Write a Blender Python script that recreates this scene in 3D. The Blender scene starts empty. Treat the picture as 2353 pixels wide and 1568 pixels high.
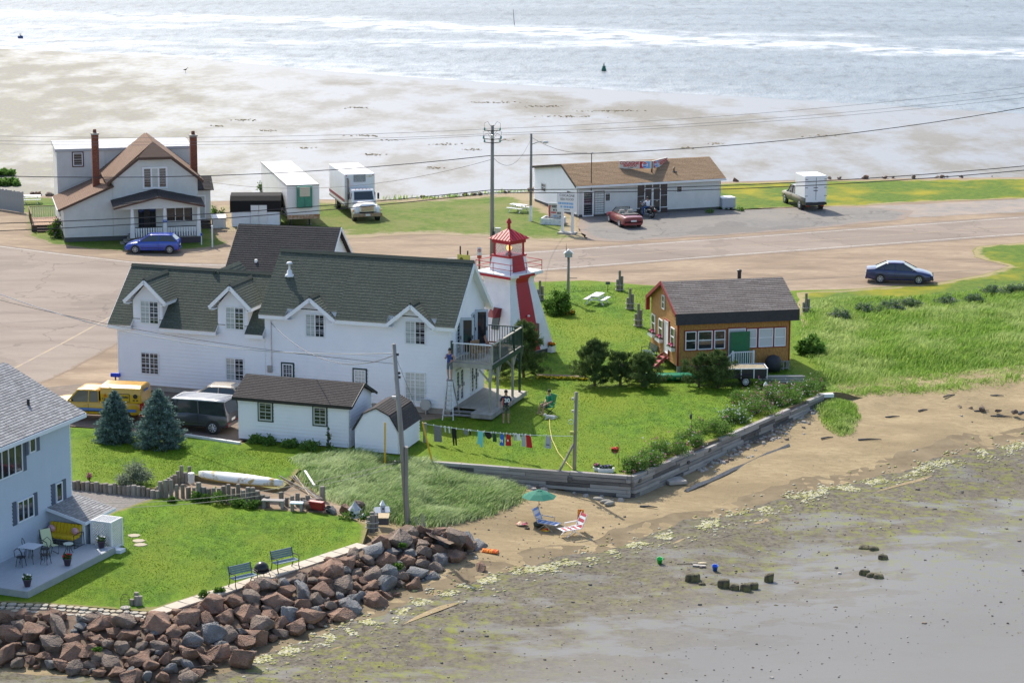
import bpy,bmesh,math,random
import numpy as np
from mathutils import Vector,Matrix,noise
from mathutils.geometry import delaunay_2d_cdt
random.seed(7);RNG=np.random.default_rng(7)
scene=bpy.context.scene
COL=scene.collection
rad=math.radians

# ---------------------------------------------------------------- camera
CAM_H,PITCH,ROLL,FPX=32.76,rad(11.894),rad(.2405),5772.3  # metres, radians, focal length in 2352-wide pixels
_R0,_F,_D0=Vector((1,0,0)),Vector((0,math.cos(PITCH),-math.sin(PITCH))),Vector((0,-math.sin(PITCH),-math.cos(PITCH)))
_R=_R0*math.cos(ROLL)-_D0*math.sin(ROLL)
_D=_R0*math.sin(ROLL)+_D0*math.cos(ROLL)
cd=bpy.data.cameras.new('camera');cam=bpy.data.objects.new('camera',cd);COL.objects.link(cam)
cd.sensor_width=36;cd.lens=36*FPX/2352;cd.clip_start=1;cd.clip_end=12000
cam.matrix_world=Matrix(((_R.x,-_D.x,-_F.x,0),(_R.y,-_D.y,-_F.y,0),(_R.z,-_D.z,-_F.z,CAM_H),(0,0,0,1)))
scene.camera=cam

# ---------------------------------------------------------------- sky, sun, exposure
SUN_EL,SUN_AZ=rad(45),math.atan2(-.42,.9)  # azimuth from +Y towards +X
world=bpy.data.worlds.new('World');scene.world=world;world.use_nodes=True
nt=world.node_tree;nt.nodes.clear()
sky=nt.nodes.new('ShaderNodeTexSky');sky.sky_type='NISHITA';sky.sun_disc=False
sky.sun_elevation=SUN_EL;sky.sun_rotation=SUN_AZ;sky.air_density=1.0;sky.dust_density=1.8;sky.ozone_density=1.0
bg=nt.nodes.new('ShaderNodeBackground');bg.inputs[1].default_value=.15
wo=nt.nodes.new('ShaderNodeOutputWorld');nt.links.new(sky.outputs[0],bg.inputs[0]);nt.links.new(bg.outputs[0],wo.inputs[0])
sl=bpy.data.lights.new('sun','SUN');sl.energy=3.6;sl.angle=rad(.5);sl.color=(1,.93,.81)
sun=bpy.data.objects.new('sun',sl);COL.objects.link(sun)
_sd=Vector((math.sin(SUN_AZ)*math.cos(SUN_EL),math.cos(SUN_AZ)*math.cos(SUN_EL),math.sin(SUN_EL)))
sun.rotation_euler=_sd.to_track_quat('Z','Y').to_euler()
sun.location=(0,150,80)
vs=scene.view_settings;vs.view_transform='Standard';vs.look='None';vs.exposure=.66;vs.gamma=1;vs.use_curve_mapping=False
scene.cycles.max_bounces=6;scene.cycles.transparent_max_bounces=6;scene.cycles.use_denoising=True

# ---------------------------------------------------------------- measuring: photograph pixel -> place on the ground at height z
def G(x,y,z=0.):
    d=_F*FPX+_R*(x-1176)+_D*(y-784)
    t=(z-CAM_H)/d.z
    return Vector((t*d.x,t*d.y,z))

# ---------------------------------------------------------------- materials
MATS={}
def _n(nt,t,**k):
    n=nt.nodes.new(t)
    for a,b in k.items():
        if a=='i':
            for q,v in b.items():n.inputs[q].default_value=v
        else:setattr(n,a,b)
    return n
def rgba(c):return(c[0],c[1],c[2],1)
def mk(name,c1,c2=None,scale=3.,rough=.75,metal=0.,bump=0.,bscale=None,lo=.35,hi=.65,detail=5.,spec=.5,c3=None,s3=.4,world_co=False,coat=0.,stretch=None,transl=0.,island=None,bdist=.02):
    if name in MATS:return MATS[name]
    m=bpy.data.materials.new(name);m.use_nodes=True;MATS[name]=m
    nt=m.node_tree;L=nt.links;b=nt.nodes['Principled BSDF']
    b.inputs['Roughness'].default_value=rough;b.inputs['Metallic'].default_value=metal
    b.inputs['Specular IOR Level'].default_value=spec
    b.inputs['Coat Weight'].default_value=coat;b.inputs['Coat Roughness'].default_value=.06
    b.inputs['Base Color'].default_value=rgba(c1)
    co=None
    if c2 is not None or bump or c3 is not None:
        if world_co:co=_n(nt,'ShaderNodeNewGeometry').outputs['Position']
        else:co=_n(nt,'ShaderNodeTexCoord').outputs['Object']
        if stretch:
            mp=_n(nt,'ShaderNodeMapping');mp.inputs['Scale'].default_value=stretch;L.new(co,mp.inputs[0]);co=mp.outputs[0]
    out=None
    if c2 is not None:
        if island:
            fac=_n(nt,'ShaderNodeNewGeometry').outputs['Random Per Island']
        else:
            t=_n(nt,'ShaderNodeTexNoise',i={'Scale':scale,'Detail':detail,'Roughness':.6});L.new(co,t.inputs['Vector'])
            r=_n(nt,'ShaderNodeMapRange',i={1:lo,2:hi});L.new(t.outputs[0],r.inputs[0]);fac=r.outputs[0]
        mx=_n(nt,'ShaderNodeMix',data_type='RGBA');mx.inputs[6].default_value=rgba(c1);mx.inputs[7].default_value=rgba(c2)
        L.new(fac,mx.inputs[0]);out=mx.outputs[2]
        if c3 is not None:
            t=_n(nt,'ShaderNodeTexNoise',i={'Scale':s3,'Detail':4.,'Roughness':.55});L.new(co,t.inputs['Vector'])
            r=_n(nt,'ShaderNodeMapRange',i={1:.45,2:.7});L.new(t.outputs[0],r.inputs[0])
            m2=_n(nt,'ShaderNodeMix',data_type='RGBA');m2.inputs[7].default_value=rgba(c3);L.new(out,m2.inputs[6]);L.new(r.outputs[0],m2.inputs[0]);out=m2.outputs[2]
        L.new(out,b.inputs['Base Color'])
    if bump:
        t=_n(nt,'ShaderNodeTexNoise',i={'Scale':bscale or scale*3,'Detail':4.});L.new(co,t.inputs['Vector'])
        bp=_n(nt,'ShaderNodeBump',i={'Strength':bump,'Distance':bdist});L.new(t.outputs[0],bp.inputs['Height']);L.new(bp.outputs[0],b.inputs['Normal'])
    if transl:
        tr=_n(nt,'ShaderNodeBsdfTranslucent');ms=_n(nt,'ShaderNodeMixShader',i={0:transl})
        if out:L.new(out,tr.inputs[0])
        else:tr.inputs[0].default_value=rgba(c1)
        o=nt.nodes['Material Output'];L.new(b.outputs[0],ms.inputs[1]);L.new(tr.outputs[0],ms.inputs[2]);L.new(ms.outputs[0],o.inputs[0])
    return m
def shingle(name,c1,c2,c3,w=.3,h=.14,blend=(.2,.2,.2)):
    m=bpy.data.materials.new(name);m.use_nodes=True;MATS[name]=m
    nt=m.node_tree;L=nt.links;b=nt.nodes['Principled BSDF'];b.inputs['Roughness'].default_value=.9;b.inputs['Specular IOR Level'].default_value=.25
    uv=_n(nt,'ShaderNodeUVMap')
    br=_n(nt,'ShaderNodeTexBrick',offset=.5,squash=1,i={'Color1':rgba(c1),'Color2':rgba(c2),'Mortar':rgba(c3),'Scale':1.,'Mortar Size':.008,'Brick Width':w,'Row Height':h,'Bias':0.})
    L.new(uv.outputs[0],br.inputs['Vector'])
    t=_n(nt,'ShaderNodeTexNoise',i={'Scale':.5,'Detail':4.});L.new(uv.outputs[0],t.inputs['Vector'])
    r=_n(nt,'ShaderNodeMapRange',i={1:.35,2:.7,3:0.,4:.35});L.new(t.outputs[0],r.inputs[0])
    mx=_n(nt,'ShaderNodeMix',data_type='RGBA');mx.inputs[7].default_value=rgba(blend);L.new(br.outputs[0],mx.inputs[6]);L.new(r.outputs[0],mx.inputs[0])
    t2=_n(nt,'ShaderNodeTexNoise',i={'Scale':9.,'Detail':4.});L.new(uv.outputs[0],t2.inputs['Vector'])
    r2=_n(nt,'ShaderNodeMapRange',i={1:.3,2:.7,3:.72,4:1.28});L.new(t2.outputs[0],r2.inputs[0])
    v=_n(nt,'ShaderNodeVectorMath',operation='SCALE');L.new(mx.outputs[2],v.inputs[0]);L.new(r2.outputs[0],v.inputs['Scale'])
    L.new(v.outputs[0],b.inputs['Base Color'])
    return m
def sheetmat(name,a,b_,c,na=2.,nc=.25,lo=.4,hi=.6,worn=None,wscale=.8,edge=1.2,rough=.9,bump=.3,bscale=20.,stretch=None,nclo=.4,nchi=.65,wlo=.42,whi=.58,fine=None,cracks=False):
    """ground cover: a/b fine mottling, c broad patches, 'worn' shows through in shreds near the border (attribute edge = metres to it)"""
    m=bpy.data.materials.new(name);m.use_nodes=True;MATS[name]=m
    nt=m.node_tree;L=nt.links;p=nt.nodes['Principled BSDF'];p.inputs['Roughness'].default_value=rough;p.inputs['Specular IOR Level'].default_value=.2
    co=_n(nt,'ShaderNodeNewGeometry').outputs['Position']
    if stretch:
        mp=_n(nt,'ShaderNodeMapping');mp.inputs['Rotation'].default_value=(0,0,stretch[1]);mp.inputs['Scale'].default_value=stretch[0];L.new(co,mp.inputs[0]);cs=mp.outputs[0]
    else:cs=co
    def nz(s,lo_,hi_,v=co,d=6.):
        t=_n(nt,'ShaderNodeTexNoise',i={'Scale':s,'Detail':d,'Roughness':.65});L.new(v,t.inputs['Vector'])
        r=_n(nt,'ShaderNodeMapRange',i={1:lo_,2:hi_});L.new(t.outputs[0],r.inputs[0]);return r.outputs[0]
    def mix(f,x,y):
        q=_n(nt,'ShaderNodeMix',data_type='RGBA');L.new(f,q.inputs[0])
        for i,w_ in((6,x),(7,y)):
            if isinstance(w_,tuple):q.inputs[i].default_value=rgba(w_)
            else:L.new(w_,q.inputs[i])
        return q.outputs[2]
    o=mix(nz(na,lo,hi,cs),a,b_)
    o=mix(nz(nc,nclo,nchi,cs,4.),o,c)
    if fine:
        o=mix(nz(fine[1],fine[2],fine[3]),o,fine[0])
    if cracks:
        wv=_n(nt,'ShaderNodeTexNoise',i={'Scale':.5,'Detail':4.});L.new(co,wv.inputs['Vector'])
        ws=_n(nt,'ShaderNodeVectorMath',operation='SCALE',i={'Scale':3.});L.new(wv.outputs[1],ws.inputs[0]);wa=_n(nt,'ShaderNodeVectorMath',operation='ADD');L.new(co,wa.inputs[0]);L.new(ws.outputs[0],wa.inputs[1])
        vo=_n(nt,'ShaderNodeTexVoronoi',feature='DISTANCE_TO_EDGE',i={'Scale':.11});L.new(wa.outputs[0],vo.inputs['Vector'])
        cr=_n(nt,'ShaderNodeMapRange',i={1:.004,2:.011,3:.4,4:0.});L.new(vo.outputs['Distance'],cr.inputs[0]);o=mix(cr.outputs[0],o,tuple(v*.4 for v in a))
        v2=_n(nt,'ShaderNodeTexVoronoi',i={'Scale':.16});L.new(wa.outputs[0],v2.inputs['Vector']);sp=_n(nt,'ShaderNodeSeparateColor');L.new(v2.outputs['Color'],sp.inputs[0]);pr=_n(nt,'ShaderNodeMapRange',i={1:.8,2:.84,3:0.,4:.35});L.new(sp.outputs[0],pr.inputs[0]);o=mix(pr.outputs[0],o,tuple(v*.68 for v in a))
    if worn:
        at=_n(nt,'ShaderNodeAttribute',attribute_name='edge')
        e=_n(nt,'ShaderNodeMapRange',i={1:0.,2:edge,3:.28,4:-.2});L.new(at.outputs['Fac'],e.inputs[0])
        t=_n(nt,'ShaderNodeTexNoise',i={'Scale':wscale,'Detail':8.,'Roughness':.7});L.new(co,t.inputs['Vector'])
        s=_n(nt,'ShaderNodeMath',operation='ADD');L.new(t.outputs[0],s.inputs[0]);L.new(e.outputs[0],s.inputs[1])
        r=_n(nt,'ShaderNodeMapRange',i={1:wlo+.08,2:whi+.08});L.new(s.outputs[0],r.inputs[0])
        o=mix(r.outputs[0],o,worn)
    L.new(o,p.inputs['Base Color'])
    t=_n(nt,'ShaderNodeTexNoise',i={'Scale':bscale,'Detail':5.,'Roughness':.7});L.new(co,t.inputs['Vector'])
    bp=_n(nt,'ShaderNodeBump',i={'Strength':bump,'Distance':.05});L.new(t.outputs[0],bp.inputs['Height']);L.new(bp.outputs[0],p.inputs['Normal'])
    return m

# ---------------------------------------------------------------- mesh building
def new_obj(name,me,mats,parent=None,loc=None,rz=0.):
    o=bpy.data.objects.new(name,me);COL.objects.link(o)
    for m in(mats if isinstance(mats,(list,tuple))else[mats]):
        if m is not None and len(me.materials)<(len(mats)if isinstance(mats,(list,tuple))else 1):me.materials.append(m)
    if parent is not None:o.parent=parent
    if loc is not None:o.location=loc
    if rz:o.rotation_euler=(0,0,rz)
    return o
class MB:
    def __init__(s):s.v=[];s.f=[];s.m=[];s.uv={}
    def add(s,vs,fs,m=0):
        k=len(s.v);s.v+=[tuple(p)for p in vs]
        for f in fs:s.f.append(tuple(i+k for i in f));s.m.append(m)
        return k
    def hexa(s,p,m=0):  # 4 bottom (ccw from above), 4 top
        s.add(p,[(3,2,1,0),(4,5,6,7),(0,1,5,4),(1,2,6,5),(2,3,7,6),(3,0,4,7)],m);return s
    def box(s,x0,y0,z0,x1,y1,z1,m=0):
        return s.hexa([(x0,y0,z0),(x1,y0,z0),(x1,y1,z0),(x0,y1,z0),(x0,y0,z1),(x1,y0,z1),(x1,y1,z1),(x0,y1,z1)],m)
    def quad(s,a,b,c,d,m=0):s.add([a,b,c,d],[(0,1,2,3)],m);return s
    def prism(s,pts,a0,a1,axis='y',m=0):
        n=len(pts)
        mp={'y':lambda p,a:(p[0],a,p[1]),'x':lambda p,a:(a,p[0],p[1]),'z':lambda p,a:(p[0],p[1],a)}[axis]
        v=[mp(p,a0)for p in pts]+[mp(p,a1)for p in pts]
        s.add(v,[tuple(range(n))[::-1],tuple(range(n,2*n))]+[(i,(i+1)%n,n+(i+1)%n,n+i)for i in range(n)],m);return s
    def rings(s,R,m=0,cap=True):
        n=len(R[0]);k=len(s.v)
        for r in R:s.v+=[tuple(p)for p in r]
        for j in range(len(R)-1):
            for i in range(n):
                a,b=k+j*n+i,k+j*n+(i+1)%n
                s.f.append((a,b,b+n,a+n));s.m.append(m)
        if cap:
            s.f.append(tuple(range(k,k+n))[::-1]);s.m.append(m)
            e=k+(len(R)-1)*n;s.f.append(tuple(range(e,e+n)));s.m.append(m)
        return s
    def tube(s,P,r,n=6,m=0,cap=True):
        P=[Vector(p)for p in P]
        if not isinstance(r,(list,tuple)):r=[r]*len(P)
        R=[]
        for i,p in enumerate(P):
            t=(P[min(i+1,len(P)-1)]-P[max(i-1,0)]).normalized()
            u=t.cross(Vector((0,0,1))if abs(t.z)<.9 else Vector((1,0,0))).normalized();w=u.cross(t)
            R.append([p+(u*math.cos(a)+w*math.sin(a))*r[i]for a in[2*math.pi*q/n for q in range(n)]])
        return s.rings(R,m,cap)
    def lathe(s,prof,c=(0,0,0),n=12,m=0):
        R=[[(c[0]+r*math.cos(2*math.pi*q/n),c[1]+r*math.sin(2*math.pi*q/n),c[2]+z)for q in range(n)]for r,z in prof]
        return s.rings(R,m)
    def ell(s,c,rx,ry,rz,n=8,k=5,m=0):
        R=[]
        for j in range(k+1):
            t=math.pi*(j/k*.96+.02)-math.pi/2
            R.append([(c[0]+rx*math.cos(t)*math.cos(2*math.pi*q/n),c[1]+ry*math.cos(t)*math.sin(2*math.pi*q/n),c[2]+rz*math.sin(t))for q in range(n)])
        return s.rings(R,m)
    def mesh(s,name,smooth=False):
        me=bpy.data.meshes.new(name);me.from_pydata(s.v,[],s.f)
        if any(s.m):me.polygons.foreach_set('material_index',s.m)
        if smooth:me.polygons.foreach_set('use_smooth',[True]*len(s.f))
        me.update();return me
    def obj(s,name,mats,parent=None,smooth=False,bev=0.,loc=None,rz=0.,kind=None):
        o=new_obj(name,s.mesh(name,smooth),mats,parent,loc,rz)
        if bev:
            b=o.modifiers.new('bevel','BEVEL');b.width=bev;b.segments=2;b.limit_method='ANGLE';b.angle_limit=rad(40)
        if kind:o['kind']=kind
        return o
def tag(o,label=None,cat=None,group=None,kind=None):
    if label:o['label']=label
    if cat:o['category']=cat
    if group:o['group']=group
    if kind:o['kind']=kind
    return o
def thing(name,label,cat,loc=(0,0,0),rz=0.,group=None):
    o=bpy.data.objects.new(name,None);COL.objects.link(o);o.location=loc;o.rotation_euler=(0,0,rz);o.empty_display_size=.2
    return tag(o,label,cat,group)
def copy_tree(o,parent=None):
    c=o.copy();COL.objects.link(c);c.parent=parent
    for ch in list(o.children):copy_tree(ch,c)
    return c
def text(name,body,size,mat,parent,loc,rot=(math.pi/2,0,0),align='CENTER',ext=.004,bold=0.):
    cu=bpy.data.curves.new(name,'FONT');cu.body=body;cu.size=size;cu.align_x=align;cu.align_y='CENTER';cu.extrude=ext;cu.offset=bold
    cu.resolution_u=3
    o=bpy.data.objects.new(name,cu);COL.objects.link(o);o.parent=parent;o.location=loc;o.rotation_euler=rot;cu.materials.append(mat)
    return o
def print_bars(parent,x0,x1,y,z,h,mat,seed=1,ax='x'):
    """print too small to read: a row of short flat marks"""
    R=random.Random(seed);mb=MB();x=x0
    while x<x1:
        w=min(R.uniform(.5,1.1)*h,x1-x)
        if R.random()>.14:mb.box(x,y-.003,z-h/2,x+w*.8,y+.003,z+h/2)if ax=='x' else mb.box(y-.003,x,z-h/2,y+.003,x+w*.8,z+h/2)
        x+=w
    return mb.obj('small_print',mat,parent)

# common materials
WHITE=mk('white_paint',(.8,.8,.8),(.74,.75,.76),2.,.55)
SIDING=mk('white_vinyl',(.84,.84,.86),(.8,.8,.83),.8,.5)
BLACK=mk('black_paint',(.012,.012,.013),(.02,.02,.022),4,.5)
GLASS=mk('window_glass',(.02,.025,.03),None,rough=.04,spec=.8)
CURTAIN=mk('glass_with_pale_blind',(.42,.46,.45),(.34,.38,.38),3,.12,spec=.8)
GREYWOOD=mk('weathered_wood',(.23,.21,.19),(.36,.34,.31),3,.9,bump=.3,bscale=18,stretch=(1,1,.3))
POLEWOOD=mk('pole_wood',(.2,.19,.17),(.33,.31,.28),4,.9,bump=.3,bscale=14,stretch=(1,1,.1))
STEEL=mk('bare_metal',(.5,.5,.5),(.4,.4,.4),4,.35,metal=.8)
RUBBER=mk('tyre_rubber',(.02,.02,.02),(.035,.033,.03),6,.85)
DARKMETAL=mk('dark_metal',(.03,.03,.035),None,rough=.4,metal=.3)
RED=mk('red_paint',(.42,.007,.02),(.36,.007,.018),2,.45)
GREEN_TRIM=mk('dark_green_trim',(.01,.035,.03),None,rough=.5)
CONCRETE=mk('concrete',(.42,.39,.34),(.33,.31,.28),3,.9,bump=.2)
EARTH=mk('earth',(.14,.09,.06),(.22,.16,.11),2,.95,bump=.5,world_co=True)
# ================================================================ ground
def idw(ctrl):
    P=np.array([[*G(x,y,z)]for x,y,z in ctrl])
    def h(x,y):
        x=np.asarray(x,float);y=np.asarray(y,float)
        d=((x[...,None]-P[:,0])**2+((y[...,None]-P[:,1])*.8)**2+.5)**-1.6
        return(d*P[:,2]).sum(-1)/d.sum(-1)
    return h
LAWN_Z=idw([(1200,800,0),(1500,900,0),(1450,1090,0),(1350,1075,0),(1200,1065,0),(1300,990,0),(1890,905,-.06),(1800,945,0),(1700,985,0),(1600,1030,0),(1520,1060,0),(1700,700,0),(2000,690,0),(2352,640,0),(2352,700,-.05),(1500,700,0),(2700,700,-.05),
    (2100,800,-.18),(2352,780,-.25),(1850,850,0),(2000,892,-.62),(2180,880,-.64),(2352,862,-.64),(2700,850,-.64),(3200,800,-.64),(3800,718,-.64),(3800,560,0),(3200,640,0),(1950,897,-.6),(2100,886,-.62),(2270,871,-.64),(1000,1055,0),(800,1055,-.02),(660,1080,-.12),(620,1118,-.2),(400,1060,0),(200,1000,0),(300,1100,-.03),(0,1050,0),(2300,600,0),(1000,990,0),(700,1030,0)])
_LZ=LAWN_Z
def LAWN_Z(x,y):
    h=_LZ(x,y);return np.where(h>-.12,0.,(h+.12)*1.4)
BEACH_Z=idw([(971,1075,-.3),(1100,1110,-.65),(1210,1125,-.85),(1330,1122,-1.02),(1448,1146,-1.1),(1560,1098,-1.05),(1700,1030,-.85),(1800,975,-.7),(1893,924,-.5),
    (1980,898,-.46),(2180,885,-.48),(2352,867,-.48),(2700,850,-.48),(1250,1240,-1.3),(1400,1190,-1.22),(1600,1120,-1.2),(1850,1010,-1.0),(2100,960,-.92),(2352,930,-.9),(2352,980,-1.25),(2700,900,-.9),
    (550,1545,-1.6),(700,1490,-1.58),(960,1400,-1.55),(1180,1320,-1.5),(1350,1275,-1.45),(1500,1230,-1.45),(1700,1180,-1.45),(2000,1100,-1.45),(2352,1020,-1.42),(2700,950,-1.4),
    (1176,1500,-1.68),(1400,1350,-1.64),(1800,1300,-1.68),(2352,1150,-1.68),(2352,1568,-1.7),(1800,1568,-1.7),(1000,1568,-1.68),(600,1600,-1.66),(0,1600,-1.62),(0,1540,-1.55),(200,1545,-1.58),(400,1570,-1.62),(1176,1700,-1.7),(2700,1700,-1.7),(-300,1700,-1.65),
    (-300,1560,-1.5),(2700,1250,-1.7),(690,1060,-.1),(800,1075,-.12),(900,1100,-.3),(900,1150,-.5),(800,1160,-.4),(1000,1185,-.9),(1100,1160,-.85),(950,1210,-.85),(1050,1260,-1.25),(850,1330,-1.4),(700,1160,-.32),(640,1110,-.2)])
def inside(P,poly):
    x,y=P[:,0],P[:,1];r=np.zeros(len(P),bool);n=len(poly)
    for i in range(n):
        x0,y0=poly[i];x1,y1=poly[i-1]
        c=(y0>y)!=(y1>y)
        with np.errstate(divide='ignore',invalid='ignore'):r^=c&(x<(x1-x0)*(y-y0)/(y1-y0)+x0)
    return r
def bdist(P,poly):
    d=np.full(len(P),1e9);n=len(poly);A=np.array(poly)
    for i in range(n):
        a,b=A[i-1],A[i];ab=b-a;t=np.clip(((P-a)@ab)/max(ab@ab,1e-9),0,1)
        d=np.minimum(d,np.hypot(*(P-a-t[:,None]*ab).T))
    return d
def sheet(name,polyD,mat,z=0.,zfun=None,step=1.6,jit=.0,seg=.5,off=0.,gz=None,world=None,parent=None,skirt=0.):
    """a sheet of ground cover: outline measured on the photograph and laid on the ground, with a ragged border"""
    W=world or[tuple(G(x,y,gz(x,y)if gz else z))[:2]for x,y in polyD]
    B=[]
    for i in range(len(W)):
        a,b=np.array(W[i]),np.array(W[(i+1)%len(W)]);L=np.hypot(*(b-a));n=max(1,int(L/seg))if jit else 1
        nrm=np.array([-(b-a)[1],(b-a)[0]])/max(L,1e-6)
        for q in range(n):
            p=a+(b-a)*q/n
            if jit:
                w=noise.noise(Vector((p[0]*.35,p[1]*.35,3.1)))*1.6+noise.noise(Vector((p[0]*1.3,p[1]*1.3,9.)))*.8
                p=p+nrm*w*jit
            B.append(tuple(p))
    A=np.array(B);lo,hi=A.min(0),A.max(0)
    if step:
        gx,gy=np.meshgrid(np.arange(lo[0]+step/2,hi[0],step),np.arange(lo[1]+step/2,hi[1],step))
        I=np.stack([gx.ravel(),gy.ravel()],1);I=I+RNG.uniform(-.2,.2,I.shape)*step
        I=I[inside(I,B)];I=I[bdist(I,B)>step*.35]if len(I)else I
    else:I=np.zeros((0,2))
    V=[Vector(p)for p in B]+[Vector(p)for p in I]
    r=delaunay_2d_cdt(V,[],[list(range(len(B)))],1,1e-5)
    P=np.array([tuple(v)for v in r[0]])
    zz=(zfun(P[:,0],P[:,1])if zfun else np.full(len(P),float(z)))+off
    me=bpy.data.meshes.new(name);me.from_pydata([(p[0],p[1],q)for p,q in zip(P,zz)],[],r[2])
    at=me.attributes.new('edge','FLOAT','POINT');at.data.foreach_set('value',bdist(P,B).astype(np.float32))
    bm=bmesh.new();bm.from_mesh(me);bmesh.ops.recalc_face_normals(bm,faces=bm.faces)
    if sum(f.normal.z for f in bm.faces)<0:bmesh.ops.reverse_faces(bm,faces=bm.faces)
    if skirt:  # an earth edge below the border
        ev=[e for e in bm.edges if e.is_boundary];lowv={v:bm.verts.new(v.co-Vector((0,0,skirt)))for v in{v for e in ev for v in e.verts}}
        for e in ev:fc=bm.faces.new((e.verts[0],e.verts[1],lowv[e.verts[1]],lowv[e.verts[0]]));fc.material_index=1
        bm.normal_update()
    bm.to_mesh(me);bm.free();me.polygons.foreach_set('use_smooth',[not skirt]*len(me.polygons))
    o=new_obj(name,me,[mat,mk('turf_edge',(.2,.15,.09),(.13,.12,.05),4,.95)]if skirt else mat,parent);o['kind']='structure'
    o['area_poly']=0;del o['area_poly']
    return o

DIRTC=(.42,.30,.20)
M_DIRT=sheetmat('packed_dirt',(.27,.205,.14),(.345,.265,.185),(.2,.145,.10),1.2,.12,worn=None,bump=.25,bscale=8,stretch=((1,3.5,1),rad(-6)))
M_ROAD=sheetmat('old_asphalt',(.255,.21,.175),(.29,.242,.2),(.22,.178,.148),2.5,.1,bump=.1,bscale=25,stretch=((1,4,1),rad(-8)),worn=(.22,.165,.12),edge=.5,wscale=1.5,cracks=True)
M_LOT=sheetmat('grey_asphalt',(.165,.158,.148),(.2,.192,.178),(.23,.21,.185),2.,.2,bump=.1,bscale=25,worn=(.25,.20,.165),edge=1.5,wscale=.5,cracks=True)
M_GRAVEL=sheetmat('grey_gravel',(.12,.11,.105),(.3,.28,.26),(.2,.18,.165),7.,.5,lo=.35,hi=.65,bump=.9,bscale=9)
M_LAWN=sheetmat('mown_lawn',(.055,.13,.002),(.12,.225,.006),(.155,.21,.008),2.0,.22,lo=.38,hi=.62,bump=.9,bscale=11,worn=(.22,.2,.07),edge=.5,wscale=.9,fine=((.03,.08,.002),8.,.52,.74),stretch=((1,.45,1),rad(28)))
M_LAWN2=sheetmat('rough_lawn',(.068,.125,.01),(.115,.17,.016),(.17,.175,.05),1.6,.2,bump=.9,bscale=8,worn=(.3,.24,.15),edge=3.0,wscale=.45,fine=((.06,.11,.01),7.,.56,.8))
M_LAWN4=sheetmat('house_lawn_grass',(.05,.11,.006),(.1,.17,.012),(.14,.165,.03),1.6,.2,bump=.9,bscale=8,worn=(.24,.19,.12),edge=.9,wscale=.6,fine=((.03,.075,.006),7.,.56,.8))
M_LAWN3=sheetmat('flowering_rough_lawn',(.065,.125,.008),(.11,.17,.012),(.27,.24,.01),1.6,.16,nclo=.48,nchi=.66,bump=.9,bscale=8,worn=(.3,.25,.12),edge=1.2,wscale=.6,fine=((.06,.11,.01),7.,.56,.8))
M_SAND=sheetmat('beach_sand',(.285,.218,.12),(.36,.28,.16),(.235,.178,.10),1.6,.13,bump=.9,bscale=4,stretch=((1,2.2,1),rad(-22)),fine=((.13,.10,.065),4.,.6,.76))

# --- wet flats and mud: gloss, plus sky glare put into the wet colour
def wetmat(name,dry,dry2,wet,algae,film_lo,film_hi,dirc,sx=(.12,.5),rough_wet=.22,alg=(.62,.72),rocky=None,spec=.5):
    m=bpy.data.materials.new(name);m.use_nodes=True;nt=m.node_tree;L=nt.links;p=nt.nodes['Principled BSDF']
    co=_n(nt,'ShaderNodeNewGeometry').outputs['Position']
    mp=_n(nt,'ShaderNodeMapping');mp.inputs['Rotation'].default_value=(0,0,dirc);mp.inputs['Scale'].default_value=(sx[0],sx[1],1);L.new(co,mp.inputs[0])
    def nz(s,lo,hi,v,d=7.,r=.62):
        t=_n(nt,'ShaderNodeTexNoise',i={'Scale':s,'Detail':d,'Roughness':r});L.new(v,t.inputs['Vector'])
        q=_n(nt,'ShaderNodeMapRange',i={1:lo,2:hi});L.new(t.outputs[0],q.inputs[0]);return q.outputs[0]
    def mix(f,x,y):
        q=_n(nt,'ShaderNodeMix',data_type='RGBA');L.new(f,q.inputs[0])
        for i,w_ in((6,x),(7,y)):
            if isinstance(w_,tuple):q.inputs[i].default_value=rgba(w_)
            else:L.new(w_,q.inputs[i])
        return q.outputs[2]
    film=nz(1.,film_lo,film_hi,mp.outputs[0])
    at=_n(nt,'ShaderNodeAttribute',attribute_name='wet')
    ad=_n(nt,'ShaderNodeMath',operation='ADD',use_clamp=True);L.new(film,ad.inputs[0]);L.new(at.outputs['Fac'],ad.inputs[1]);film=ad.outputs[0]
    o=mix(nz(2.2,.35,.65,co),dry,dry2)
    if rocky:
        a3=_n(nt,'ShaderNodeAttribute',attribute_name='stony');m3=_n(nt,'ShaderNodeMath',operation='MULTIPLY');L.new(nz(5.,.48,.66,co,4.),m3.inputs[0]);L.new(a3.outputs['Fac'],m3.inputs[1]);o=mix(m3.outputs[0],o,rocky)
    o=mix(film,o,wet)
    a2=_n(nt,'ShaderNodeAttribute',attribute_name='algae')
    f1=nz(1.5,alg[0]-.02,alg[1]+.05,co,8.,.68)
    mu=_n(nt,'ShaderNodeMath',operation='MULTIPLY');L.new(f1,mu.inputs[0]);L.new(a2.outputs['Fac'],mu.inputs[1])
    o=mix(mu.outputs[0],o,algae)
    L.new(o,p.inputs['Base Color'])
    rr=_n(nt,'ShaderNodeMapRange',i={1:0.,2:1.,3:.75,4:rough_wet});L.new(film,rr.inputs[0]);L.new(rr.outputs[0],p.inputs['Roughness'])
    p.inputs['IOR'].default_value=1.4;p.inputs['Specular IOR Level'].default_value=spec
    t=_n(nt,'ShaderNodeTexNoise',i={'Scale':4.,'Detail':4.});L.new(co,t.inputs['Vector'])
    iv=_n(nt,'ShaderNodeMapRange',i={1:0.,2:1.,3:.5,4:.04});L.new(film,iv.inputs[0])
    bp=_n(nt,'ShaderNodeBump',i={'Distance':.05});L.new(iv.outputs[0],bp.inputs['Strength']);L.new(t.outputs[0],bp.inputs['Height']);L.new(bp.outputs[0],p.inputs['Normal'])
    return m
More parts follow.
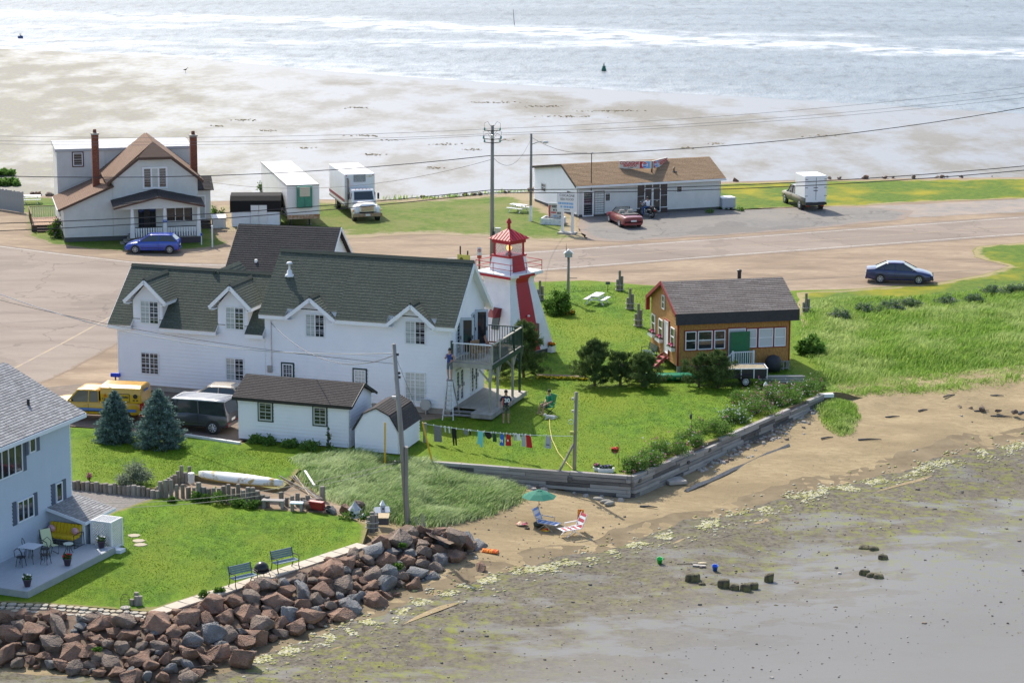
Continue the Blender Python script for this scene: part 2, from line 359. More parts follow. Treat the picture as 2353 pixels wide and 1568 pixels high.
def attr(o,name,fn):
    me=o.data;P=np.zeros(len(me.vertices)*3);me.vertices.foreach_get('co',P);P=P.reshape(-1,3)
    a=me.attributes.new(name,'FLOAT','POINT');a.data.foreach_set('value',fn(P).astype(np.float32))
def polyline_d(P,line):
    A=np.array([tuple(G(*q))[:2]for q in line]);d=np.full(len(P),1e9);sg=np.zeros(len(P))
    for i in range(len(A)-1):
        a,b=A[i],A[i+1];ab=b-a;t=np.clip(((P[:,:2]-a)@ab)/(ab@ab),0,1);v=P[:,:2]-a-t[:,None]*ab
        q=np.hypot(*v.T);s=np.sign(ab[0]*(P[:,1]-a[1])-ab[1]*(P[:,0]-a[0]));k=q<d;d[k]=q[k];sg[k]=s[k]
    return d*sg
BAY_Z=-1.75
shoreD=[(-500,452),(0,441),(130,452),(490,462),(640,458),(900,458),(1100,448),(1215,440),(1400,427),(1650,418),(1900,412),(2352,407),(2900,402)]
waterline=[(-600,60,BAY_Z),(0,112,BAY_Z),(420,132,BAY_Z),(800,168,BAY_Z),(1200,196,BAY_Z),(1750,225,BAY_Z),(2352,262,BAY_Z),(2900,300,BAY_Z)]
M_FLAT=wetmat('wet_tidal_flat',(.16,.15,.13),(.195,.185,.16),(.235,.245,.26),(.2,.2,.10),.39,.62,rad(3),(.17,.085),.45,(.5,.62))  # pale wet colour carries reflected sky glare besides the gloss
fl=sheet('tidal_flat',None,M_FLAT,z=BAY_Z,step=7.,world=[tuple(G(x,y+60,BAY_Z))[:2]for x,y in shoreD[::-1]]+[tuple(G(x,y-22,BAY_Z))[:2]for x,y,z in waterline])
def _wet_glare(P):
    d=polyline_d(P,waterline);e=polyline_d(P,[(x,y,0.)for x,y in shoreD])
    w=np.clip(1-np.abs(d)/30,0,1)*.55
    x=P[:,0]/np.maximum(P[:,1],1)
    w+=.26*np.exp(-((x+.04)/.1)**2)-.42*np.clip((-x-.11)/.06,0,1)+.1*np.clip((x-.06)/.1,0,1)  # sky glare around mid-view added to the wetness mask
    w-=1.1*np.exp(-(polyline_d(P,[(1190,240,BAY_Z),(1400,250,BAY_Z),(1560,263,BAY_Z),(1750,284,BAY_Z)])/5.)**2)*(P[:,0]>0)*(P[:,0]<32)+.7*np.exp(-(polyline_d(P,[(780,188,BAY_Z),(1180,214,BAY_Z),(1400,236,BAY_Z)])/4.)**2)*(P[:,0]>-26)*(P[:,0]<10)
    return w
attr(fl,'wet',_wet_glare)
attr(fl,'algae',lambda P:np.clip((-P[:,0]/P[:,1]-.08)/.06,0,1)*.9)
# open water with wind ripples and the long lines of a boat's wake
def watermat():
    m=bpy.data.materials.new('bay_water');m.use_nodes=True;nt=m.node_tree;L=nt.links;p=nt.nodes['Principled BSDF']
    co=_n(nt,'ShaderNodeNewGeometry').outputs['Position']
    def nz(scale,sx,rot,lo=0.,hi=1.,d=5.):
        mp=_n(nt,'ShaderNodeMapping');mp.inputs['Rotation'].default_value=(0,0,rot);mp.inputs['Scale'].default_value=sx;L.new(co,mp.inputs[0])
        t=_n(nt,'ShaderNodeTexNoise',i={'Scale':scale,'Detail':d,'Roughness':.6});L.new(mp.outputs[0],t.inputs['Vector'])
        q=_n(nt,'ShaderNodeMapRange',i={1:lo,2:hi});L.new(t.outputs[0],q.inputs[0]);return q.outputs[0]
    def mix(f,x,y):
        q=_n(nt,'ShaderNodeMix',data_type='RGBA');L.new(f,q.inputs[0])
        for i,w_ in((6,x),(7,y)):
            if isinstance(w_,tuple):q.inputs[i].default_value=rgba(w_)
            else:L.new(w_,q.inputs[i])
        return q.outputs[2]
    o=mix(nz(1.,(.012,.09,1),rad(8),.4,.65),(.16,.195,.23),(.10,.13,.16))
    o=mix(nz(1.,(.5,.17,1),rad(6),.5,.72),o,(.045,.06,.08))
    at=_n(nt,'ShaderNodeAttribute',attribute_name='foam')
    f=nz(1.,(.22,.22,1),rad(8),.38,.62)
    mu=_n(nt,'ShaderNodeMath',operation='MULTIPLY',use_clamp=True);L.new(f,mu.inputs[0]);L.new(at.outputs['Fac'],mu.inputs[1])
    o=mix(mu.outputs[0],o,(.8,.82,.84))
    L.new(o,p.inputs['Base Color']);p.inputs['Roughness'].default_value=.34;p.inputs['IOR'].default_value=1.33
    t=_n(nt,'ShaderNodeTexNoise',i={'Scale':1.,'Detail':5.,'Roughness':.7})
    mp=_n(nt,'ShaderNodeMapping');mp.inputs['Rotation'].default_value=(0,0,rad(8));mp.inputs['Scale'].default_value=(.45,.2,1);L.new(co,mp.inputs[0]);L.new(mp.outputs[0],t.inputs['Vector'])
    bp=_n(nt,'ShaderNodeBump',i={'Strength':.9,'Distance':.5});L.new(t.outputs[0],bp.inputs['Height']);L.new(bp.outputs[0],p.inputs['Normal'])
    return m
wl=[tuple(G(*q))[:2]for q in waterline]
wt=sheet('water',None,watermat(),z=BAY_Z+.004,step=9.,world=[(x,y)for x,y in wl]+[(260,330),(260,520),(-260,520),(-260,440)])
def _foam(P):
    w=np.zeros(len(P))
    for line,wd,a in(([(-300,28,BAY_Z),(700,45,BAY_Z),(1300,78,BAY_Z),(2700,145,BAY_Z)],5.,1.),([(-300,88,BAY_Z),(800,98,BAY_Z),(1500,104,BAY_Z),(2700,122,BAY_Z)],3.,.6),([(-300,60,BAY_Z),(1000,62,BAY_Z),(2700,100,BAY_Z)],4.,.5)):
        w+=a*np.exp(-(polyline_d(P,line)/wd)**2)
    d=np.abs(polyline_d(P,waterline));x=P[:,0]/P[:,1]
    return np.clip(w+.5*np.exp(-d/14)*np.clip((.16-x)/.2,0.2,1),0,1)
attr(wt,'foam',_foam)
far=sheet('far_water',None,MATS.get('bw')or wt.data.materials[0],z=BAY_Z,step=0,world=[(-6000,-3000),(6000,-3000),(6000,9000),(-6000,9000)]);far.location.z=-.3

# --- near beach and mud
M_MUD=wetmat('grey_mud',(.115,.10,.076),(.17,.15,.116),(.18,.174,.164),(.19,.205,.03),.48,.62,rad(-15),(.25,.5),.38,(.5,.64),spec=.12,rocky=(.05,.043,.036))
beach_edge=[(-900,1620),(-500,1585),(0,1555),(200,1560),(420,1590),(620,1510),(860,1430),(1130,1335),(1350,1290),(1520,1240),(1700,1195),(2000,1115),(2352,1030),(2900,950),(3900,806)]
sheet('beach',[(-900,1420),(0,1420),(340,1420),(600,1320),(820,1225),(760,1180),(640,1130),(650,1060),(900,1062),(971,1066),(1210,1068),(1449,1085),(1590,1030),(1850,880),(1940,872),(2180,852),(2352,834),(2900,815),(3900,680)]+beach_edge[::-1],
      M_SAND,zfun=BEACH_Z,step=.9,gz=lambda x,y:-.48 if(x>1840 and y<915)else-.3 if(y<1070 and x<1000)else-1.0,off=0.,jit=.0)
sheet('damp_sand',[(x,y-48)for x,y in beach_edge[3:]]+[(x,y+6)for x,y in beach_edge[:2:-1]],mk('damp_sand',(.15,.115,.068),(.195,.15,.09),2.,.85,spec=.15,world_co=True,bump=.5,c3=(.23,.18,.11),s3=.6),zfun=BEACH_Z,step=.7,gz=lambda x,y:-1.4,off=.004,jit=.5)
md=sheet('mudflat',beach_edge+[(3900,1800),(-900,1800)],M_MUD,zfun=BEACH_Z,step=.8,gz=lambda x,y:-1.5,off=.012)
md2=sheet('mudflat_edge',[(x,y-14)for x,y in beach_edge]+[(x,y+30)for x,y in beach_edge[::-1]],M_MUD,zfun=BEACH_Z,step=.5,gz=lambda x,y:-1.5,off=.017,jit=.45)
md2.name='mud_margin'
def mudwet(P):
    d=polyline_d(P,[(x,y,-1.6)for x,y in beach_edge])  # negative towards the sea (nearer the camera)
    w=np.clip((-d-5)/10.,0,1)*.95-.5*np.clip(1+d/8,0,1)
    return w
def mudalg(P):
    d=-polyline_d(P,[(x,y,-1.6)for x,y in beach_edge]);a=.75*np.exp(-((d-.1)/.55)**2)*.6
    for x,y,r,k in((1950,1190,6,.9),(2200,1090,8,.9),(1750,1290,2.5,.5),(1600,1360,2.5,.6),(1050,1420,7,.6),(820,1500,5,.9),(700,1545,4,.8),(2300,1300,8,.25),(1500,1300,4,.3)):
        c=G(x,y,-1.65);a+=k*np.exp(-(((P[:,0]-c.x)/r)**2+((P[:,1]-c.y)/r/1.3)**2))
    return np.clip(a,0,1)
for o in(md,md2):attr(o,'wet',mudwet);attr(o,'algae',mudalg);attr(o,'stony',lambda P:np.clip(np.exp(polyline_d(P,[(x,y,-1.6)for x,y in beach_edge])/7.)+.12,0,1))

# --- land, roads, lawns
sheet('ground',[(x,y)for x,y in shoreD]+[(2900,540),(2352,590),(2330,625),(2150,670),(1968,690),(1500,690),(1300,760),(1100,960),(640,1010),(420,1005),(160,990),(-300,990),(-500,700)],M_DIRT,z=-.012,step=4.)
road=sheet('road',[(-500,520),(-150,549),(0,562),(202,587),(307,599),(510,605),(700,605),(958,595),(1206,577),(1684,543),(2352,494),(2900,455),(2900,500),(2352,541),(1684,589),(1251,623),(1080,634),(760,640),(560,690),(270,790),(160,850),(40,905),(-200,985),(-500,1060)],M_ROAD,z=-.004,step=3.,jit=.06)
sheet('parking_lot',[(1332,498),(1400,494),(1655,478),(1690,481),(1800,476),(1900,473),(1990,476),(2100,484),(2080,503),(1900,523),(1700,538),(1420,556),(1350,552),(1330,525)],M_LOT,z=0.,step=1.6,jit=.2)
sheet('verge',[(1990,474),(2352,457),(2900,430),(2900,448),(2352,486),(2100,500),(2010,490)],mk('gravel_verge',(.2,.185,.17),(.27,.235,.205),1.2,.95,bump=.3,world_co=True,c3=(.31,.25,.2)),z=-.006,step=3.,jit=.4)
M_LINE=mk('worn_white_line',(.5,.47,.43),(.27,.235,.21),1.6,.8,world_co=True,lo=.52,hi=.68)
M_YEL=mk('faded_yellow_line',(.36,.28,.16),(.27,.225,.19),1.2,.8,world_co=True,lo=.42,hi=.62)
def stripe(name,line,w,mat,z):
    P=[G(x,y,0)for x,y in line];mb=MB();q=[]
    for i,p in enumerate(P):
        t=(P[min(i+1,len(P)-1)]-P[max(i-1,0)]).normalized();n=Vector((-t.y,t.x,0))*w/2
        q.append(((p+n),(p-n)))
    for a,b in zip(q,q[1:]):mb.quad(*[(v.x,v.y,z)for v in(a[1],b[1],b[0],a[0])])
    o=mb.obj(name,mat);o['kind']='structure';return o
stripe('road_line',[(-400,532),(-150,553),(0,566),(100,579),(202,591),(307,603),(400,607),(510,609),(700,609),(850,605),(958,599),(1206,581),(1684,547.5),(2352,499),(2900,459)],.13,M_LINE,.002)
stripe('road_line',[(1000,633),(1251,619),(1684,585),(2352,536.5),(2900,496)],.14,M_LINE,.002)
stripe('road_line',[(900,617),(1230,600),(1684,566),(2352,518),(2900,478)],.12,M_YEL,.002)
stripe('road_line',[(-250,990),(30,847),(140,790),(255,727),(330,690)],.14,M_YEL,.002)
sheet('lawn',[(1000,690),(1236,647),(1350,643),(1480,653),(1640,664),(1811,667),(1968,663),(2150,649),(2252,632),(2317,611),(2240,590),(2232,575),(2246,565),(2352,557),(2900,520),(3800,458),(3800,716),(2900,840),(2352,862),(2180,880),(1990,893),(1886,904),(1700,985),(1449,1092),(1300,1083),(1100,1068),(975,1057),
    (800,1062),(690,1080),(640,1118),(480,1095),(430,1088),(372,1122),(270,1117),(165,1108),(-400,1100),(-400,975),(160,978),(420,998),(548,1018),(560,1012),(800,990),(1036,956),(1110,900),(1100,760)],M_LAWN,zfun=LAWN_Z,gz=lambda x,y:0.,step=1.1,jit=.12,skirt=.55)
sheet('rough_lawn',[(1830,672),(1968,665),(2150,651),(2255,633),(2320,611),(2240,590),(2236,575),(2250,566),(2352,558),(2900,521),(3800,459),(3800,620),(2900,690),(2352,690),(2100,725),(1840,750)],M_LAWN3,zfun=LAWN_Z,gz=lambda x,y:0.,step=1.3,jit=.15,off=.006)
LY=-.3
sheet('palisade_bed',[(355,1120),(420,1095),(480,1088),(660,1070),(790,1120),(800,1190),(600,1174),(360,1150)],M_DIRT,z=LY-.012,step=1.5)
sheet('gravel_yard',[(-300,1105),(165,1106),(372,1124),(420,1150),(300,1200),(-300,1230)],M_GRAVEL,z=LY-.006,step=1.5)
sheet('parking_gravel',[(-100,900),(120,888),(272,872),(620,890),(700,960),(560,1016),(420,996),(150,980),(-100,985)],mk('brown_gravel',(.14,.105,.08),(.21,.165,.125),2.5,.95,bump=.4,world_co=True,c3=(.14,.11,.09)),z=.0,step=1.5)
sheet('yard_lawn',[(-400,1230),(60,1215),(200,1195),(285,1168),(330,1150),(372,1141),(480,1150),(600,1166),(740,1176),(800,1186),(845,1207),(832,1247),(640,1309),(411,1382),(352,1404),(130,1388),(0,1382),(-400,1385)],M_LAWN,z=LY,step=1.1,jit=.04,skirt=.3)
sheet('house_lawn',[(-500,470),(0,474),(60,492),(60,540),(110,560),(190,571),(285,577),(420,574),(508,568),(520,555),(490,520),(500,480),(490,465),(130,455),(0,444),(-500,455)],M_LAWN4,z=.0,step=1.5,jit=.25)
sheet('verge_lawn',[(500,472),(640,462),(900,460),(1100,450),(1215,442),(1240,470),(1325,500),(1322,525),(1341,549),(1290,556),(1180,550),(1126,543),(976,538),(861,545),(792,549),(745,530),(600,540),(520,530)],M_LAWN2,z=.0,step=1.5,jit=.5)
sheet('shore_lawn',[(1560,430),(1650,421),(1900,415),(2352,410),(2900,405),(2900,430),(2352,456),(2081,465),(1968,473),(1900,475),(1797,478),(1684,483),(1640,480)],M_LAWN3,z=.0,step=1.6,jit=.25)
# ================================================================ building kit
def lerp(a,b,t):return Vector(a)*(1-t)+Vector(b)*t
def beam(mb,p0,p1,w,h,m=0):
    p0,p1=Vector(p0),Vector(p1);t=(p1-p0).normalized();s=t.cross(Vector((0,0,1)))
    s=s.normalized()if s.length>1e-4 else Vector((1,0,0));u=s.cross(t)
    a,b=s*w/2,u*h/2
    mb.hexa([p0-a-b,p1-a-b,p1+a-b,p0+a-b,p0-a+b,p1-a+b,p1+a+b,p0+a+b][0:8],m);return mb
def part_beam(name,p0,p1,w,h,mat,parent):return beam(MB(),p0,p1,w,h).obj(name,mat,parent)
class WF:
    """a wall face: u along it, z up, n outwards"""
    def __init__(s,parent,ox,oy,ang):s.p=parent;s.o=(ox,oy);s.d=(math.cos(ang),math.sin(ang));s.q=(math.sin(ang),-math.cos(ang))
    def P(s,u,z,n):return(s.o[0]+s.d[0]*u+s.q[0]*n,s.o[1]+s.d[1]*u+s.q[1]*n,z)
    def hexa(s,mb,u0,z0,u1,z1,n0,n1,m=0):
        mb.hexa([s.P(u0,z0,n1),s.P(u1,z0,n1),s.P(u1,z0,n0),s.P(u0,z0,n0),s.P(u0,z1,n1),s.P(u1,z1,n1),s.P(u1,z1,n0),s.P(u0,z1,n0)],m);return mb
    def span(s,poly,z):
        x=[]
        for i in range(len(poly)):
            (a,za),(b,zb)=poly[i-1],poly[i]
            if(za>z)!=(zb>z):x.append(a+(b-a)*(z-za)/(zb-za))
        return(min(x),max(x))if len(x)>=2 else None
    def siding(s,poly,mat,pitch=.21,name='siding_board',proud=.06):
        z0,z1=min(p[1]for p in poly),max(p[1]for p in poly);n=max(1,round((z1-z0)/pitch));pitch=(z1-z0)/n
        for i in range(n):
            a,b=z0+i*pitch,z0+(i+1)*pitch
            sa,sb=s.span(poly,a+.003),s.span(poly,b-.003)
            if not sa or not sb:continue
            k,g=proud,.004
            MB().hexa([s.P(sa[0],a,k),s.P(sa[1],a,k),s.P(sa[1],a,-.01),s.P(sa[0],a,-.01),s.P(sb[0],b,g),s.P(sb[1],b,g),s.P(sb[1],b,-.01),s.P(sb[0],b,-.01)]).obj(name,mat,s.p)
    def wall(s,poly,mat,th=.12,name='wall'):
        n=len(poly);mb=MB();v=[s.P(u,z,0)for u,z in poly]+[s.P(u,z,-th)for u,z in poly]
        mb.add(v,[tuple(range(n)),tuple(range(n,2*n))[::-1]]+[(i,n+i,n+(i+1)%n,(i+1)%n)for i in range(n)]);return mb.obj(name,mat,s.p)
    def window(s,u0,z0,u1,z1,sashes=2,cols=2,rows=4,frame=None,fw=.06,panes=None,trim=None,tw=.09,name='window',n0=.0,rail=False):
        frame=frame or WHITE;mb=MB()
        if trim:
            for a in((u0-tw,z0-tw,u1+tw,z0),(u0-tw,z1,u1+tw,z1+tw),(u0-tw,z0,u0,z1),(u1,z0,u1+tw,z1)):s.hexa(mb,*a,n0,n0+.05,1)
        for a in((u0,z0,u1,z0+fw),(u0,z1-fw,u1,z1),(u0,z0+fw,u0+fw,z1-fw),(u1-fw,z0+fw,u1,z1-fw)):s.hexa(mb,*a,n0,n0+.07)
        W=(u1-u0-fw*2)/sashes
        for i in range(1,sashes):c=u0+fw+W*i;s.hexa(mb,c-fw/2,z0+fw,c+fw/2,z1-fw,n0,n0+.068)
        if rail:s.hexa(mb,u0+fw,(z0+z1)/2-.03,u1-fw,(z0+z1)/2+.03,n0,n0+.06)
        w=mb.obj(name,[frame,trim]if trim else frame,s.p)
        for i in range(sashes):
            a,b=u0+fw+W*i,u0+fw+W*(i+1)
            pm=(panes or[GLASS])[i%len(panes or[1])]
            s.hexa(MB(),a,z0+fw,b,z1-fw,n0+.026,n0+.036).obj('pane',pm,w)
            if cols>1 or rows>1:
                g=MB()
                for k in range(1,cols):c=a+(b-a)*k/cols;s.hexa(g,c-.012,z0+fw,c+.012,z1-fw,n0+.036,n0+.046)
                for k in range(1,rows):c=z0+fw+(z1-z0-2*fw)*k/rows;s.hexa(g,a,c-.012,b,c+.012,n0+.036,n0+.044)
                g.obj('muntin',frame,w)
        return w
def roof(parent,A,B,C,D,mat,th=.1,pitch=.2,name='roof',step=.02,edge=None):
    A,B,C,D=map(Vector,(A,B,C,D));nrm=(B-A).cross(D-A).normalized()
    L=max((D-A).length,(C-B).length);n=max(1,round(L/pitch));mb=MB();k=nrm*th
    mb.hexa([A,B,C,D,A+k,B+k,C+k,D+k],1 if edge else 0)
    uvs=[];base=A;ux=(B-A).normalized()
    me_uv={}
    for i in range(n):
        t0,t1=i/n,(i+1)/n
        a,b,c,d=lerp(A,D,t0),lerp(B,C,t0),lerp(B,C,t1),lerp(A,D,t1)
        lo,hi=nrm*(th+step),nrm*(th+.003)
        f0=len(mb.f)
        mb.add([a+k,b+k,a+lo,b+lo,c+hi,d+hi],[(0,1,3,2),(2,3,4,5)])
        ua,ub,uc,ud=[(p-base).dot(ux)for p in(a,b,c,d)]
        me_uv[f0]=[(ua,L*t0),(ub,L*t0),(ub,L*t0+.002),(ua,L*t0+.002)]
        me_uv[f0+1]=[(ua,L*t0+.012),(ub,L*t0+.012),(uc,L*t1),(ud,L*t1)]
    me=mb.mesh(name);ul=me.uv_layers.new(name='UVMap')
    for p in me.polygons:
        q=me_uv.get(p.index)
        for j,li in enumerate(p.loop_indices):ul.data[li].uv=q[j]if q else(me.vertices[me.loops[li].vertex_index].co.x,me.vertices[me.loops[li].vertex_index].co.z)
    return new_obj(name,me,[mat,edge]if edge else mat,parent)
def cap_ridge(parent,p0,p1,mat,name='ridge_cap'):
    p0,p1=Vector(p0),Vector(p1);t=(p1-p0).normalized();s=t.cross(Vector((0,0,1))).normalized()
    mb=MB();mb.rings([[p+s*.16-Vector((0,0,.06)),p+Vector((0,0,.1)),p-s*.16-Vector((0,0,.06)),p+Vector((0,0,.0))]for p in(p0,p1)]);return mb.obj(name,mat,parent)

R_GREEN=shingle('green_shingles',(.066,.079,.062),(.084,.097,.076),(.05,.059,.048),.33,.2,(.1,.11,.088))
R_BLACK=shingle('black_shingles',(.035,.035,.037),(.048,.046,.048),(.012,.012,.013),.33,.17,(.06,.055,.055))
R_BROWN=shingle('brown_shingles',(.17,.105,.07),(.2,.125,.085),(.1,.06,.042),.33,.16,(.22,.15,.11))
R_TAN=shingle('tan_shingles',(.25,.165,.095),(.33,.225,.14),(.17,.11,.065),.9,.16,(.28,.2,.125))
R_GREYB=shingle('grey_brown_shingles',(.13,.11,.1),(.22,.195,.18),(.085,.075,.07),.8,.15,(.16,.14,.13))
R_DARKBR=shingle('dark_brown_shingles',(.058,.051,.05),(.074,.066,.063),(.03,.027,.027),.33,.13,(.085,.076,.07))
R_GREY=shingle('grey_shingles',(.2,.2,.205),(.34,.34,.345),(.11,.11,.115),.3,.16,(.3,.3,.3))
EAVE=mk('white_trim',(.82,.83,.85),None,rough=.5)

# ================================================================ main white house with green roof
MH=(-3.387,135.727);MHA=rad(-17.95)
H1=thing('house','long white clapboard house with dark green shingle roof, dormers and a balcony','house',(*MH,0),MHA)
L1,L2,WD=11.07,9.3,5.72;hE,hR,hE2,hR2=5.33,8.03,4.11,6.62;o=.4
k1,k2=(hR-hE)/(WD/2),(hR2-hE2)/(WD/2);XL=-L1-L2
MB().box(XL+.05,.05,-.1,-.05,WD-.05,.4).obj('foundation',CONCRETE,H1)
front=WF(H1,0,0,0)
GX=[(-8.2,1.5),(-2.2,1.42)]  # wall gables on the tall wing: centre, half width
DX=[(-18.41,.9,1.3),(-13.09,.9,1.28)]  # dormers on the low wing
# walls
tall=[(-L1,.3),(0,.3),(0,hE)]+[q for c,h in GX[::-1]for q in((c+h*.82,hE-.05),(c,hE+.78),(c-h*.82,hE-.05))]+[(-L1,hE)]
front.wall([(-L1,.3),(0,.3),(0,hE),(-L1,hE)],SIDING);front.siding([(-L1,.35),(-.1,.35),(-.1,hE-.2),(-L1,hE-.2)],SIDING,.205)
for c,h in GX:
    g=WF(H1,0,0,0);g.wall([(c-h,hE-.35),(c+h,hE-.35),(c,hE+.64)],SIDING,name='gable_wall');g.siding([(c-h,hE-.2),(c+h,hE-.2),(c,hE+.62)],SIDING,.205)
low=WF(H1,0,0,0);low.wall([(XL,.3),(-L1,.3),(-L1,hE2),(XL,hE2)],SIDING);low.siding([(XL+.1,.35),(-L1-.06,.35),(-L1-.06,hE2-.15),(XL+.1,hE2-.15)],SIDING,.205)
for x in(XL,-.1):front.hexa(MB(),x,.3,x+.1,(hE2 if x<-5 else hE)-.2,0,.035).obj('corner_trim',EAVE,H1)
front.hexa(MB(),-L1-.05,.3,-L1+.04,hE-.3,0,.03).obj('corner_trim',EAVE,H1)
rs=WF(H1,0,0,rad(90));rp=[(0,.3),(WD,.3),(WD,hE),(WD/2,hR),(0,hE)]
rs.wall(rp,SIDING);rs.siding([(.1,.35),(WD,.35),(WD,hE-.1),(WD/2,hR-.1),(.1,hE-.1)],SIDING,.205)
rs.hexa(MB(),0,.3,.1,hE-.2,0,.035).obj('corner_trim',EAVE,H1)
WF(H1,0,WD,rad(180)).wall([(0,.3),(-XL,.3),(-XL,hE2),(L1,hE2),(L1,hE),(0,hE)],SIDING)
WF(H1,XL,WD,rad(270)).wall([(0,.3),(WD,.3),(WD,hE2),(WD/2,hR2),(0,hE2)],SIDING)
WF(H1,-L1,WD,rad(270)).wall([(0,hE2-.2),(WD,hE2-.2),(WD,hE),(WD/2,hR),(0,hE)],SIDING)
# roofs: front slopes are cut round the gables and dormers
def slope(x0,x1,full,k,he,hr):
    y0=-o if full else 0.;roof(H1,(x0,y0,he+k*y0),(x1,y0,he+k*y0),(x1,WD/2,hr),(x0,WD/2,hr),R_GREEN,edge=EAVE,step=.012)
    if full:part_beam('fascia',(x0,-o+.0,he-k*o-.06),(x1,-o,he-k*o-.06),.05,.2,EAVE,H1);MB().box(x0,-o,he-k*o-.15,x1,0.,he-k*o-.12).obj('soffit',EAVE,H1)
def cuts(x0,x1,spans,k,he,hr):
    x=x0
    for a,b in spans:slope(x,a,True,k,he,hr);slope(a,b,False,k,he,hr);x=b
    slope(x,x1,True,k,he,hr)
cuts(-L1-.25,o,[(c-h,c+h)for c,h in GX],k1,hE,hR)
cuts(XL-o,-L1-.02,[(c-w,c+w)for c,w,r in DX],k2,hE2,hR2)
roof(H1,(o,WD+o,hE-k1*o),(-L1-.25,WD+o,hE-k1*o),(-L1-.25,WD/2,hR),(o,WD/2,hR),R_GREEN)
roof(H1,(-L1,WD+o,hE2-k2*o),(XL-o,WD+o,hE2-k2*o),(XL-o,WD/2,hR2),(-L1,WD/2,hR2),R_GREEN)
cap_ridge(H1,(-L1-.25,WD/2,hR+.12),(o,WD/2,hR+.12),R_GREEN);cap_ridge(H1,(XL-o,WD/2,hR2+.12),(-L1,WD/2,hR2+.12),R_GREEN)
for s in(0,1):  # rake boards on the gable end
    y=-o if not s else WD+o
    part_beam('rake_board',(o+.02,y,hE-k1*o-.07),(o+.02,WD/2,hR-.07),.05,.24,EAVE,H1)
    MB().hexa([(0,y,hE-k1*o-.1),(o,y,hE-k1*o-.1),(o,WD/2,hR-.12),(0,WD/2,hR-.12)]+[(0,y,hE-k1*o-.06),(o,y,hE-k1*o-.06),(o,WD/2,hR-.08),(0,WD/2,hR-.08)]).obj('soffit',EAVE,H1)
    part_beam('rake_board',(XL-o-.02,y,hE2-k2*o-.05),(XL-o-.02,WD/2,hR2-.05),.05,.2,EAVE,H1)
def small_gable(c,w,ze,zp,yf,yb,yE):
    """gable roof running back from the wall: c centre, w half width to the eaves"""
    roof(H1,(c+w,yf,ze),(c+w,yE,ze),(c,yb,zp),(c,yf,zp),R_GREEN,.06,edge=EAVE);roof(H1,(c-w,yE,ze),(c-w,yf,ze),(c,yf,zp),(c,yb,zp),R_GREEN,.06,edge=EAVE)
    for s in(-1,1):
        part_beam('rake_board',(c+s*w,yf-.02,ze-.06),(c,yf-.02,zp-.06),.05,.2,EAVE,H1)
        beam(MB(),(c+s*w,yf,ze-.08),(c+s*w,yE-.05,ze-.08),.05,.15).obj('fascia',EAVE,H1)
        MB().box(*sorted((c+s*w,c+s*(w-.32)))[:1],yf,ze-.17,sorted((c+s*w,c+s*(w-.32)))[1],.02,ze-.12).obj('soffit',EAVE,H1)
    cap_ridge(H1,(c,yf,zp+.07),(c,yb,zp+.07),R_GREEN)
for c,h in GX:small_gable(c,h,hE-k1*o,hE+.78,-.45,.82,-.3)
for c,w,r in DX:
    zt=5.3;zp=6.48
    dw=WF(H1,0,0,0);dw.wall([(c-w,3.9),(c+w,3.9),(c+w,zt),(c,zp-.1),(c-w,zt)],SIDING,.1,'dormer_wall')
    dw.siding([(c-w,hE2-.15),(c+w,hE2-.15),(c+w,zt),(c,zp-.12),(c-w,zt)],SIDING,.205)
    for s in(-1,1):
        yb=(zt-hE2)/k2
        MB().hexa([(c+s*w-.03,0,hE2-.2),(c+s*w+.03,0,hE2-.2),(c+s*w+.03,.02,hE2-.2),(c+s*w-.03,.02,hE2-.2),(c+s*w-.03,0,zt),(c+s*w+.03,0,zt),(c+s*w+.03,yb,zt),(c+s*w-.03,yb,zt)]).obj('dormer_cheek',SIDING,H1)
    small_gable(c,r,zt-.03,zp,-.4,(zp-hE2)/k2,(zt-hE2)/k2)
# rear dormer and brown roof of the back porch
roof(H1,(-14.2,2.6,5.4),(-14.2,5.9,5.4),(-15.3,5.9,6.72),(-15.3,2.6,6.72),R_GREEN,.06);roof(H1,(-16.4,5.9,5.4),(-16.4,2.6,5.4),(-15.3,2.6,6.72),(-15.3,5.9,6.72),R_GREEN,.06)
MB().prism([(-16.2,3.2),(-14.4,3.2),(-14.4,5.3),(-15.3,6.6),(-16.2,5.3)],3.2,5.7).obj('rear_dormer_wall',SIDING,H1)
roof(H1,(-14.6,6.6,4.9),(-10.6,6.6,4.9),(-10.6,8.6,5.5),(-14.6,8.6,5.5),R_BROWN,.06,name='porch_roof')
roof(H1,(-12.9,6.3,5.05),(-11.9,8.2,5.05),(-11.9,8.2,6.05),(-11.95,7.2,6.1),R_BROWN,.05,name='porch_roof')
roof(H1,(-11.9,6.2,5.05),(-10.6,7.6,5.05),(-11.9,7.6,6.1),(-11.95,7.2,6.1),R_BROWN,.05,name='porch_roof')
MB().box(-14.4,6.8,.3,-10.8,8.4,4.95).obj('porch',SIDING,H1)
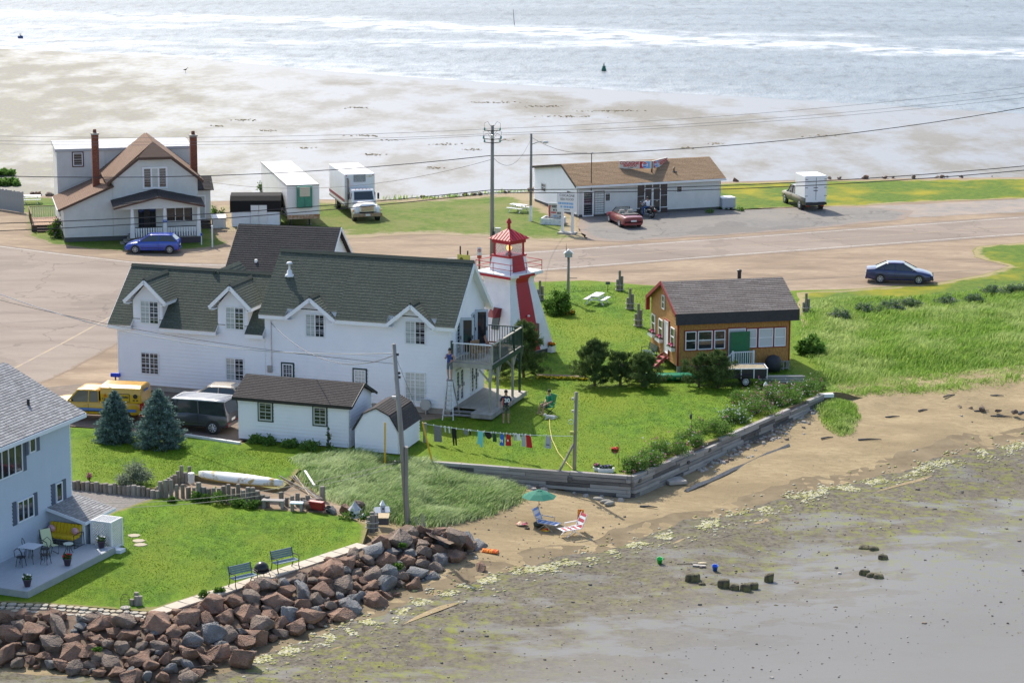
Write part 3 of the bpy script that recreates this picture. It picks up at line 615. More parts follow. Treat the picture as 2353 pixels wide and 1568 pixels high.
# windows
G2=[CURTAIN,GLASS]
for u0,z0,u1,z1,pn in((-18.86,3.93,-17.68,5.29,G2),(-13.52,3.95,-12.36,5.28,G2),(-18.91,.97,-17.76,2.27,[GLASS]),(-13.57,.99,-12.42,2.31,G2),(-8.63,3.85,-7.45,5.19,G2),(-2.67,3.85,-1.44,5.19,G2),(-2.68,.62,-1.45,2.29,[CURTAIN])):
    front.window(u0,z0,u1,z1,2,2,4,panes=pn,n0=.02)
front.window(-10.06,.95,-9.43,2.2,1,3,5,trim=GREEN_TRIM,panes=[GLASS],n0=.02);front.window(-5.72,.95,-5.02,2.18,1,3,6,trim=GREEN_TRIM,panes=[CURTAIN],n0=.02)
DOORW=mk('pale_blue_door',(.5,.56,.62),None,rough=.4)
def french(w,u0,z0,u1,z1,n,frame=DOORW):
    for i in range(n):
        a,b=u0+(u1-u0)*i/n,u0+(u1-u0)*(i+1)/n
        d=w.window(a+.02,z0,b-.02,z1,1,1,1,frame=frame,fw=.13,name='door',n0=.02);w.hexa(MB(),b-.12,(z0+z1)/2-.12,b-.08,(z0+z1)/2+.08,.09,.13).obj('handle',DARKMETAL,d)
french(rs,.69,.42,2.05,2.35,2,WHITE);french(rs,3.2,.42,4.5,2.35,2,WHITE);french(rs,.75,3.15,1.5,5.1,1);french(rs,3.4,3.15,4.05,5.1,1);rs.window(4.6,3.4,5.2,5.,1,2,4,frame=DARKMETAL,n0=.02)
for y in(1.6,4.1):  # balcony doors standing open
    dl=WF(H1,.05,y,rad(25));d=dl.window(0,3.12,.72,5.18,1,1,1,frame=DOORW,fw=.12,name='door',n0=0.);dl.hexa(MB(),.62,4.0,.67,4.2,.08,.13).obj('handle',DARKMETAL,d);dl.hexa(MB(),0,3.12,.72,5.18,-.05,0.).obj('door_leaf',mk('grey_blue_door',(.2,.24,.3),None,rough=.5),d)
# meter, conduit, roof vent
front.hexa(MB(),-10.95,1.65,-10.68,2.05,.02,.16).obj('electricity_meter',STEEL,H1);MB().tube([(-10.71,-.07,2.0),(-10.71,-.07,4.62)],.025).obj('conduit',STEEL,H1)
v=MB();v.lathe([(.3,0),(.24,.12),(.16,.16),(.14,.34),(.06,.4),(.06,.72),(.2,.74),(.12,.84),(.02,.86)],(-10.25,1.6,6.9),10);v.obj('roof_vent',WHITE,H1,True)
# balcony and deck
DECK=mk('grey_deck_board',(.36,.33,.28),(.46,.42,.36),3,.85,stretch=(1,.3,1));RAILG=mk('green_painted_rail',(.012,.045,.035),None,rough=.45);RAILW=mk('worn_grey_rail',(.3,.28,.23),(.4,.38,.32),3,.8)
DKX=2.42
for i in range(17):  # lower deck planks
    MB().box(.05+i*.152,-.75 if i>8 else .45,.32,.05+i*.152+.145,5.5,.36).obj('deck_plank',DECK,H1)
MB().box(1.45,-.79,.12,2.64,-.752,.358).obj('deck_skirt',GREYWOOD,H1);MB().box(2.642,-.75,.12,2.68,5.5,.358).obj('deck_skirt',GREYWOOD,H1)
for i in range(2):MB().box(.15,-.35+i*.38,.06+.11*i,1.44,.0+i*.4,.1+.11*i).obj('step',GREYWOOD,H1)
for i in range(16):MB().box(.04+i*.15,-.05,2.98,.04+i*.15+.144,5.35,3.02).obj('balcony_plank',DECK,H1)
for a in((.04,-.1,DKX,-.052),(.04,5.352,DKX,5.4)):MB().box(a[0],a[1],2.76,a[2],a[3],3.01).obj('balcony_joist',RAILW,H1)
MB().box(DKX+.05,-.1,2.76,DKX+.1,5.4,3.01).obj('balcony_joist',RAILG,H1)
for y,m in((-.2,RAILW),(1.15,RAILW),(3.85,RAILW),(5.15,RAILG)):
    MB().box(DKX-.12,y-.06,.36 if y>-.5 else 0,DKX,y+.06,2.76).obj('post',m,H1);part_beam('brace',(DKX-.06,y+.05,2.1),(DKX-.06,y+.6,2.74),.07,.09,m,H1);part_beam('brace',(DKX-.1,y,2.1),(DKX-.7,y,2.74),.07,.09,m,H1)
def railing(p0,p1,mat,cap,nb,z0=3.02,z1=4.1,post=True):
    d=Vector(p1)-Vector(p0)
    part_beam('top_rail',(*p0,z1),(*p1,z1),.11,.05,cap,H1);part_beam('bottom_rail',(*p0,z0+.09),(*p1,z0+.09),.05,.06,mat,H1)
    for i in range(nb):
        q=Vector(p0)+d*((i+.5)/nb);MB().box(q.x-.016,q.y-.016,z0+.1,q.x+.016,q.y+.016,z1-.02).obj('baluster',mat,H1)
railing((.1,-.02),(DKX,-.02),RAILW,WHITE,15);railing((DKX,-.02),(DKX,5.3),RAILG,RAILW,34);railing((DKX,5.3),(.1,5.3),RAILG,RAILG,15)
for x,y,m in((.08,-.02,RAILG),(DKX,-.02,RAILW),(DKX,1.3,RAILW),(DKX,3.9,RAILG),(DKX,5.3,RAILG)):MB().box(x-.05,y-.05,2.76,x+.05,y+.05,4.2).obj('newel_post',m,H1)

# ================================================================ house behind with black roof
H2=thing('house','white house with plain black shingle gable roof behind the long white house','house',(-12.28,160.79,0),rad(-10.5))
bl,bw,be,br_=6.3,6.7,3.3,5.78
MB().box(-bl,0,0,0,bw,be).obj('wall',SIDING,H2)
kk=(br_-be)/(bw/2)
roof(H2,(-bl-.35,-.35,be-.35*kk),(.35,-.35,be-.35*kk),(.35,bw/2,br_),(-bl-.35,bw/2,br_),R_BLACK);roof(H2,(.35,bw+.35,be-.35*kk),(-bl-.35,bw+.35,be-.35*kk),(-bl-.35,bw/2,br_),(.35,bw/2,br_),R_BLACK)
g=WF(H2,0,0,rad(90));g.wall([(0,be-.1),(bw,be-.1),(bw/2,br_-.06)],SIDING,name='gable_wall');g.siding([(0,0),(bw,0),(bw,be),(bw/2,br_-.08),(0,be)],SIDING,.22)
WF(H2,-bl,bw,rad(270)).wall([(0,be-.1),(bw,be-.1),(bw/2,br_-.06)],SIDING,name='gable_wall')
for y in(-.35,bw+.35):part_beam('rake_board',(.37,y,be-.35*kk),(.37,bw/2,br_),.04,.18,EAVE,H2);part_beam('rake_board',(-bl-.37,y,be-.35*kk),(-bl-.37,bw/2,br_),.04,.12,mk('raw_edge',(.4,.3,.2),None),H2)
v=MB();v.lathe([(.12,0),(.1,.25),(.02,.27)],(-4.7,.6,3.75),8);v.obj('roof_vent',WHITE,H2)

# ================================================================ lighthouse
LHB=G(1168,806,0)
LH=thing('lighthouse','white square tapering lighthouse with red stripe, red railing and red lantern roof','lighthouse',(LHB.x,LHB.y,0),rad(-42))
def sq(a,z):return[(-a,-a,z),(a,-a,z),(a,a,z),(-a,a,z)]
prof=[(2.0,.25),(1.86,.9),(1.6,2.1),(1.36,3.2),(1.16,4.1),(1.08,4.45),(1.1,4.62),(1.2,4.78),(1.38,4.9)]
WSH=mk('white_shingles',(.8,.8,.81),(.72,.73,.75),2.,.6)
b=MB();b.rings([sq(a,z)for a,z in prof]);b.obj('tower',WSH,LH)
def half(z):
    for(a0,z0),(a1,z1)in zip(prof,prof[1:]):
        if z0<=z<=z1:return a0+(a1-a0)*(z-z0)/(z1-z0)
    return prof[-1][0]
NC=24
for f in range(4):  # shingle courses, each a thin band on its face
    an=f*math.pi/2
    for i in range(NC):
        z0,z1=.28+i*(4.6-.28)/NC,.28+(i+1)*(4.6-.28)/NC;a0,a1=half(z0),half(z1);e0,e1=a0+.028,a1+.006
        pts=[(-a0,-e0,z0),(a0,-e0,z0),(a0,-a0+.01,z0),(-a0,-a0+.01,z0),(-a1,-e1,z1),(a1,-e1,z1),(a1,-a1+.01,z1),(-a1,-a1+.01,z1)]
        ca,sa=math.cos(an),math.sin(an)
        if f in(0,1,3):MB().hexa([(x*ca-y*sa,x*sa+y*ca,z)for x,y,z in pts]).obj('shingle_course',WSH,LH)
def on_face(f,pts):
    ca,sa=math.cos(f*math.pi/2),math.sin(f*math.pi/2);return[(x*ca-y*sa,x*sa+y*ca,z)for x,y,z in pts]
STR=1  # the face with the stripe (towards +x)
mb=MB();R=[]
for z in[.28+i*.24 for i in range(18)]+[4.45,4.62,4.78,4.9]:
    a=half(z);w=a*(.34+.17*min(1,z/4.4));e=a+.034
    R.append(on_face(STR,[(-w,-e,z),(w,-e,z),(w,-a,z),(-w,-a,z)]))
mb.rings(R);mb.obj('red_stripe',RED,LH)
MB().rings([sq(1.98,.0),sq(1.98,.27)]).obj('foundation',mk('dark_foundation',(.09,.09,.09),None),LH)
MB().box(-1.5,-1.5,4.9,1.5,1.5,5.1).obj('gallery',WHITE,LH,bev=.02)
for f,m_,w in((0,RED,1.5),(STR,RED,.72),(3,RED,1.5)):MB().add(on_face(f,[]),[]);MB().hexa(on_face(f,[(-w,-1.515,4.86),(w,-1.515,4.86),(w,-1.49,4.86),(-w,-1.49,4.86),(-w,-1.515,5.02),(w,-1.515,5.02),(w,-1.49,5.02),(-w,-1.49,5.02)])).obj('gallery_trim',m_,LH)
mb=MB();mb.rings([sq(.86,5.1),sq(.72,6.0)]);mb.obj('lantern_base',WHITE,LH)
mb=MB();mb.hexa(on_face(STR,[(-.58,-.875,5.11),(.58,-.875,5.11),(.58,-.8,5.11),(-.58,-.8,5.11),(-.5,-.735,5.98),(.5,-.735,5.98),(.5,-.68,5.98),(-.5,-.68,5.98)]));mb.obj('red_stripe',RED,LH)
MB().box(-.78,-.78,6.0,.78,.78,6.1).obj('lantern_sill',RED,LH)
for x in(-.62,.62):
    for y in(-.62,.62):MB().box(x-.05,y-.05,6.1,x+.05,y+.05,6.86).obj('lantern_post',RED,LH)
LGLASS=mk('lantern_glass',(.6,.65,.68),None,rough=.05)
nt_=LGLASS.node_tree;b_=nt_.nodes['Principled BSDF'];b_.inputs['Alpha'].default_value=.22
for f in range(4):MB().hexa(on_face(f,[(-.57,-.625,6.1),(.57,-.625,6.1),(.57,-.615,6.1),(-.57,-.615,6.1),(-.57,-.625,6.84),(.57,-.625,6.84),(.57,-.615,6.84),(-.57,-.615,6.84)])).obj('lantern_pane',LGLASS,LH)
MB().box(-.74,-.74,6.84,.74,.74,7.06).obj('lantern_cornice',RED,LH)
RROOF=mk('red_metal_roof',(.42,.008,.025),(.36,.008,.022),2,.5)
mb=MB();mb.rings([sq(.88,7.06),sq(.9,7.1),sq(.1,7.68)]);
for f in range(4):
    for i in range(-3,4):
        x=i*.24;t=1-abs(x)/.9
        if t>.15:beam(mb,*on_face(f,[(x,-.9,7.12),(x,-.9+.78*t,7.12+.56*t)]),.025,.03)
mb.obj('lantern_roof',RROOF,LH)
mb=MB();mb.lathe([(.1,7.62),(.09,8.0),(.11,8.02),(.16,8.04),(.15,8.16),(.09,8.26),(.02,8.36)],n=10);mb.obj('finial',RED,LH)
LAMP=bpy.data.materials.new('lit_lamp');LAMP.use_nodes=True;b_=LAMP.node_tree.nodes['Principled BSDF'];b_.inputs['Base Color'].default_value=(1,.6,.15,1);b_.inputs['Emission Color'].default_value=(1,.48,.08,1);b_.inputs['Emission Strength'].default_value=2.2
mb=MB();mb.ell((.1,-.1,6.52),.16,.16,.2,10,6);mb.obj('lamp',LAMP,LH,True);mb=MB();mb.lathe([(.2,6.1),(.2,6.22),(.1,6.24),(.08,6.33)],(.1,-.1,0),10);mb.obj('lamp_base',DARKMETAL,LH)
GR=1.44
for f in range(4):
    part_beam('gallery_rail',*on_face(f,[(-GR,-GR,5.75),(GR,-GR,5.75)]),.035,.035,RED,LH);part_beam('gallery_rail',*on_face(f,[(-GR,-GR,5.42),(GR,-GR,5.42)]),.03,.03,RED,LH)
    for x in(-GR,0):MB().tube(on_face(f,[(x,-GR,5.1),(x,-GR,5.78)]),.022).obj('gallery_post',RED,LH)
# red awning and dark window on the face beside the house
mb=MB();mb.hexa(on_face(0,[(.1,-2.15,2.5),(.75,-2.15,2.5),(.75,-1.6,2.45),(.1,-1.6,2.45),(.1,-1.75,3.0),(.75,-1.75,3.0),(.75,-1.45,3.0),(.1,-1.45,3.0)]));mb.obj('awning',mk('dark_red',(.16,.012,.015),None),LH)
mb=MB();mb.hexa(on_face(0,[(.15,-1.78,1.7),(.7,-1.78,1.7),(.7,-1.6,1.7),(.15,-1.6,1.7),(.15,-1.62,2.5),(.7,-1.62,2.5),(.7,-1.5,2.5),(.15,-1.5,2.5)]));mb.obj('window',GLASS,LH)
mb=MB();mb.ell(on_face(STR,[(.0,-1.66,2.45)])[0],.09,.09,.07,8,4);mb.obj('flood_lamp',WHITE,LH,True)
mb=MB();mb.box(1.6,.7,1.1,1.9,.74,1.9);mb.obj('conduit',STEEL,LH)

# ================================================================ seafood shop
SF=thing('shop','low white seafood shop with tan shingle roof and a V sign on the roof','shop',(5.36,205.41,0),rad(21.44))
sl_,sw,sh,sr,swr,sb=13.1,9.56,2.72,3.96,2.87,2.95
CREAM=mk('off_white_siding',(.66,.65,.62),(.6,.6,.57),1.5,.6)
MB().box(0.02,.02,-.1,sl_-.02,sw,.22).obj('foundation',mk('dark_foundation',(.09,.09,.09),None),SF)
f_=WF(SF,0,0,0);f_.wall([(0,.2),(sl_,.2),(sl_,sh),(0,sh)],CREAM);f_.siding([(.1,.22),(sl_-.1,.22),(sl_-.1,sh-.05),(.1,sh-.05)],CREAM,.19)
sp=[(0,.2),(sw,.2),(sw,sb-.1),(sw-swr,sr-.1),(sw,sb)]
g=WF(SF,0,sw,rad(270));gp=[(0,.2),(sw,.2),(sw,sh),(sw-swr,sr-.06),(0,sb)];g.wall(gp,WHITE);g.siding([(0,.22),(sw-.1,.22),(sw-.1,sh),(sw-swr,sr-.08),(0,sb)],SIDING,.22)
gp2=[(0,.2),(sw,.2),(sw,sb),(swr,sr-.06),(0,sh)];WF(SF,sl_,0,rad(90)).wall(gp2,WHITE);WF(SF,sl_,sw,rad(180)).wall([(0,.2),(sl_,.2),(sl_,sb),(0,sb)],WHITE)
ks=(sr-sh)/swr
roof(SF,(-.3,-.35,sh-.35*ks),(sl_+.3,-.35,sh-.35*ks),(sl_+.3,swr,sr),(-.3,swr,sr),R_TAN);roof(SF,(sl_+.3,sw+.2,sb-.05),(-.3,sw+.2,sb-.05),(-.3,swr,sr),(sl_+.3,swr,sr),R_TAN)
MB().box(-.3,-.47,sh-.35*ks-.1,sl_+.3,-.352,sh-.35*ks+.06).obj('gutter',WHITE,SF);MB().tube([(.05,-.1,sh-.3),(.05,-.06,.1)],.04).obj('downpipe',WHITE,SF)
for a in(((-.32,-.35,sh-.35*ks),(-.32,swr,sr)),((-.32,swr,sr),(-.32,sw+.2,sb-.05))):part_beam('rake_board',*a,.04,.16,mk('dark_trim',(.03,.025,.02),None),SF)
f_.window(.42,.02,1.42,2.15,1,1,2,fw=.11,name='door',n0=.02)
w=f_.window(1.5,.1,2.4,2.1,1,3,6,panes=[CURTAIN],frame=mk('brown_bars',(.2,.17,.14),None),fw=.05,name='window');f_.window(2.42,1.18,2.95,1.9,1,1,1,panes=[GLASS],n0=.02)
BROWNDK=mk('dark_brown_door',(.05,.025,.025),None,rough=.5)
f_.hexa(MB(),5.36,-.05,8.14,.45,0,.08).obj('door_panel',BROWNDK,SF)
f_.window(5.3,.42,8.18,2.5,4,1,2,panes=[GLASS],fw=.06,name='window',n0=.03)
for u in(6.0,6.76):d=f_.window(u,.1,u+.72,2.12,1,1,2,fw=.06,name='door',n0=.07);f_.hexa(MB(),u+.3,1.0,u+.45,1.06,.14,.18).obj('handle',STEEL,d)
f_.window(8.94,1.6,9.5,2.2,1,1,1,n0=.02)
g.window(1.75,1.12,2.7,1.85,1,2,2,n0=.02);g.window(7.5,1.08,8.35,1.9,1,2,2,n0=.02,frame=mk('brown_bars',(.2,.17,.14),None))
mb=MB();mb.lathe([(.25,0),(.25,.05),(.06,.08),(.06,.35),(.1,.36),(.02,.42)],(9.2,1.0,3.2),8);mb.obj('roof_vent',DARKMETAL,SF)
# V-shaped roof sign
SG=thing('roof_sign','V-shaped sign reading COCAGNE SEAFOOD standing on the tan roof','sign',SF.matrix_basis@Vector((7.15,1.0,3.2)),rad(21.44))
SIGNW=mk('sign_face',(.62,.6,.54),(.55,.53,.48),2,.5);REDL=mk('red_lettering',(.5,.02,.02),None);BLUEL=mk('blue_print',(.05,.2,.55),None);BLACKL=mk('black_lettering',(.02,.02,.02),None);LBLUE=mk('light_blue_print',(.2,.42,.7),None);WHITEL=mk('white_print',(.85,.85,.85),None)
for s,ang,ln in((-1,rad(10),2.75),(1,rad(-42),2.75)):
    P=bpy.data.objects.new('sign_panel',None)
    mb=MB();wv=WF(None,0,0,0)
    mb.box(0,-.06,.38,ln,.06,1.02);pn=mb.obj('sign_panel',SIGNW,SG);bpy.data.objects.remove(P)
    pn.rotation_euler=(0,0,math.pi-(-rad(2))if s<0 else rad(38));
    if s<0:
        pn.rotation_euler=(0,0,math.pi+rad(-20)+rad(0));fy,rt=.064,math.pi  # readable side is local +y turned round
    else:fy,rt=-.064,0.
    sgn=-1 if s<0 else 1
    def put(fn,u,z,**k):pass
    def X(u):return ln-u if s<0 else u  # u measured from the reader's left
    rot=(math.pi/2,0,rt)
    if s<0:
        text('lettering','COCAGNE',.33,REDL,pn,(X(.86),fy,.84),rot,bold=.012);text('lettering','SEAFOOD',.25,REDL,pn,(X(.92),fy,.62),rot,bold=.01);print_bars(pn,min(X(.7),X(1.15)),max(X(.7),X(1.15)),fy,.47,.06,BLACKL);lx=2.15
    else:
        text('lettering','COCAGNE',.33,REDL,pn,(X(1.85),fy,.84),rot,bold=.012);text('lettering','SEAFOOD',.25,REDL,pn,(X(1.85),fy,.62),rot,bold=.01);print_bars(pn,X(1.6),X(2.1),fy,.47,.06,BLACKL);lx=.6
    e=.008*(1 if fy>0 else-1)
    mb=MB()
    x0,x1,xm=X(lx-.42),X(lx+.42),X(lx)
    mb.box(min(x0,xm),min(fy,fy+e*.4),.42,max(x0,xm),max(fy,fy+e*.4),.98,0);mb.box(min(x1,xm),min(fy,fy+e*.4),.42,max(x1,xm),max(fy,fy+e*.4),.98,1)
    mb.obj('logo_panel',[REDL,LBLUE],pn)
    cir=[(xm+.25*math.cos(a),.7+.25*math.sin(a))for a in[2*math.pi*i/24 for i in range(24)]];mb=MB();mb.prism(cir,min(fy,fy+e),max(fy,fy+e),'y');mb.obj('logo_disc',WHITEL,pn)
    for t0,t1,m_ in((.12,.88,REDL),(1.12,1.88,BLUEL)):
        seg=[(xm+.22*math.cos(a),.7+.22*math.sin(a))for a in[math.pi*(t0+(t1-t0)*i/12)for i in range(13)]];mb=MB();mb.prism(seg,min(fy,fy+e*1.4),max(fy,fy+e*1.4),'y');mb.obj('logo_half',m_,pn)
    text('lettering','PEPSI',.12,BLUEL,pn,(xm,fy+e*1.2,.7),rot,bold=.008)
MB().box(-.05,-.05,-.3,.05,.05,1.0).obj('sign_post',DARKMETAL,SG)

# ================================================================ brown roofed house
q=.9893
BH=thing('house','cream clapboard house with brown hipped-gable roof, front porch and two brick chimneys','house',(-31.37*q,195.07*q,.35),rad(13.37))
CB=mk('cream_siding',(.64,.635,.60),(.58,.575,.545),1.5,.6);BRT=mk('brown_trim',(.09,.05,.035),None)
bL,bE,bR=6.61,4.44,7.04;bk=(bR-bE)/(bL/2);zc=6.03;xc0,xc1=bL/2-(bR-zc)/bk,bL/2+(bR-zc)/bk
MB().box(-3.75,.03,-.4,bL-.03,7.,.05).obj('foundation',mk('dark_foundation',(.09,.09,.09),None),BH)
f_=WF(BH,0,0,0);fp=[(0,0),(bL,0),(bL,bE),(xc1,zc),(xc0,zc),(0,bE)];f_.wall(fp,CB);f_.siding([(.06,.02),(bL-.06,.02),(bL-.06,bE),(xc1,zc-.05),(xc0,zc-.05),(.06,bE)],CB,.2)
MB().box(.02,.1,0,bL-.02,7.1,bE).obj('wall',CB,BH)
ov=.4
roof(BH,(bL+ov,-.4,bE-ov*bk),(bL+ov,7.1,bE-ov*bk),(bL/2,7.1,bR),(bL/2,.9,bR),R_BROWN,name='roof')
roof(BH,(-ov,7.1,bE-ov*bk),(-ov,-.4,bE-ov*bk),(bL/2,.9,bR),(bL/2,7.1,bR),R_BROWN,name='roof')
for s in(-1,1):  # lower front corners of the slopes beside the clipped gable
    xa=bL/2+s*(bL/2+ov);xb=xc0 if s<0 else xc1
    part_beam('rake_board',(xa,-.42,bE-ov*bk),(xb,-.42,zc),.05,.2,BRT,BH)
    part_beam('fascia',(xa,-.42,bE-ov*bk),(xa,7.1,bE-ov*bk),.05,.18,BRT,BH)
mb=MB();mb.add([(xc0-.02,-.43,zc-.02),(xc1+.02,-.43,zc-.02),(bL/2,.95,bR+.02),(xc0-.02,-.43,zc+.12),(xc1+.02,-.43,zc+.12),(bL/2,.95,bR+.14)],[(0,2,1),(3,4,5),(0,1,4,3),(1,2,5,4),(2,0,3,5)]);mb.obj('hip_roof',mk('brown_hip',(.18,.115,.08),(.13,.08,.055),5,.9,stretch=(.3,4,4)),BH)
part_beam('fascia',(xc0,-.44,zc),(xc1,-.44,zc),.05,.18,BRT,BH)
f_.window(2.35,3.62,4.28,5.33,3,1,1,fw=.13,panes=[GLASS,CURTAIN,GLASS],n0=.02)
# lean-to
lx,lz0,lz1=-3.95,2.25,3.92
l_=WF(BH,0,0,0);lp=[(-3.75,0),(0,0),(0,lz1),(-3.75,lz0+.08)];l_.wall(lp,CB);l_.siding([(-3.7,.02),(-.03,.02),(-.03,lz1-.06),(-3.7,lz0+.02)],CB,.2)
MB().box(-3.75,.1,0,0,7.0,lz0).obj('wall',CB,BH)
mb=roof(BH,(-4.2,6.9,lz0-.1),(-4.2,-.35,lz0-.1),(.1,-.35,lz1+.04),(.1,6.9,lz1+.04),R_BROWN,.08,name='lean_to_roof')
part_beam('rake_board',(-4.2,-.37,lz0-.1),(.1,-.37,lz1+.04),.05,.16,BRT,BH);part_beam('gutter',(-4.22,-.3,lz0-.1),(-4.22,6.9,lz0-.1),.1,.1,EAVE,BH)
WF(BH,-3.75,7,rad(270)).window(1.2,.9,2.2,1.9,1,1,2,n0=.02)
# flat roofed rear block
MB().box(-3.79,7.07,0,bL+.3,12.5,5.75).obj('rear_block',CB,BH);MB().box(-3.9,6.97,5.75,bL+.42,12.6,5.98).obj('flat_roof',mk('pale_flat_roof',(.45,.46,.47),(.4,.41,.43),1,.7),BH)
r_=WF(BH,0,7.07,0);r_.siding([(-3.79,2.6),(0,4.1),(0,5.7),(-3.79,5.7)],CB,.2);r_.siding([(3.5,4.0),(bL+.3,4.0),(bL+.3,5.7),(3.5,5.7)],CB,.2);r_.window(-2.5,4.6,-1.75,5.65,1,1,2,frame=EAVE,trim=BRT,n0=.02)
BRICK=shingle('brick',(.2,.06,.035),(.27,.09,.055),(.14,.09,.07),.22,.075,(.16,.06,.04))
for cx,cy,z0,z1,w_ in((-.85,3.0,3.2,7.6,.42),(6.85,3.2,3.6,7.25,.42)):
    mb=MB();mb.box(cx-w_,cy-.35,z0,cx+.1,cy+.35,z1);me=mb.mesh('chimney');ul=me.uv_layers.new(name='UVMap')
    for p in me.polygons:
        for li in p.loop_indices:c=me.vertices[me.loops[li].vertex_index].co;ul.data[li].uv=(c.x+c.y,c.z)
    ch=new_obj('chimney',me,BRICK,BH);MB().box(cx-w_-.06,cy-.41,z1,cx+.16,cy+.41,z1+.12).obj('chimney_cap',CONCRETE,ch);mb=MB();mb.lathe([(.15,z1+.12),(.13,z1+.38),(.1,z1+.4)],(cx-w_/2+.05,cy,0),8);mb.obj('chimney_pot',mk('dark_clay',(.13,.04,.03),None),ch)
# porch
pz,py=.12,-2.3
for i in range(16):MB().box(1.1+i*.345,py,pz,1.1+i*.345+.335,-.02,pz+.05).obj('porch_board',GREYWOOD,BH)
MB().box(1.12,py+.04,-.4,6.55,-.1,pz-.01).obj('porch_base',mk('dark_skirt',(.07,.055,.06),None),BH)
pr=.33;xm=3.32;pk=3.32;pe=2.52
roof(BH,(-.15,py-.35,pe),(xm,py-.35,pk),(xm,-.0,pk+.25),(-.15,-.0,pe+.25),R_DARKBR,.06,name='porch_roof');roof(BH,(xm,py-.35,pk),(6.85,py-.35,pe),(6.85,-.0,pe+.25),(xm,-.0,pk+.25),R_DARKBR,.06,name='porch_roof')
WF(BH,0,py,0).wall([(.1,pe-.12),(6.55,pe-.12),(6.55,pe+.02),(xm,pk-.06),(.1,pe+.02)],CB,.08,'porch_pediment')
part_beam('rake_board',(-.15,py-.37,pe),(xm,py-.37,pk),.05,.14,BRT,BH);part_beam('rake_board',(6.85,py-.37,pe),(xm,py-.37,pk),.05,.14,BRT,BH)
for x in(1.3,3.8,6.4):
    mb=MB();mb.rings([[(x-a,py+.02,z),(x+a,py+.02,z),(x+a,py+.02+2*a,z),(x-a,py+.02+2*a,z)]for a,z in((.17,pz+.05),(.1,pe-.12))]);mb.obj('porch_column',WHITE,BH)
for a,b_ in((1.5,3.6),(4.0,6.2)):
    part_beam('porch_rail',(a,py+.15,.95),(b_,py+.15,.95),.06,.06,mk('dark_trim',(.03,.025,.02),None),BH)
    n=11
    for i in range(n):x=a+(b_-a)*(i+.5)/n;MB().prism([(x-.045,.2),(x+.045,.2),(x+.07,.9),(x-.07,.9)],py+.13,py+.16).obj('porch_slat',WHITE,BH)
f_.window(1.95,.2,3.3,2.25,3,2,3,frame=mk('dark_trim',(.03,.025,.02),None),name='door',n0=.03,panes=[GLASS,BLACK,GLASS]);f_.window(4.1,1.0,6.2,2.2,3,1,1,n0=.03)
WF(BH,0,py,0).hexa(MB(),3.64,1.35,3.96,1.52,.02,.04).obj('number_plate',mk('number_blue',(.02,.12,.5),None),BH);text('lettering','1637',.14,WHITEL,BH,(3.8,py-.05,1.435))
for i in range(3):MB().box(.4+i*.28,py+.3,-.4+i*.17,.68+i*.28,py+1.4,-.28+i*.17).obj('step',GREYWOOD,BH)
# side entry
MB().box(bL+.3,5.4,-.2,bL+1.6,7.0,2.7).obj('side_entry',CB,BH);roof(BH,(bL+.1,5.1,2.6),(bL+1.85,5.1,2.6),(bL+1.85,6.9,3.5),(bL+.1,6.9,3.5),R_DARKBR,.06,name='entry_roof')
WF(BH,0,5.4,0).window(bL+.42,.25,bL+1.2,2.2,1,1,2,panes=[CURTAIN,GLASS],fw=.1,name='door',n0=.02)
for i in range(3):MB().box(bL+.5,4.2+i*.35,-.4+i*.2,bL+1.5,4.55+i*.35,-.25+i*.2).obj('step',mk('dark_wood_step',(.06,.045,.035),None),BH)
# side deck with rails
mk('reddish_deck',(.36,.22,.15),(.3,.19,.13),3,.85)
for i in range(12):MB().box(-6.0+i*.18,5.6,.12,-6.0+i*.18+.17,9.6,.16).obj('deck_plank',MATS['reddish_deck'],BH)
MB().box(-6.02,5.55,-.35,-3.85,5.62,.15).obj('deck_skirt',BRT,BH)
for i in range(2):MB().box(-5.6,4.9+i*.33,-.3+i*.18,-4.4,5.22+i*.33,-.2+i*.18).obj('step',BRT,BH)
for a,b_ in(((-6,9.6),(-3.85,9.6)),((-6,5.6),(-6,9.6))):
    d=Vector(b_)-Vector(a);part_beam('deck_rail',(*a,1.05),(*b_,1.05),.08,.05,BRT,BH)
    for i in range(12):p=Vector(a)+d*(i+.5)/12;MB().box(p.x-.03,p.y-.03,.16,p.x+.03,p.y+.03,1.03).obj('deck_slat',CB if a[1]>9 else BRT,BH)

# ================================================================ black and white shed, by the trailer
DS=thing('shed','low shed with black roof front and white lower walls beside the semi-trailer','shed',(-22.6,199.9,0),rad(3))
MB().box(0,0,0,3.85,2.6,1.3).obj('wall',WHITE,DS)
WF(DS,0,0,0).siding([(0,.02),(3.85,.02),(3.85,1.2),(0,1.2)],SIDING,.16)
mb=MB();mb.prism([(-.1,1.2),(-.05,2.1),(.5,2.42),(2.2,2.45),(2.75,2.1),(2.75,1.25)],-.12,3.97,'x');mb.obj('roof',R_BLACK,DS)
for i in range(2):MB().box(1.55+i*.66,-.14,.05,2.18+i*.66,-.11,1.75).obj('door',WHITE,DS)
bx=thing('storage_box','small cream storage box with a sloping white lid beside the black and white shed','box',(-23.5,199.2,0),rad(12))
MB().box(-.55,0,0,.5,.7,.75).obj('body',CB,bx);MB().hexa([(-.62,-.06,.75),(.56,-.06,.75),(.56,.8,.95),(-.62,.8,.95),(-.62,-.06,.8),(.56,-.06,.8),(.56,.8,1.0),(-.62,.8,1.0)]).obj('lid',WHITE,bx)

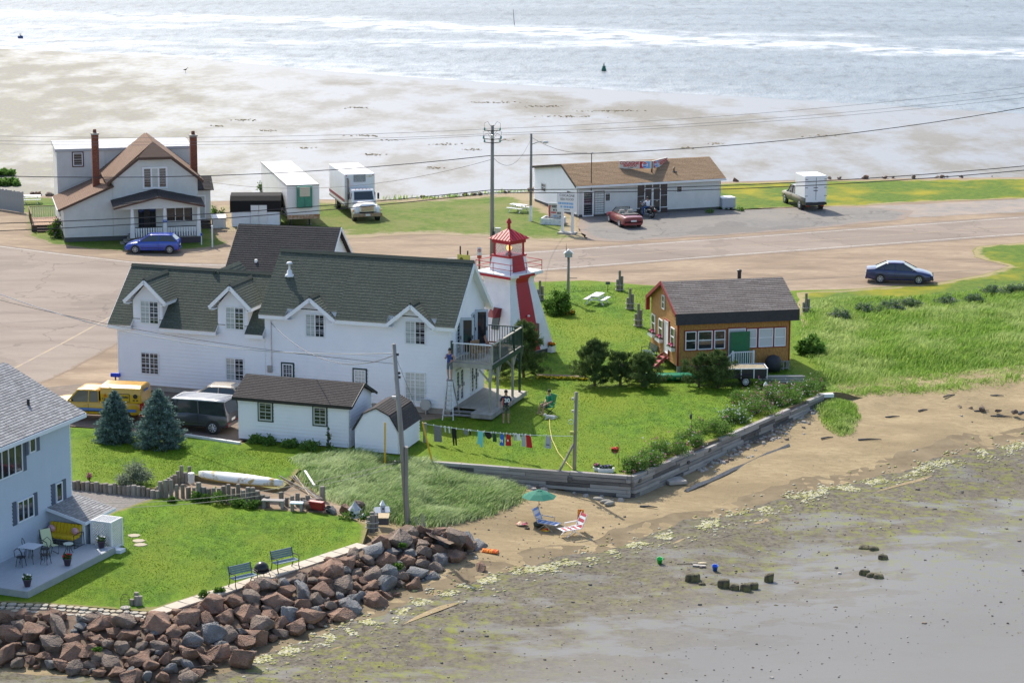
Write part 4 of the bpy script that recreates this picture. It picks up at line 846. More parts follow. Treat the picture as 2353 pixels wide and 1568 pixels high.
# ================================================================ shingled cottage
SH=thing('cottage','ochre shingled cottage on posts with brown roof and red trim','cottage',(9.87,146.39,0),rad(12.8))
cl,cw,zb,ce,cr,cwr,cbk=7.0,5.78,.46,3.62,4.99,2.91,3.75
OCH=mk('ochre_shingles',(.47,.24,.07),(.36,.17,.047),9,.85,bump=.4,bscale=9,lo=.4,hi=.6);REDT=mk('dark_red_trim',(.26,.02,.025),None)
for x in(.1,2.4,4.7,cl-.1):
    for y in(.1,cw-.1):MB().box(x-.1,y-.1,0,x+.1,y+.1,zb).obj('pier',GREYWOOD,SH)
f_=WF(SH,0,0,0);f_.wall([(0,zb),(cl,zb),(cl,ce),(0,ce)],OCH);g_=WF(SH,0,cw,rad(270))
gp=[(0,zb),(cw,zb),(cw,ce),(cw-cwr,cr-.05),(0,cbk)];g_.wall(gp,OCH)
WF(SH,cl,0,rad(90)).wall([(0,zb),(cw,zb),(cw,cbk),(cwr,cr-.05),(0,ce)],OCH);WF(SH,cl,cw,rad(180)).wall([(0,zb),(cl,zb),(cl,cbk),(0,cbk)],OCH)
MB().box(.05,.05,zb-.08,cl-.05,cw-.05,zb).obj('floor_frame',GREYWOOD,SH)
OCH2=mk('ochre_shingle_row',(.5,.255,.073),(.31,.145,.04),14,.85,lo=.35,hi=.65,stretch=(1,1,.4))
f_.siding([(0,zb),(cl,zb),(cl,ce-.3),(0,ce-.3)],OCH2,.17,'shingle_course',.02);g_.siding([(0,zb),(cw,zb),(cw,ce),(cw-cwr,cr-.1),(0,cbk)],OCH2,.17,'shingle_course',.02)
kc=(cr-ce)/(cwr+.3)
roof(SH,(-.25,-.35,ce),(cl+.45,-.35,ce),(cl+.45,cwr,cr),(-.25,cwr,cr),R_GREYB,.08);roof(SH,(cl+.45,cw+.35,cbk-.25),(-.25,cw+.35,cbk-.25),(-.25,cwr,cr),(cl+.45,cwr,cr),R_GREYB,.08)
MB().hexa([(-.25,-.42,3.03),(cl+.45,-.42,3.03),(cl+.45,-.36,3.03),(-.25,-.36,3.03),(-.25,-.4,ce+.08),(cl+.45,-.4,ce+.08),(cl+.45,-.34,ce+.08),(-.25,-.34,ce+.08)]).obj('roof_skirt',mk('dark_shingle_skirt',(.04,.038,.042),(.055,.05,.052),6,.9),SH)
MB().box(-.2,-.34,3.03,cl+.4,0,3.06).obj('soffit',OCH,SH)
part_beam('rake_board',(-.27,-.35,ce),(-.27,cwr,cr+.02),.05,.2,REDT,SH);part_beam('rake_board',(-.27,cw+.35,cbk-.25),(-.27,cwr,cr+.02),.05,.2,REDT,SH);MB().hexa([(-.27,cw+.2,cbk-1.0),(-.05,cw+.2,cbk-1.0),(-.05,cw+.42,cbk-1.0),(-.27,cw+.42,cbk-1.0),(-.27,cw+.2,cbk-.2),(-.05,cw+.2,cbk-.2),(-.05,cw+.42,cbk-.2),(-.27,cw+.42,cbk-.2)]).obj('rear_fascia',REDT,SH)
for x in(-.02,cl-.06):f_.hexa(MB(),x,zb,x+.08,ce-.5,0,.04).obj('corner_trim',REDT,SH)
g_.hexa(MB(),cw-.06,zb,cw+.02,ce-.1,0,.04).obj('corner_trim',REDT,SH)
BL=mk('glass_with_white_blind',(.55,.58,.6),None,rough=.15)
for u0,u1,pn in((.44,1.13,[GLASS]),(1.22,2.13,[GLASS]),(2.24,2.93,[GLASS]),(4.29,4.9,[BL]),(5.02,5.92,[BL]),(6.01,6.72,[BL])):f_.window(u0,1.42,u1,2.56,1,1,1,trim=REDT,tw=.05,panes=pn,n0=.02,rail=True)
f_.window(3.12,.62,4.2,2.62,1,1,1,trim=REDT,tw=.05,panes=[BL],n0=.02,name='door')
GRN=mk('green_board',(.02,.16,.06),(.018,.13,.05),3,.6)
MB().box(3.2,-.3,.5,4.4,-.22,2.45).obj('screen_panel',GRN,SH)
part_beam('stair_rail',(3.2,-.75,1.32),(4.5,-.75,1.32),.06,.06,WHITE,SH);part_beam('stair_rail',(3.2,-.75,.55),(4.5,-.75,.55),.05,.06,WHITE,SH);part_beam('stair_rail',(3.2,-.75,1.32),(2.55,-.75,.75),.06,.06,WHITE,SH)
MB().box(3.1,-.8,.42,4.5,-.2,.48).obj('landing',GREYWOOD,SH)
for x in(3.2,4.5):MB().box(x-.05,-.8,0,x+.05,-.7,1.4).obj('stair_post',WHITE,SH)
for i in range(9):MB().box(3.3+i*.135,-.77,.58,3.34+i*.135,-.73,1.3).obj('baluster',WHITE,SH)
for i in range(4):MB().box(2.62+i*.14,-.77,.2+i*.1,2.66+i*.14,-.73,.78+i*.12).obj('baluster',WHITE,SH)
g_.window(cw-3.3,3.35,cw-2.75,4.2,1,1,1,n0=.02,rail=True)
PINK=mk('pink_flower',(.6,.08,.2),(.7,.2,.3),20,.8);PLF=mk('potted_leaves',(.04,.1,.02),(.09,.18,.03),20,.8,transl=.3)
def blossoms(parent,c,sx,sy,sz,n,mat,s=.05,name='flowers'):
    mb=MB();R=random.Random(n)
    for i in range(n):
        p=Vector((c[0]+R.uniform(-sx,sx),c[1]+R.uniform(-sy,sy),c[2]+R.uniform(-sz,sz)));d=Vector((R.gauss(0,1),R.gauss(0,1),abs(R.gauss(0,1))+.3)).normalized();t=d.cross(Vector((.3,.5,.8))).normalized()*s;w=d.cross(t)
        mb.quad(p-t-w,p+t-w,p+t+w,p-t+w)
    return mb.obj(name,mat,parent)
for y0,y1 in((4.72,5.5),(3.1,3.9),(.52,1.3)):
    g_.window(cw-y1,1.52,cw-y0,2.62,1,1,1,n0=.02,rail=True)
    fb=MB();fb.box(-.28,y0-.1,1.26,-.03,y1+.1,1.46);w=fb.obj('window_box',WHITE,SH);blossoms(w,(-.15,(y0+y1)/2,1.56),.1,.4,.08,34,PINK,.06);blossoms(w,(-.15,(y0+y1)/2,1.5),.12,.42,.06,40,PLF,.06,'leaves')
g_.window(cw-2.6,.8,cw-1.8,2.78,1,1,1,frame=WHITE,trim=REDT,panes=[WHITE],tw=.08,name='door',n0=.02)
st=MB()
for i in range(3):st.box(-.95+i*.3,1.75,.08+i*.22,-.62+i*.3,2.65,.13+i*.22)
for y in(1.72,2.65):st.hexa([(-1.05,y,0),(-.75,y,0),(-.75,y+.04,0),(-1.05,y+.04,0),(-.25,y,.72),(-.05,y,.72),(-.05,y+.04,.72),(-.25,y+.04,.72)])
st.obj('stairs',mk('red_steps',(.3,.05,.06),(.36,.09,.09),5,.7),SH)
mb=MB();mb.lathe([(.12,4.6),(.12,5.55),(.15,5.56),(.15,5.66),(.05,5.7)],(5.2,cw-1.3,-.35),10);mb.obj('stove_pipe',DARKMETAL,SH)

# ================================================================ white garden shed and gambrel shed
WS=thing('shed','white clapboard shed with two green-framed windows and dark brown roof','shed',(-8.53,128.06,0),rad(-18.4))
wl_,ww,we,wr=6.32,3.13,2.4,3.15
MB().box(-wl_+.03,.03,-.15,-.03,ww-.03,.06).obj('foundation',mk('dark_foundation',(.09,.09,.09),None),WS)
f_=WF(WS,0,0,0);f_.wall([(-wl_,.05),(0,.05),(0,we),(-wl_,we)],SIDING);f_.siding([(-wl_+.06,.06),(-.06,.06),(-.06,we-.05),(-wl_+.06,we-.05)],SIDING,.19)
g_=WF(WS,0,0,rad(90));gp=[(0,.05),(ww,.05),(ww,we),(ww/2,wr-.05),(0,we)];g_.wall(gp,SIDING);g_.siding([(.06,.06),(ww,.06),(ww,we),(ww/2,wr-.1),(.06,we)],SIDING,.19)
for x in(-wl_-.01,-.07):f_.hexa(MB(),x,.05,x+.08,we,0,.035).obj('corner_trim',EAVE,WS)
WF(WS,-wl_,ww,rad(270)).wall(gp,SIDING);WF(WS,0,ww,rad(180)).wall([(0,.05),(wl_,.05),(wl_,we),(0,we)],SIDING)
kw=(wr-we)/(ww/2)
for a in(((-wl_-.25,-.25),(.25,-.25)),((.25,ww+.25),(-wl_-.25,ww+.25))):roof(WS,(*a[0],we-.25*kw),(*a[1],we-.25*kw),(a[1][0],ww/2,wr),(a[0][0],ww/2,wr),R_DARKBR,.07,.13)
MB().box(-wl_-.26,-.29,we-.25*kw-.1,.26,-.252,we-.25*kw+.05).obj('fascia',BLACK,WS)
for y in(-.25,ww+.25):part_beam('rake_board',(.27,y,we-.25*kw),(.27,ww/2,wr),.04,.14,BLACK,WS)
for u0,u1 in((-5.12,-4.36),(-1.98,-1.26)):f_.window(u0,1.15,u1,2.12,1,2,2,frame=mk('worn_white',(.5,.5,.46),None),trim=GREEN_TRIM,tw=.07,n0=.02)
GS=thing('shed','small white barn-roofed shed with dark brown gambrel roof beside the wooden power pole','shed',(-5.88,126.8,0),rad(-17))
gw,gl=2.42,3.25;h1,h2,h3=1.22,2.05,2.4
gpoly=[(-gw,.06),(0,.06),(0,h1),(-gw*.2,h2),(-gw/2,h3),(-gw*.8,h2),(-gw,h1)]
f_=WF(GS,0,0,0);f_.wall(gpoly,SIDING);f_.siding([(-gw+.04,.07),(-.04,.07),(-.04,h1),(-gw*.2,h2-.04),(-gw/2,h3-.06),(-gw*.8,h2-.04),(-gw+.04,h1)],SIDING,.17)
MB().box(-gw+.02,.1,0,-.02,gl,h1).obj('wall',SIDING,GS);WF(GS,0,0,rad(90)).siding([(0,.07),(gl,.07),(gl,h1),(0,h1)],SIDING,.17);WF(GS,-gw,gl,rad(180));
WF(GS,0,gl,rad(180)).wall([(-p[0],p[1])for p in gpoly][::-1],SIDING)
c5=[(-gw-.08,h1-.06),(-gw*.8,h2),(-gw/2,h3),(-gw*.2,h2),(.08,h1-.06)]
for a,b_ in zip(c5,c5[1:]):
    if a[0]<-gw/2-.01:roof(GS,(a[0],gl+.12,a[1]),(a[0],-.12,a[1]),(b_[0],-.12,b_[1]),(b_[0],gl+.12,b_[1]),R_DARKBR,.05,.13)
    else:roof(GS,(b_[0],-.12,b_[1]),(b_[0],gl+.12,b_[1]),(a[0],gl+.12,a[1]),(a[0],-.12,a[1]),R_DARKBR,.05,.13)

# ================================================================ grey-blue house with deck
GH=thing('house','pale grey-blue clapboard house with grey shingle roof and slate shutters above a deck','house',(-21.87,109.61,0),rad(68))
BLU=mk('grey_blue_siding',(.47,.54,.63),(.44,.51,.60),1,.55);SHUT=mk('slate_shutter',(.075,.095,.15),None,rough=.6);GW=mk('blue_white_trim',(.7,.74,.8),None)
gx0,gx1,ghe,ghw=-9.5,3.72,5.32,7.5
f_=WF(GH,0,0,0);f_.wall([(gx0,-.3),(gx1,-.3),(gx1,ghe),(gx0,ghe)],BLU);f_.siding([(gx0,-.02),(gx1-.08,-.02),(gx1-.08,ghe-.1),(gx0,ghe-.1)],BLU,.17)
MB().box(gx0,.1,-.3,gx1-.02,ghw,ghe).obj('wall',BLU,GH);f_.hexa(MB(),gx1-.1,-.3,gx1,ghe,0,.035).obj('corner_trim',GW,GH)
WF(GH,gx1,0,rad(90)).siding([(0,-.02),(ghw,-.02),(ghw,ghe),(0,ghe)],BLU,.17)
ghr=7.35
roof(GH,(gx0,-.5,ghe+.02),(gx1+.55,-.5,ghe+.02),(gx1+.55,ghw/2,ghr),(gx0,ghw/2,ghr),R_GREY,.1,.16);roof(GH,(gx1+.55,ghw+.5,ghe),(gx0,ghw+.5,ghe),(gx0,ghw/2,ghr),(gx1+.55,ghw/2,ghr),R_GREY,.1,.16)
WF(GH,gx1,0,rad(90)).wall([(0,ghe-.1),(ghw,ghe-.1),(ghw/2,ghr-.05)],BLU,name='gable_wall')
MB().box(gx0,-.6,ghe-.1,gx1+.55,-.502,ghe+.08).obj('gutter',GW,GH);MB().box(gx0,-.5,ghe-.1,gx1+.5,0,ghe-.06).obj('soffit',GW,GH)
for y in(-.5,ghw+.5):part_beam('rake_board',(gx1+.57,y,ghe-.02),(gx1+.57,ghw/2,ghr-.02),.05,.2,GW,GH)
mb=MB();mb.lathe([(.16,0),(.07,.06),(.07,.38),(.05,.4)],(1.9,1.0,6.05),8);mb.obj('vent_pipe',DARKMETAL,GH)
for u0,z0,u1,z1,n in((-2.6,3.72,-.38,5.18,4),(.22,4.38,.74,5.2,1),(-.92,1.42,.4,2.42,3),(2.28,1.54,2.82,2.46,1)):
    f_.window(u0,z0,u1,z1,n,1,1,frame=GW,fw=.06,n0=.03)
    for x in(u0-.36,u1+.04):f_.hexa(MB(),x,z0-.04,x+.32,z1+.04,.02,.06).obj('shutter',SHUT,GH)
MB().box(gx1-.02,1.0,2.55,gx1+.75,3.0,2.7).obj('entry_canopy',GW,GH)
# lean-to store
l0,l1_=1.66,3.8
MB().box(l0,-1.88,-.3,l1_,-.03,1.0).obj('store_wall',mk('store_grey',(.38,.42,.48),(.34,.38,.44),3,.7),GH)
lw=WF(GH,l0,-1.88,0)
for i in range(13):lw.hexa(MB(),i*.162,-.28,i*.162+.15,1.0,0,.02).obj('store_board',MATS['store_grey'],GH)
lw2=WF(GH,l0,-.03,rad(270));lw2.wall([(0,1.0),(1.85,1.0),(0,1.4)],MATS['store_grey'],.05,'store_wall')
roof(GH,(l0-.2,-2.08,1.0),(l1_+.3,-2.08,1.0),(l1_+.3,-.02,1.48),(l0-.2,-.02,1.48),R_GREY,.06,.16,name='store_roof')
part_beam('fascia',(l0-.22,-2.1,1.0),(l1_+.3,-2.1,1.0),.04,.14,GW,GH);part_beam('fascia',(l0-.22,-2.1,1.0),(l0-.22,-.02,1.48),.04,.14,GW,GH)
for x in(l0-.04,):MB().box(x-.06,-1.95,-.3,x+.06,-1.83,1.0).obj('corner_trim',GW,GH)
# deck
BDK=mk('blue_grey_deck',(.36,.40,.44),(.42,.46,.50),4,.7,stretch=(.4,3,1))
for i in range(24):MB().box(-5.5 if i<24 else 0,-3.45+i*.144,-.04,1.64,-3.45+i*.144+.139,0).obj('deck_plank',BDK,GH)
MB().box(-5.5,-3.5,-.3,1.66,-3.46,-.01).obj('deck_skirt',mk('deck_skirt_grey',(.3,.33,.33),(.36,.38,.36),3,.8),GH);MB().box(1.645,-3.5,-.3,1.69,-1.9,-.01).obj('deck_skirt',MATS['deck_skirt_grey'],GH);MB().box(-5.55,-3.5,-.3,-5.5,0,-.01).obj('deck_skirt',MATS['deck_skirt_grey'],GH)
MB().box(1.7,-3.75,-.3,2.15,-3.1,-.14).obj('step',GW,GH)
# lattice shower stall beside the store
LS=thing('lattice_enclosure','white lattice enclosure at the corner of the grey-blue deck','enclosure',GH.matrix_basis@Vector((1.9,-3.15,-.3)),rad(68))
for x in(0,.95):
    for y in(0,1.0):MB().box(x-.05,y-.05,0,x+.05,y+.05,1.35).obj('post',WHITE,LS)
for z in(.08,1.33):
    for a,b_ in(((0,0),(.95,0)),((.95,0),(.95,1)),((.95,1),(0,1)),((0,1),(0,0))):part_beam('rail',(*a,z),(*b_,z),.06,.08,WHITE,LS)
def lattice(P,w,h,n,name='lattice_panel'):
    mb=MB()
    for s in(1,-1):
        for i in range(-n,n*2):
            t0,t1=max(0,-i/n),min(1,(n-i)/n*1.0)
            a0=i/n*w;pts=[]
            for z in(0.,h):
                x=a0+(z/h)*w*(h/w);pts.append((x,z))
            (x0,z0),(x1,z1)=pts
            # clip to 0..w
            if x1<=0 or x0>=w:continue
            if x0<0:z0=z0+(0-x0)/(x1-x0)*(z1-z0);x0=0
            if x1>w:z1=z0+(w-x0)/(x1-x0)*(z1-z0);x1=w
            if s<0:x0,x1=w-x0,w-x1
            beam(mb,P(x0,z0),P(x1,z1),.012,.035)
    return mb.obj(name,WHITE,LS)
lattice(lambda x,z:(x,0,.1+z),.95,1.2,8);lattice(lambda x,z:(.95,x,.1+z),1.0,1.2,8);lattice(lambda x,z:(x,z,1.36),.95,1.0,8);lattice(lambda x,z:(0,x,.1+z),1.0,1.2,8)
MB().box(.04,.93,.1,.91,.96,1.28).obj('back_panel',WHITE,LS)
# ================================================================ vehicles
CARGLASS=mk('car_glass',(.03,.04,.045),None,rough=.05,spec=.9)
ALLOY=mk('alloy_rim',(.55,.55,.55),None,rough=.3,metal=.6);LENS=mk('headlamp_glass',(.7,.72,.75),None,rough=.08);TAIL=mk('tail_lamp',(.45,.01,.015),None,rough=.15);AMBER=mk('amber_lamp',(.7,.25,.02),None,rough=.2);PLATE=mk('number_plate',(.7,.7,.68),None);TRIMB=mk('black_plastic',(.025,.025,.027),None,rough=.6)
def paint(n,c):return mk(n,c,None,rough=.28,coat=.7,spec=.5)
def wheel(parent,x,y,r,w=.2,rim=ALLOY,spokes=7,s=1):
    mb=MB();n=20;R=[]
    for rr,yy in((r*.6,-w/2),(r*.93,-w/2),(r,-w*.3),(r,w*.3),(r*.93,w/2),(r*.6,w/2)):R.append([(x+rr*math.cos(2*math.pi*q/n),y+yy,r+rr*math.sin(2*math.pi*q/n))for q in range(n)])
    mb.rings(R);t=mb.obj('wheel',RUBBER,parent,True)
    yo=y+s*(w/2+.004);mb=MB()
    hub=[]
    for i in range(spokes):
        a=2*math.pi*i/spokes;p=Vector((x,yo,r));q=p+Vector((math.cos(a),0,math.sin(a)))*r*.6;mb.tube([p,q],[r*.1,r*.085],5)
    rg=[Vector((x+r*.6*math.cos(2*math.pi*q/16),yo,r+r*.6*math.sin(2*math.pi*q/16)))for q in range(17)];mb.tube(rg,r*.05,5);mb.tube([(x,yo-.02,r),(x,yo+.02*s,r)],r*.18,8)
    mb.obj('rim',rim,t);MB().tube([(x,yo-s*.03,r),(x,yo-s*.01,r)],r*.58,16).obj('brake_disc',DARKMETAL,t)
    return t
def car(name,label,cat,loc,ang,col,L,W,top,wb,r,cab=None,zb=.22,xo=0.,group=None,pillars=(),spokes=7,roofcol=None,cabw=.86,rim=ALLOY,lights=True,roofz=None):
    """x forward, origin on the ground midway between the axles; top = outline of bonnet and boot (x,z) from tail to nose"""
    c=thing(name,label,cat,loc,ang,group);hw=W/2;R=[]
    xs=[p[0]for p in top];x0,x1=xs[0],xs[-1]
    for x,z in top:
        e=min(1,(x-x0)/.5,(x1-x)/.5);k=.86+.14*math.sqrt(max(0,e));w=hw*k;b=zb+.12*(1-math.sqrt(max(0,min(1,e*2))))
        h=[(w*.84,b),(w*.98,b+.08),(w,b+.25),(w*.985,z-.16),(w*.93,z-.04),(w*.8,z),(w*.4,z+.02)]
        R.append([(x,-y,zz)for y,zz in h]+[(x,y,zz)for y,zz in h[::-1]])
    mb=MB();mb.rings(R);body=mb.obj('body',col,c,True);m=body.modifiers.new('e','EDGE_SPLIT');m.split_angle=rad(38)
    for sx in(-wb/2,wb/2):
        for s in(-1,1):
            mb=MB();mb.tube([(sx,s*(hw-.2),r),(sx,s*(hw+.004),r)],r*1.14,18);mb.obj('wheel_arch',TRIMB,c)
            wheel(c,sx,s*(hw-.085),r,.2,rim,spokes,s)
    if cab:
        (b0,r0,r1,b1),zr,zw=cab
        def zt(x):
            for(xa,za),(xb,zb_)in zip(top,top[1:]):
                if xa<=x<=xb:return za+(zb_-za)*(x-xa)/(xb-xa)
            return top[-1][1]
        wB,wR=hw*.92,hw*(cabw-.12)
        def quadring(xa,xb,z0,z1,w):return[(xa,-w,z0),(xb,-w,z1),(xb,w,z1),(xa,w,z0)]
        mb=MB();mb.rings([quadring(b0,b1,zt(b0)-.03,zt(b1)-.03,wB),quadring(r0,r1,zr-.06,zr-.06,wR)]);mb.obj('glasshouse',CARGLASS,c)
        mb=MB();n=6;RR=[]
        for i in range(n+1):
            t=i/n;x=r0-.06+(r1-r0+.12)*t;bz=zr-.05+.05*math.sin(math.pi*(.15+.7*t));RR.append([(x,-wR-.03,zr-.08),(x,-wR,bz-.02),(x,-wR*.5,bz),(x,wR*.5,bz),(x,wR,bz-.02),(x,wR+.03,zr-.08)])
        mb.rings(RR);mb.obj('roof',roofcol or col,c,True)
        for s in(-1,1):
            for xb,xr in[(b0,r0),(b1,r1)]+list(pillars):
                beam(MB(),(xb,s*(wB+.005),zt(xb)-.04),(xr,s*(wR+.005),zr-.07),.05,.07).obj('pillar',col,c)
            mb=MB();mb.ell((b1-.25,s*(hw+.06),zt(b1)+.06),.06,.09,.06,8,4);mb.obj('wing_mirror',col,c,True)
            for xp in[p[0]for p in pillars if p[0]<b1-.6]:MB().box(xp-.008,s*hw-.004,zb+.12,xp+.008,s*hw+.006,zt(xp)-.1).obj('door_gap',TRIMB,c);MB().box(xp+.1,s*(hw+.004)-.012,zt(xp)-.24,xp+.25,s*(hw+.004)+.012,zt(xp)-.2).obj('door_handle',col,c)
    if lights:
        for s in(-1,1):
            zf,zr_=top[-1][1],top[0][1]
            mb=MB();mb.ell((x1-.12,s*hw*.66,zf-.12),.16,.2,.08,8,4);mb.obj('headlight',LENS,c,True)
            MB().box(x0-.012,s*hw*.62-.14,zr_-.28,x0+.12,s*hw*.62+.18*(1 if s>0 else 1)-(0 if s>0 else .04),zr_-.1).obj('tail_light',TAIL,c)
        MB().box(x0-.016,-.24,zb+.33,x0,.24,zb+.46).obj('number_plate',PLATE,c);MB().box(x1-.03,-.3,zb+.2,x1+.012,.3,zb+.34).obj('grille',TRIMB,c)
        MB().box(x0-.03,-hw*.8,zb+.06,x0+.1,hw*.8,zb+.22).obj('bumper',col,c);MB().box(x1-.1,-hw*.8,zb+.04,x1+.03,hw*.8,zb+.2).obj('bumper',col,c)
    for s in(-1,1):MB().box(-wb/2+.45,s*hw-.006,zb+.2,wb/2-.45,s*hw+.008,zb+.25).obj('side_trim',TRIMB if lights else col,c)
    return c
def by_wheels(rear,front,side,W,z=0.):
    a,b=G(*rear,z),G(*front,z);d=(b-a).normalized();n=Vector((-d.y,d.x,0))*side;c=(a+b)/2-n*(W/2-.08)  # side +1: the seen wheels are on its left
    return(c.x,c.y,z),math.atan2(d.y,d.x),(b-a).length
# blue hatchback
l,a,wbm=by_wheels((391,583),(310.5,582.5),1,1.7)
car('hatchback_car','bright blue three-door hatchback parked in front of the cream house porch','car',l,a,paint('blue_car_paint',(.012,.06,.42)),4.2,1.72,[(-1.98,.55),(-1.95,.95),(-1.8,1.0),(-1.0,.98),(.2,.95),(.9,.93),(1.5,.84),(1.95,.7),(2.12,.5)],2.6,.32,((-1.9,-1.45,.3,1.15),1.44,0),pillars=[(-.45,-.45)])
# navy sedan
l,a,wbm=by_wheels((2021.8,650),(2109.8,653),-1,1.8)
car('sedan_car','dark navy four-door sedan parked on the dirt lot beside the grass','car',l,a,paint('navy_car_paint',(.008,.018,.1)),4.8,1.8,[(-2.4,.6),(-2.35,.98),(-1.8,1.04),(-1.5,1.02),(0,.97),(.95,.96),(1.6,.87),(2.15,.72),(2.36,.5)],2.72,.33,((-1.75,-.95,.25,1.2),1.46,0),pillars=[(-.35,-.32),(-1.15,-1.0)])
# red convertible
Fq=lambda x,y:((1800+x/2.139)*.60138,(450+y/2.139)*.60138)
l,a,wbm=by_wheels(Fq(1220,894),Fq(1130,851),1,1.75)
CRED=paint('dark_red_car_paint',(.2,.01,.022))
c=car('convertible_car','dark red convertible with its top down parked outside the seafood shop','car',l,a,CRED,4.6,1.78,[(-2.3,.55),(-2.26,.9),(-1.9,.98),(-1.2,.98),(.2,.93),(.8,.93),(1.5,.86),(2.15,.72),(2.3,.5)],2.6,.31)
MB().box(-1.05,-.68,.8,.75,.68,1.0).obj('cockpit',TRIMB,c);SEATC=mk('cream_car_seat',(.6,.56,.48),None)
for s in(-1,1):
    MB().hexa([(-.35,s*.36-.26,.9),(-.15,s*.36-.26,.9),(-.15,s*.36+.26,.9),(-.35,s*.36+.26,.9),(-.5,s*.36-.2,1.28),(-.38,s*.36-.2,1.28),(-.38,s*.36+.2,1.28),(-.5,s*.36+.2,1.28)]).obj('seat',SEATC,c,bev=.04)
    part_beam('windscreen_pillar',(.95,s*.72,.95),(.42,s*.6,1.36),.05,.05,TRIMB,c)
part_beam('windscreen_rail',(.42,-.6,1.36),(.42,.6,1.36),.05,.05,TRIMB,c)
CLG=mk('clear_glass',(.3,.34,.36),None,rough=.05);CLG.node_tree.nodes['Principled BSDF'].inputs['Alpha'].default_value=.35
MB().hexa([(.93,-.7,.94),(.95,-.7,.94),(.95,.7,.94),(.93,.7,.94),(.41,-.58,1.34),(.43,-.58,1.34),(.43,.58,1.34),(.41,.58,1.34)]).obj('windscreen',CLG,c);MB().box(-1.75,-.66,.97,-1.05,.66,1.08).obj('folded_hood',TRIMB,c,bev=.04)
# dark pickup with white cargo box
Pq=lambda x,y:((2800+x/2.118)*.60138,(450+y/2.118)*.60138)
l,a,wbm=by_wheels(Pq(543,742),Pq(422,690),1,2.0)
PGR=paint('dark_grey_truck_paint',(.045,.047,.04))
c=car('pickup_truck','dark grey pickup truck carrying a tall white cargo box at the lawn edge','truck',l,a,PGR,6.0,2.0,[(-2.95,.7),(-2.92,1.1),(-2.6,1.18),(-.6,1.18),(.3,1.16),(1.3,1.14),(2.2,1.08),(2.75,.98),(2.9,.6)],3.6,.4,((-.6,-.45,.75,1.3),1.85,0),zb=.42,pillars=[(.25,.2)],cabw=.95,spokes=8)
bx=MB().box(-2.98,-.98,1.12,-.62,.98,3.0).obj('cargo_box',mk('white_box_panel',(.82,.82,.82),None,rough=.4),c,bev=.05)
MB().box(-2.995,-.015,.95,-2.985,.015,2.85).obj('door_gap',TRIMB,bx);MB().box(-2.99,-.9,.78,-2.97,.9,1.15).obj('tailgate',mk('white_box_panel',(.82,.82,.82),None),c)
for z in(1.3,2.0,2.7):
    for s in(-1,1):MB().box(-3.0,s*.85-.12,z-.02,-2.985,s*.85+.12,z+.02).obj('hinge',DARKMETAL,bx)
for z in(1.75,2.0):MB().box(-3.01,-.16,z-.025,-2.985,.22,z+.025).obj('latch',DARKMETAL,bx)
MB().box(-3.1,-.95,.55,-2.95,.95,.75).obj('rear_bumper',TRIMB,c)
# yellow service pickup with cap
YQ=G(324,974,0)
YEL=paint('yellow_truck_paint',(.66,.34,.008))
ya=rad(180-9);hd=Vector((math.cos(ya),math.sin(ya),0));lf=Vector((-hd.y,hd.x,0));yc=YQ+hd*2.75-lf*.98
c=car('service_truck','yellow service pickup with a lettered yellow cap and blue side stripe','truck',(yc.x,yc.y,0),ya,YEL,5.6,1.96,[(-2.75,.7),(-2.72,1.1),(-2.4,1.16),(-.3,1.16),(.4,1.14),(1.4,1.12),(2.1,1.06),(2.65,.95),(2.8,.6)],3.5,.38,((-.35,-.3,.85,1.45),1.8,0),zb=.4,pillars=[(.22,.2)],cabw=.95)
mb=MB();mb.rings([[(-2.78+e,-.95,1.12),(-2.78+e,-.93,1.6),(-2.74+e,-.85,1.92),(-2.7+e,-.5,2.05),(-2.7+e,.5,2.05),(-2.74+e,.85,1.92),(-2.78+e,.93,1.6),(-2.78+e,.95,1.12)]for e in(0,2.3)]);cap=mb.obj('cap',YEL,c);b_=cap.modifiers.new('b','BEVEL');b_.width=.05;b_.segments=2
DKB=mk('dark_print',(.03,.03,.035),None)
ry=(math.pi/2,0,math.pi)
for z0,z1,x0,x1 in((1.2,1.23,-2.1,-1.2),(1.62,1.65,-2.1,-1.2),(1.2,1.65,-2.13,-2.1),(1.2,1.65,-1.2,-1.17)):MB().box(x0,.935,z0,x1,.948,z1).obj('panel_line',DKB,c)
text('lettering','GUILLEVIN',.17,DKB,c,(-1.65,.95,1.45),ry,bold=.006);text('lettering','ATLANTIC',.15,BLUEL,c,(-1.0,.985,.98),ry,bold=.005);print_bars(c,-2.6,-2.3,.945,1.3,.08,DKB,3)
mb=MB();mb.prism([(-2.45+.13*math.cos(t),1.52+.13*math.sin(t))for t in[i*math.pi/8 for i in range(16)]],.935,.95);mb.obj('logo',DKB,c);mb=MB();mb.prism([(-.85,1.45),(-.65,1.45),(-.75,1.65)],.94,.952);mb.obj('logo',mk('orange_print',(.6,.12,.01),None),c);print_bars(c,-.95,-.55,.952,1.35,.06,DKB,4);print_bars(c,-.9,-.6,.952,1.26,.06,DKB,5)
for z in(.66,.74):MB().box(-2.5,.978,z,1.2,.992,z+.06).obj('stripe',BLUEL,c)
MB().box(-2.8,.5,.75,-2.7,.97,1.1).obj('tail_light',TAIL,c)
print_bars(c,-.4,.4,-2.79,1.75,.1,BLUEL,6,'y')
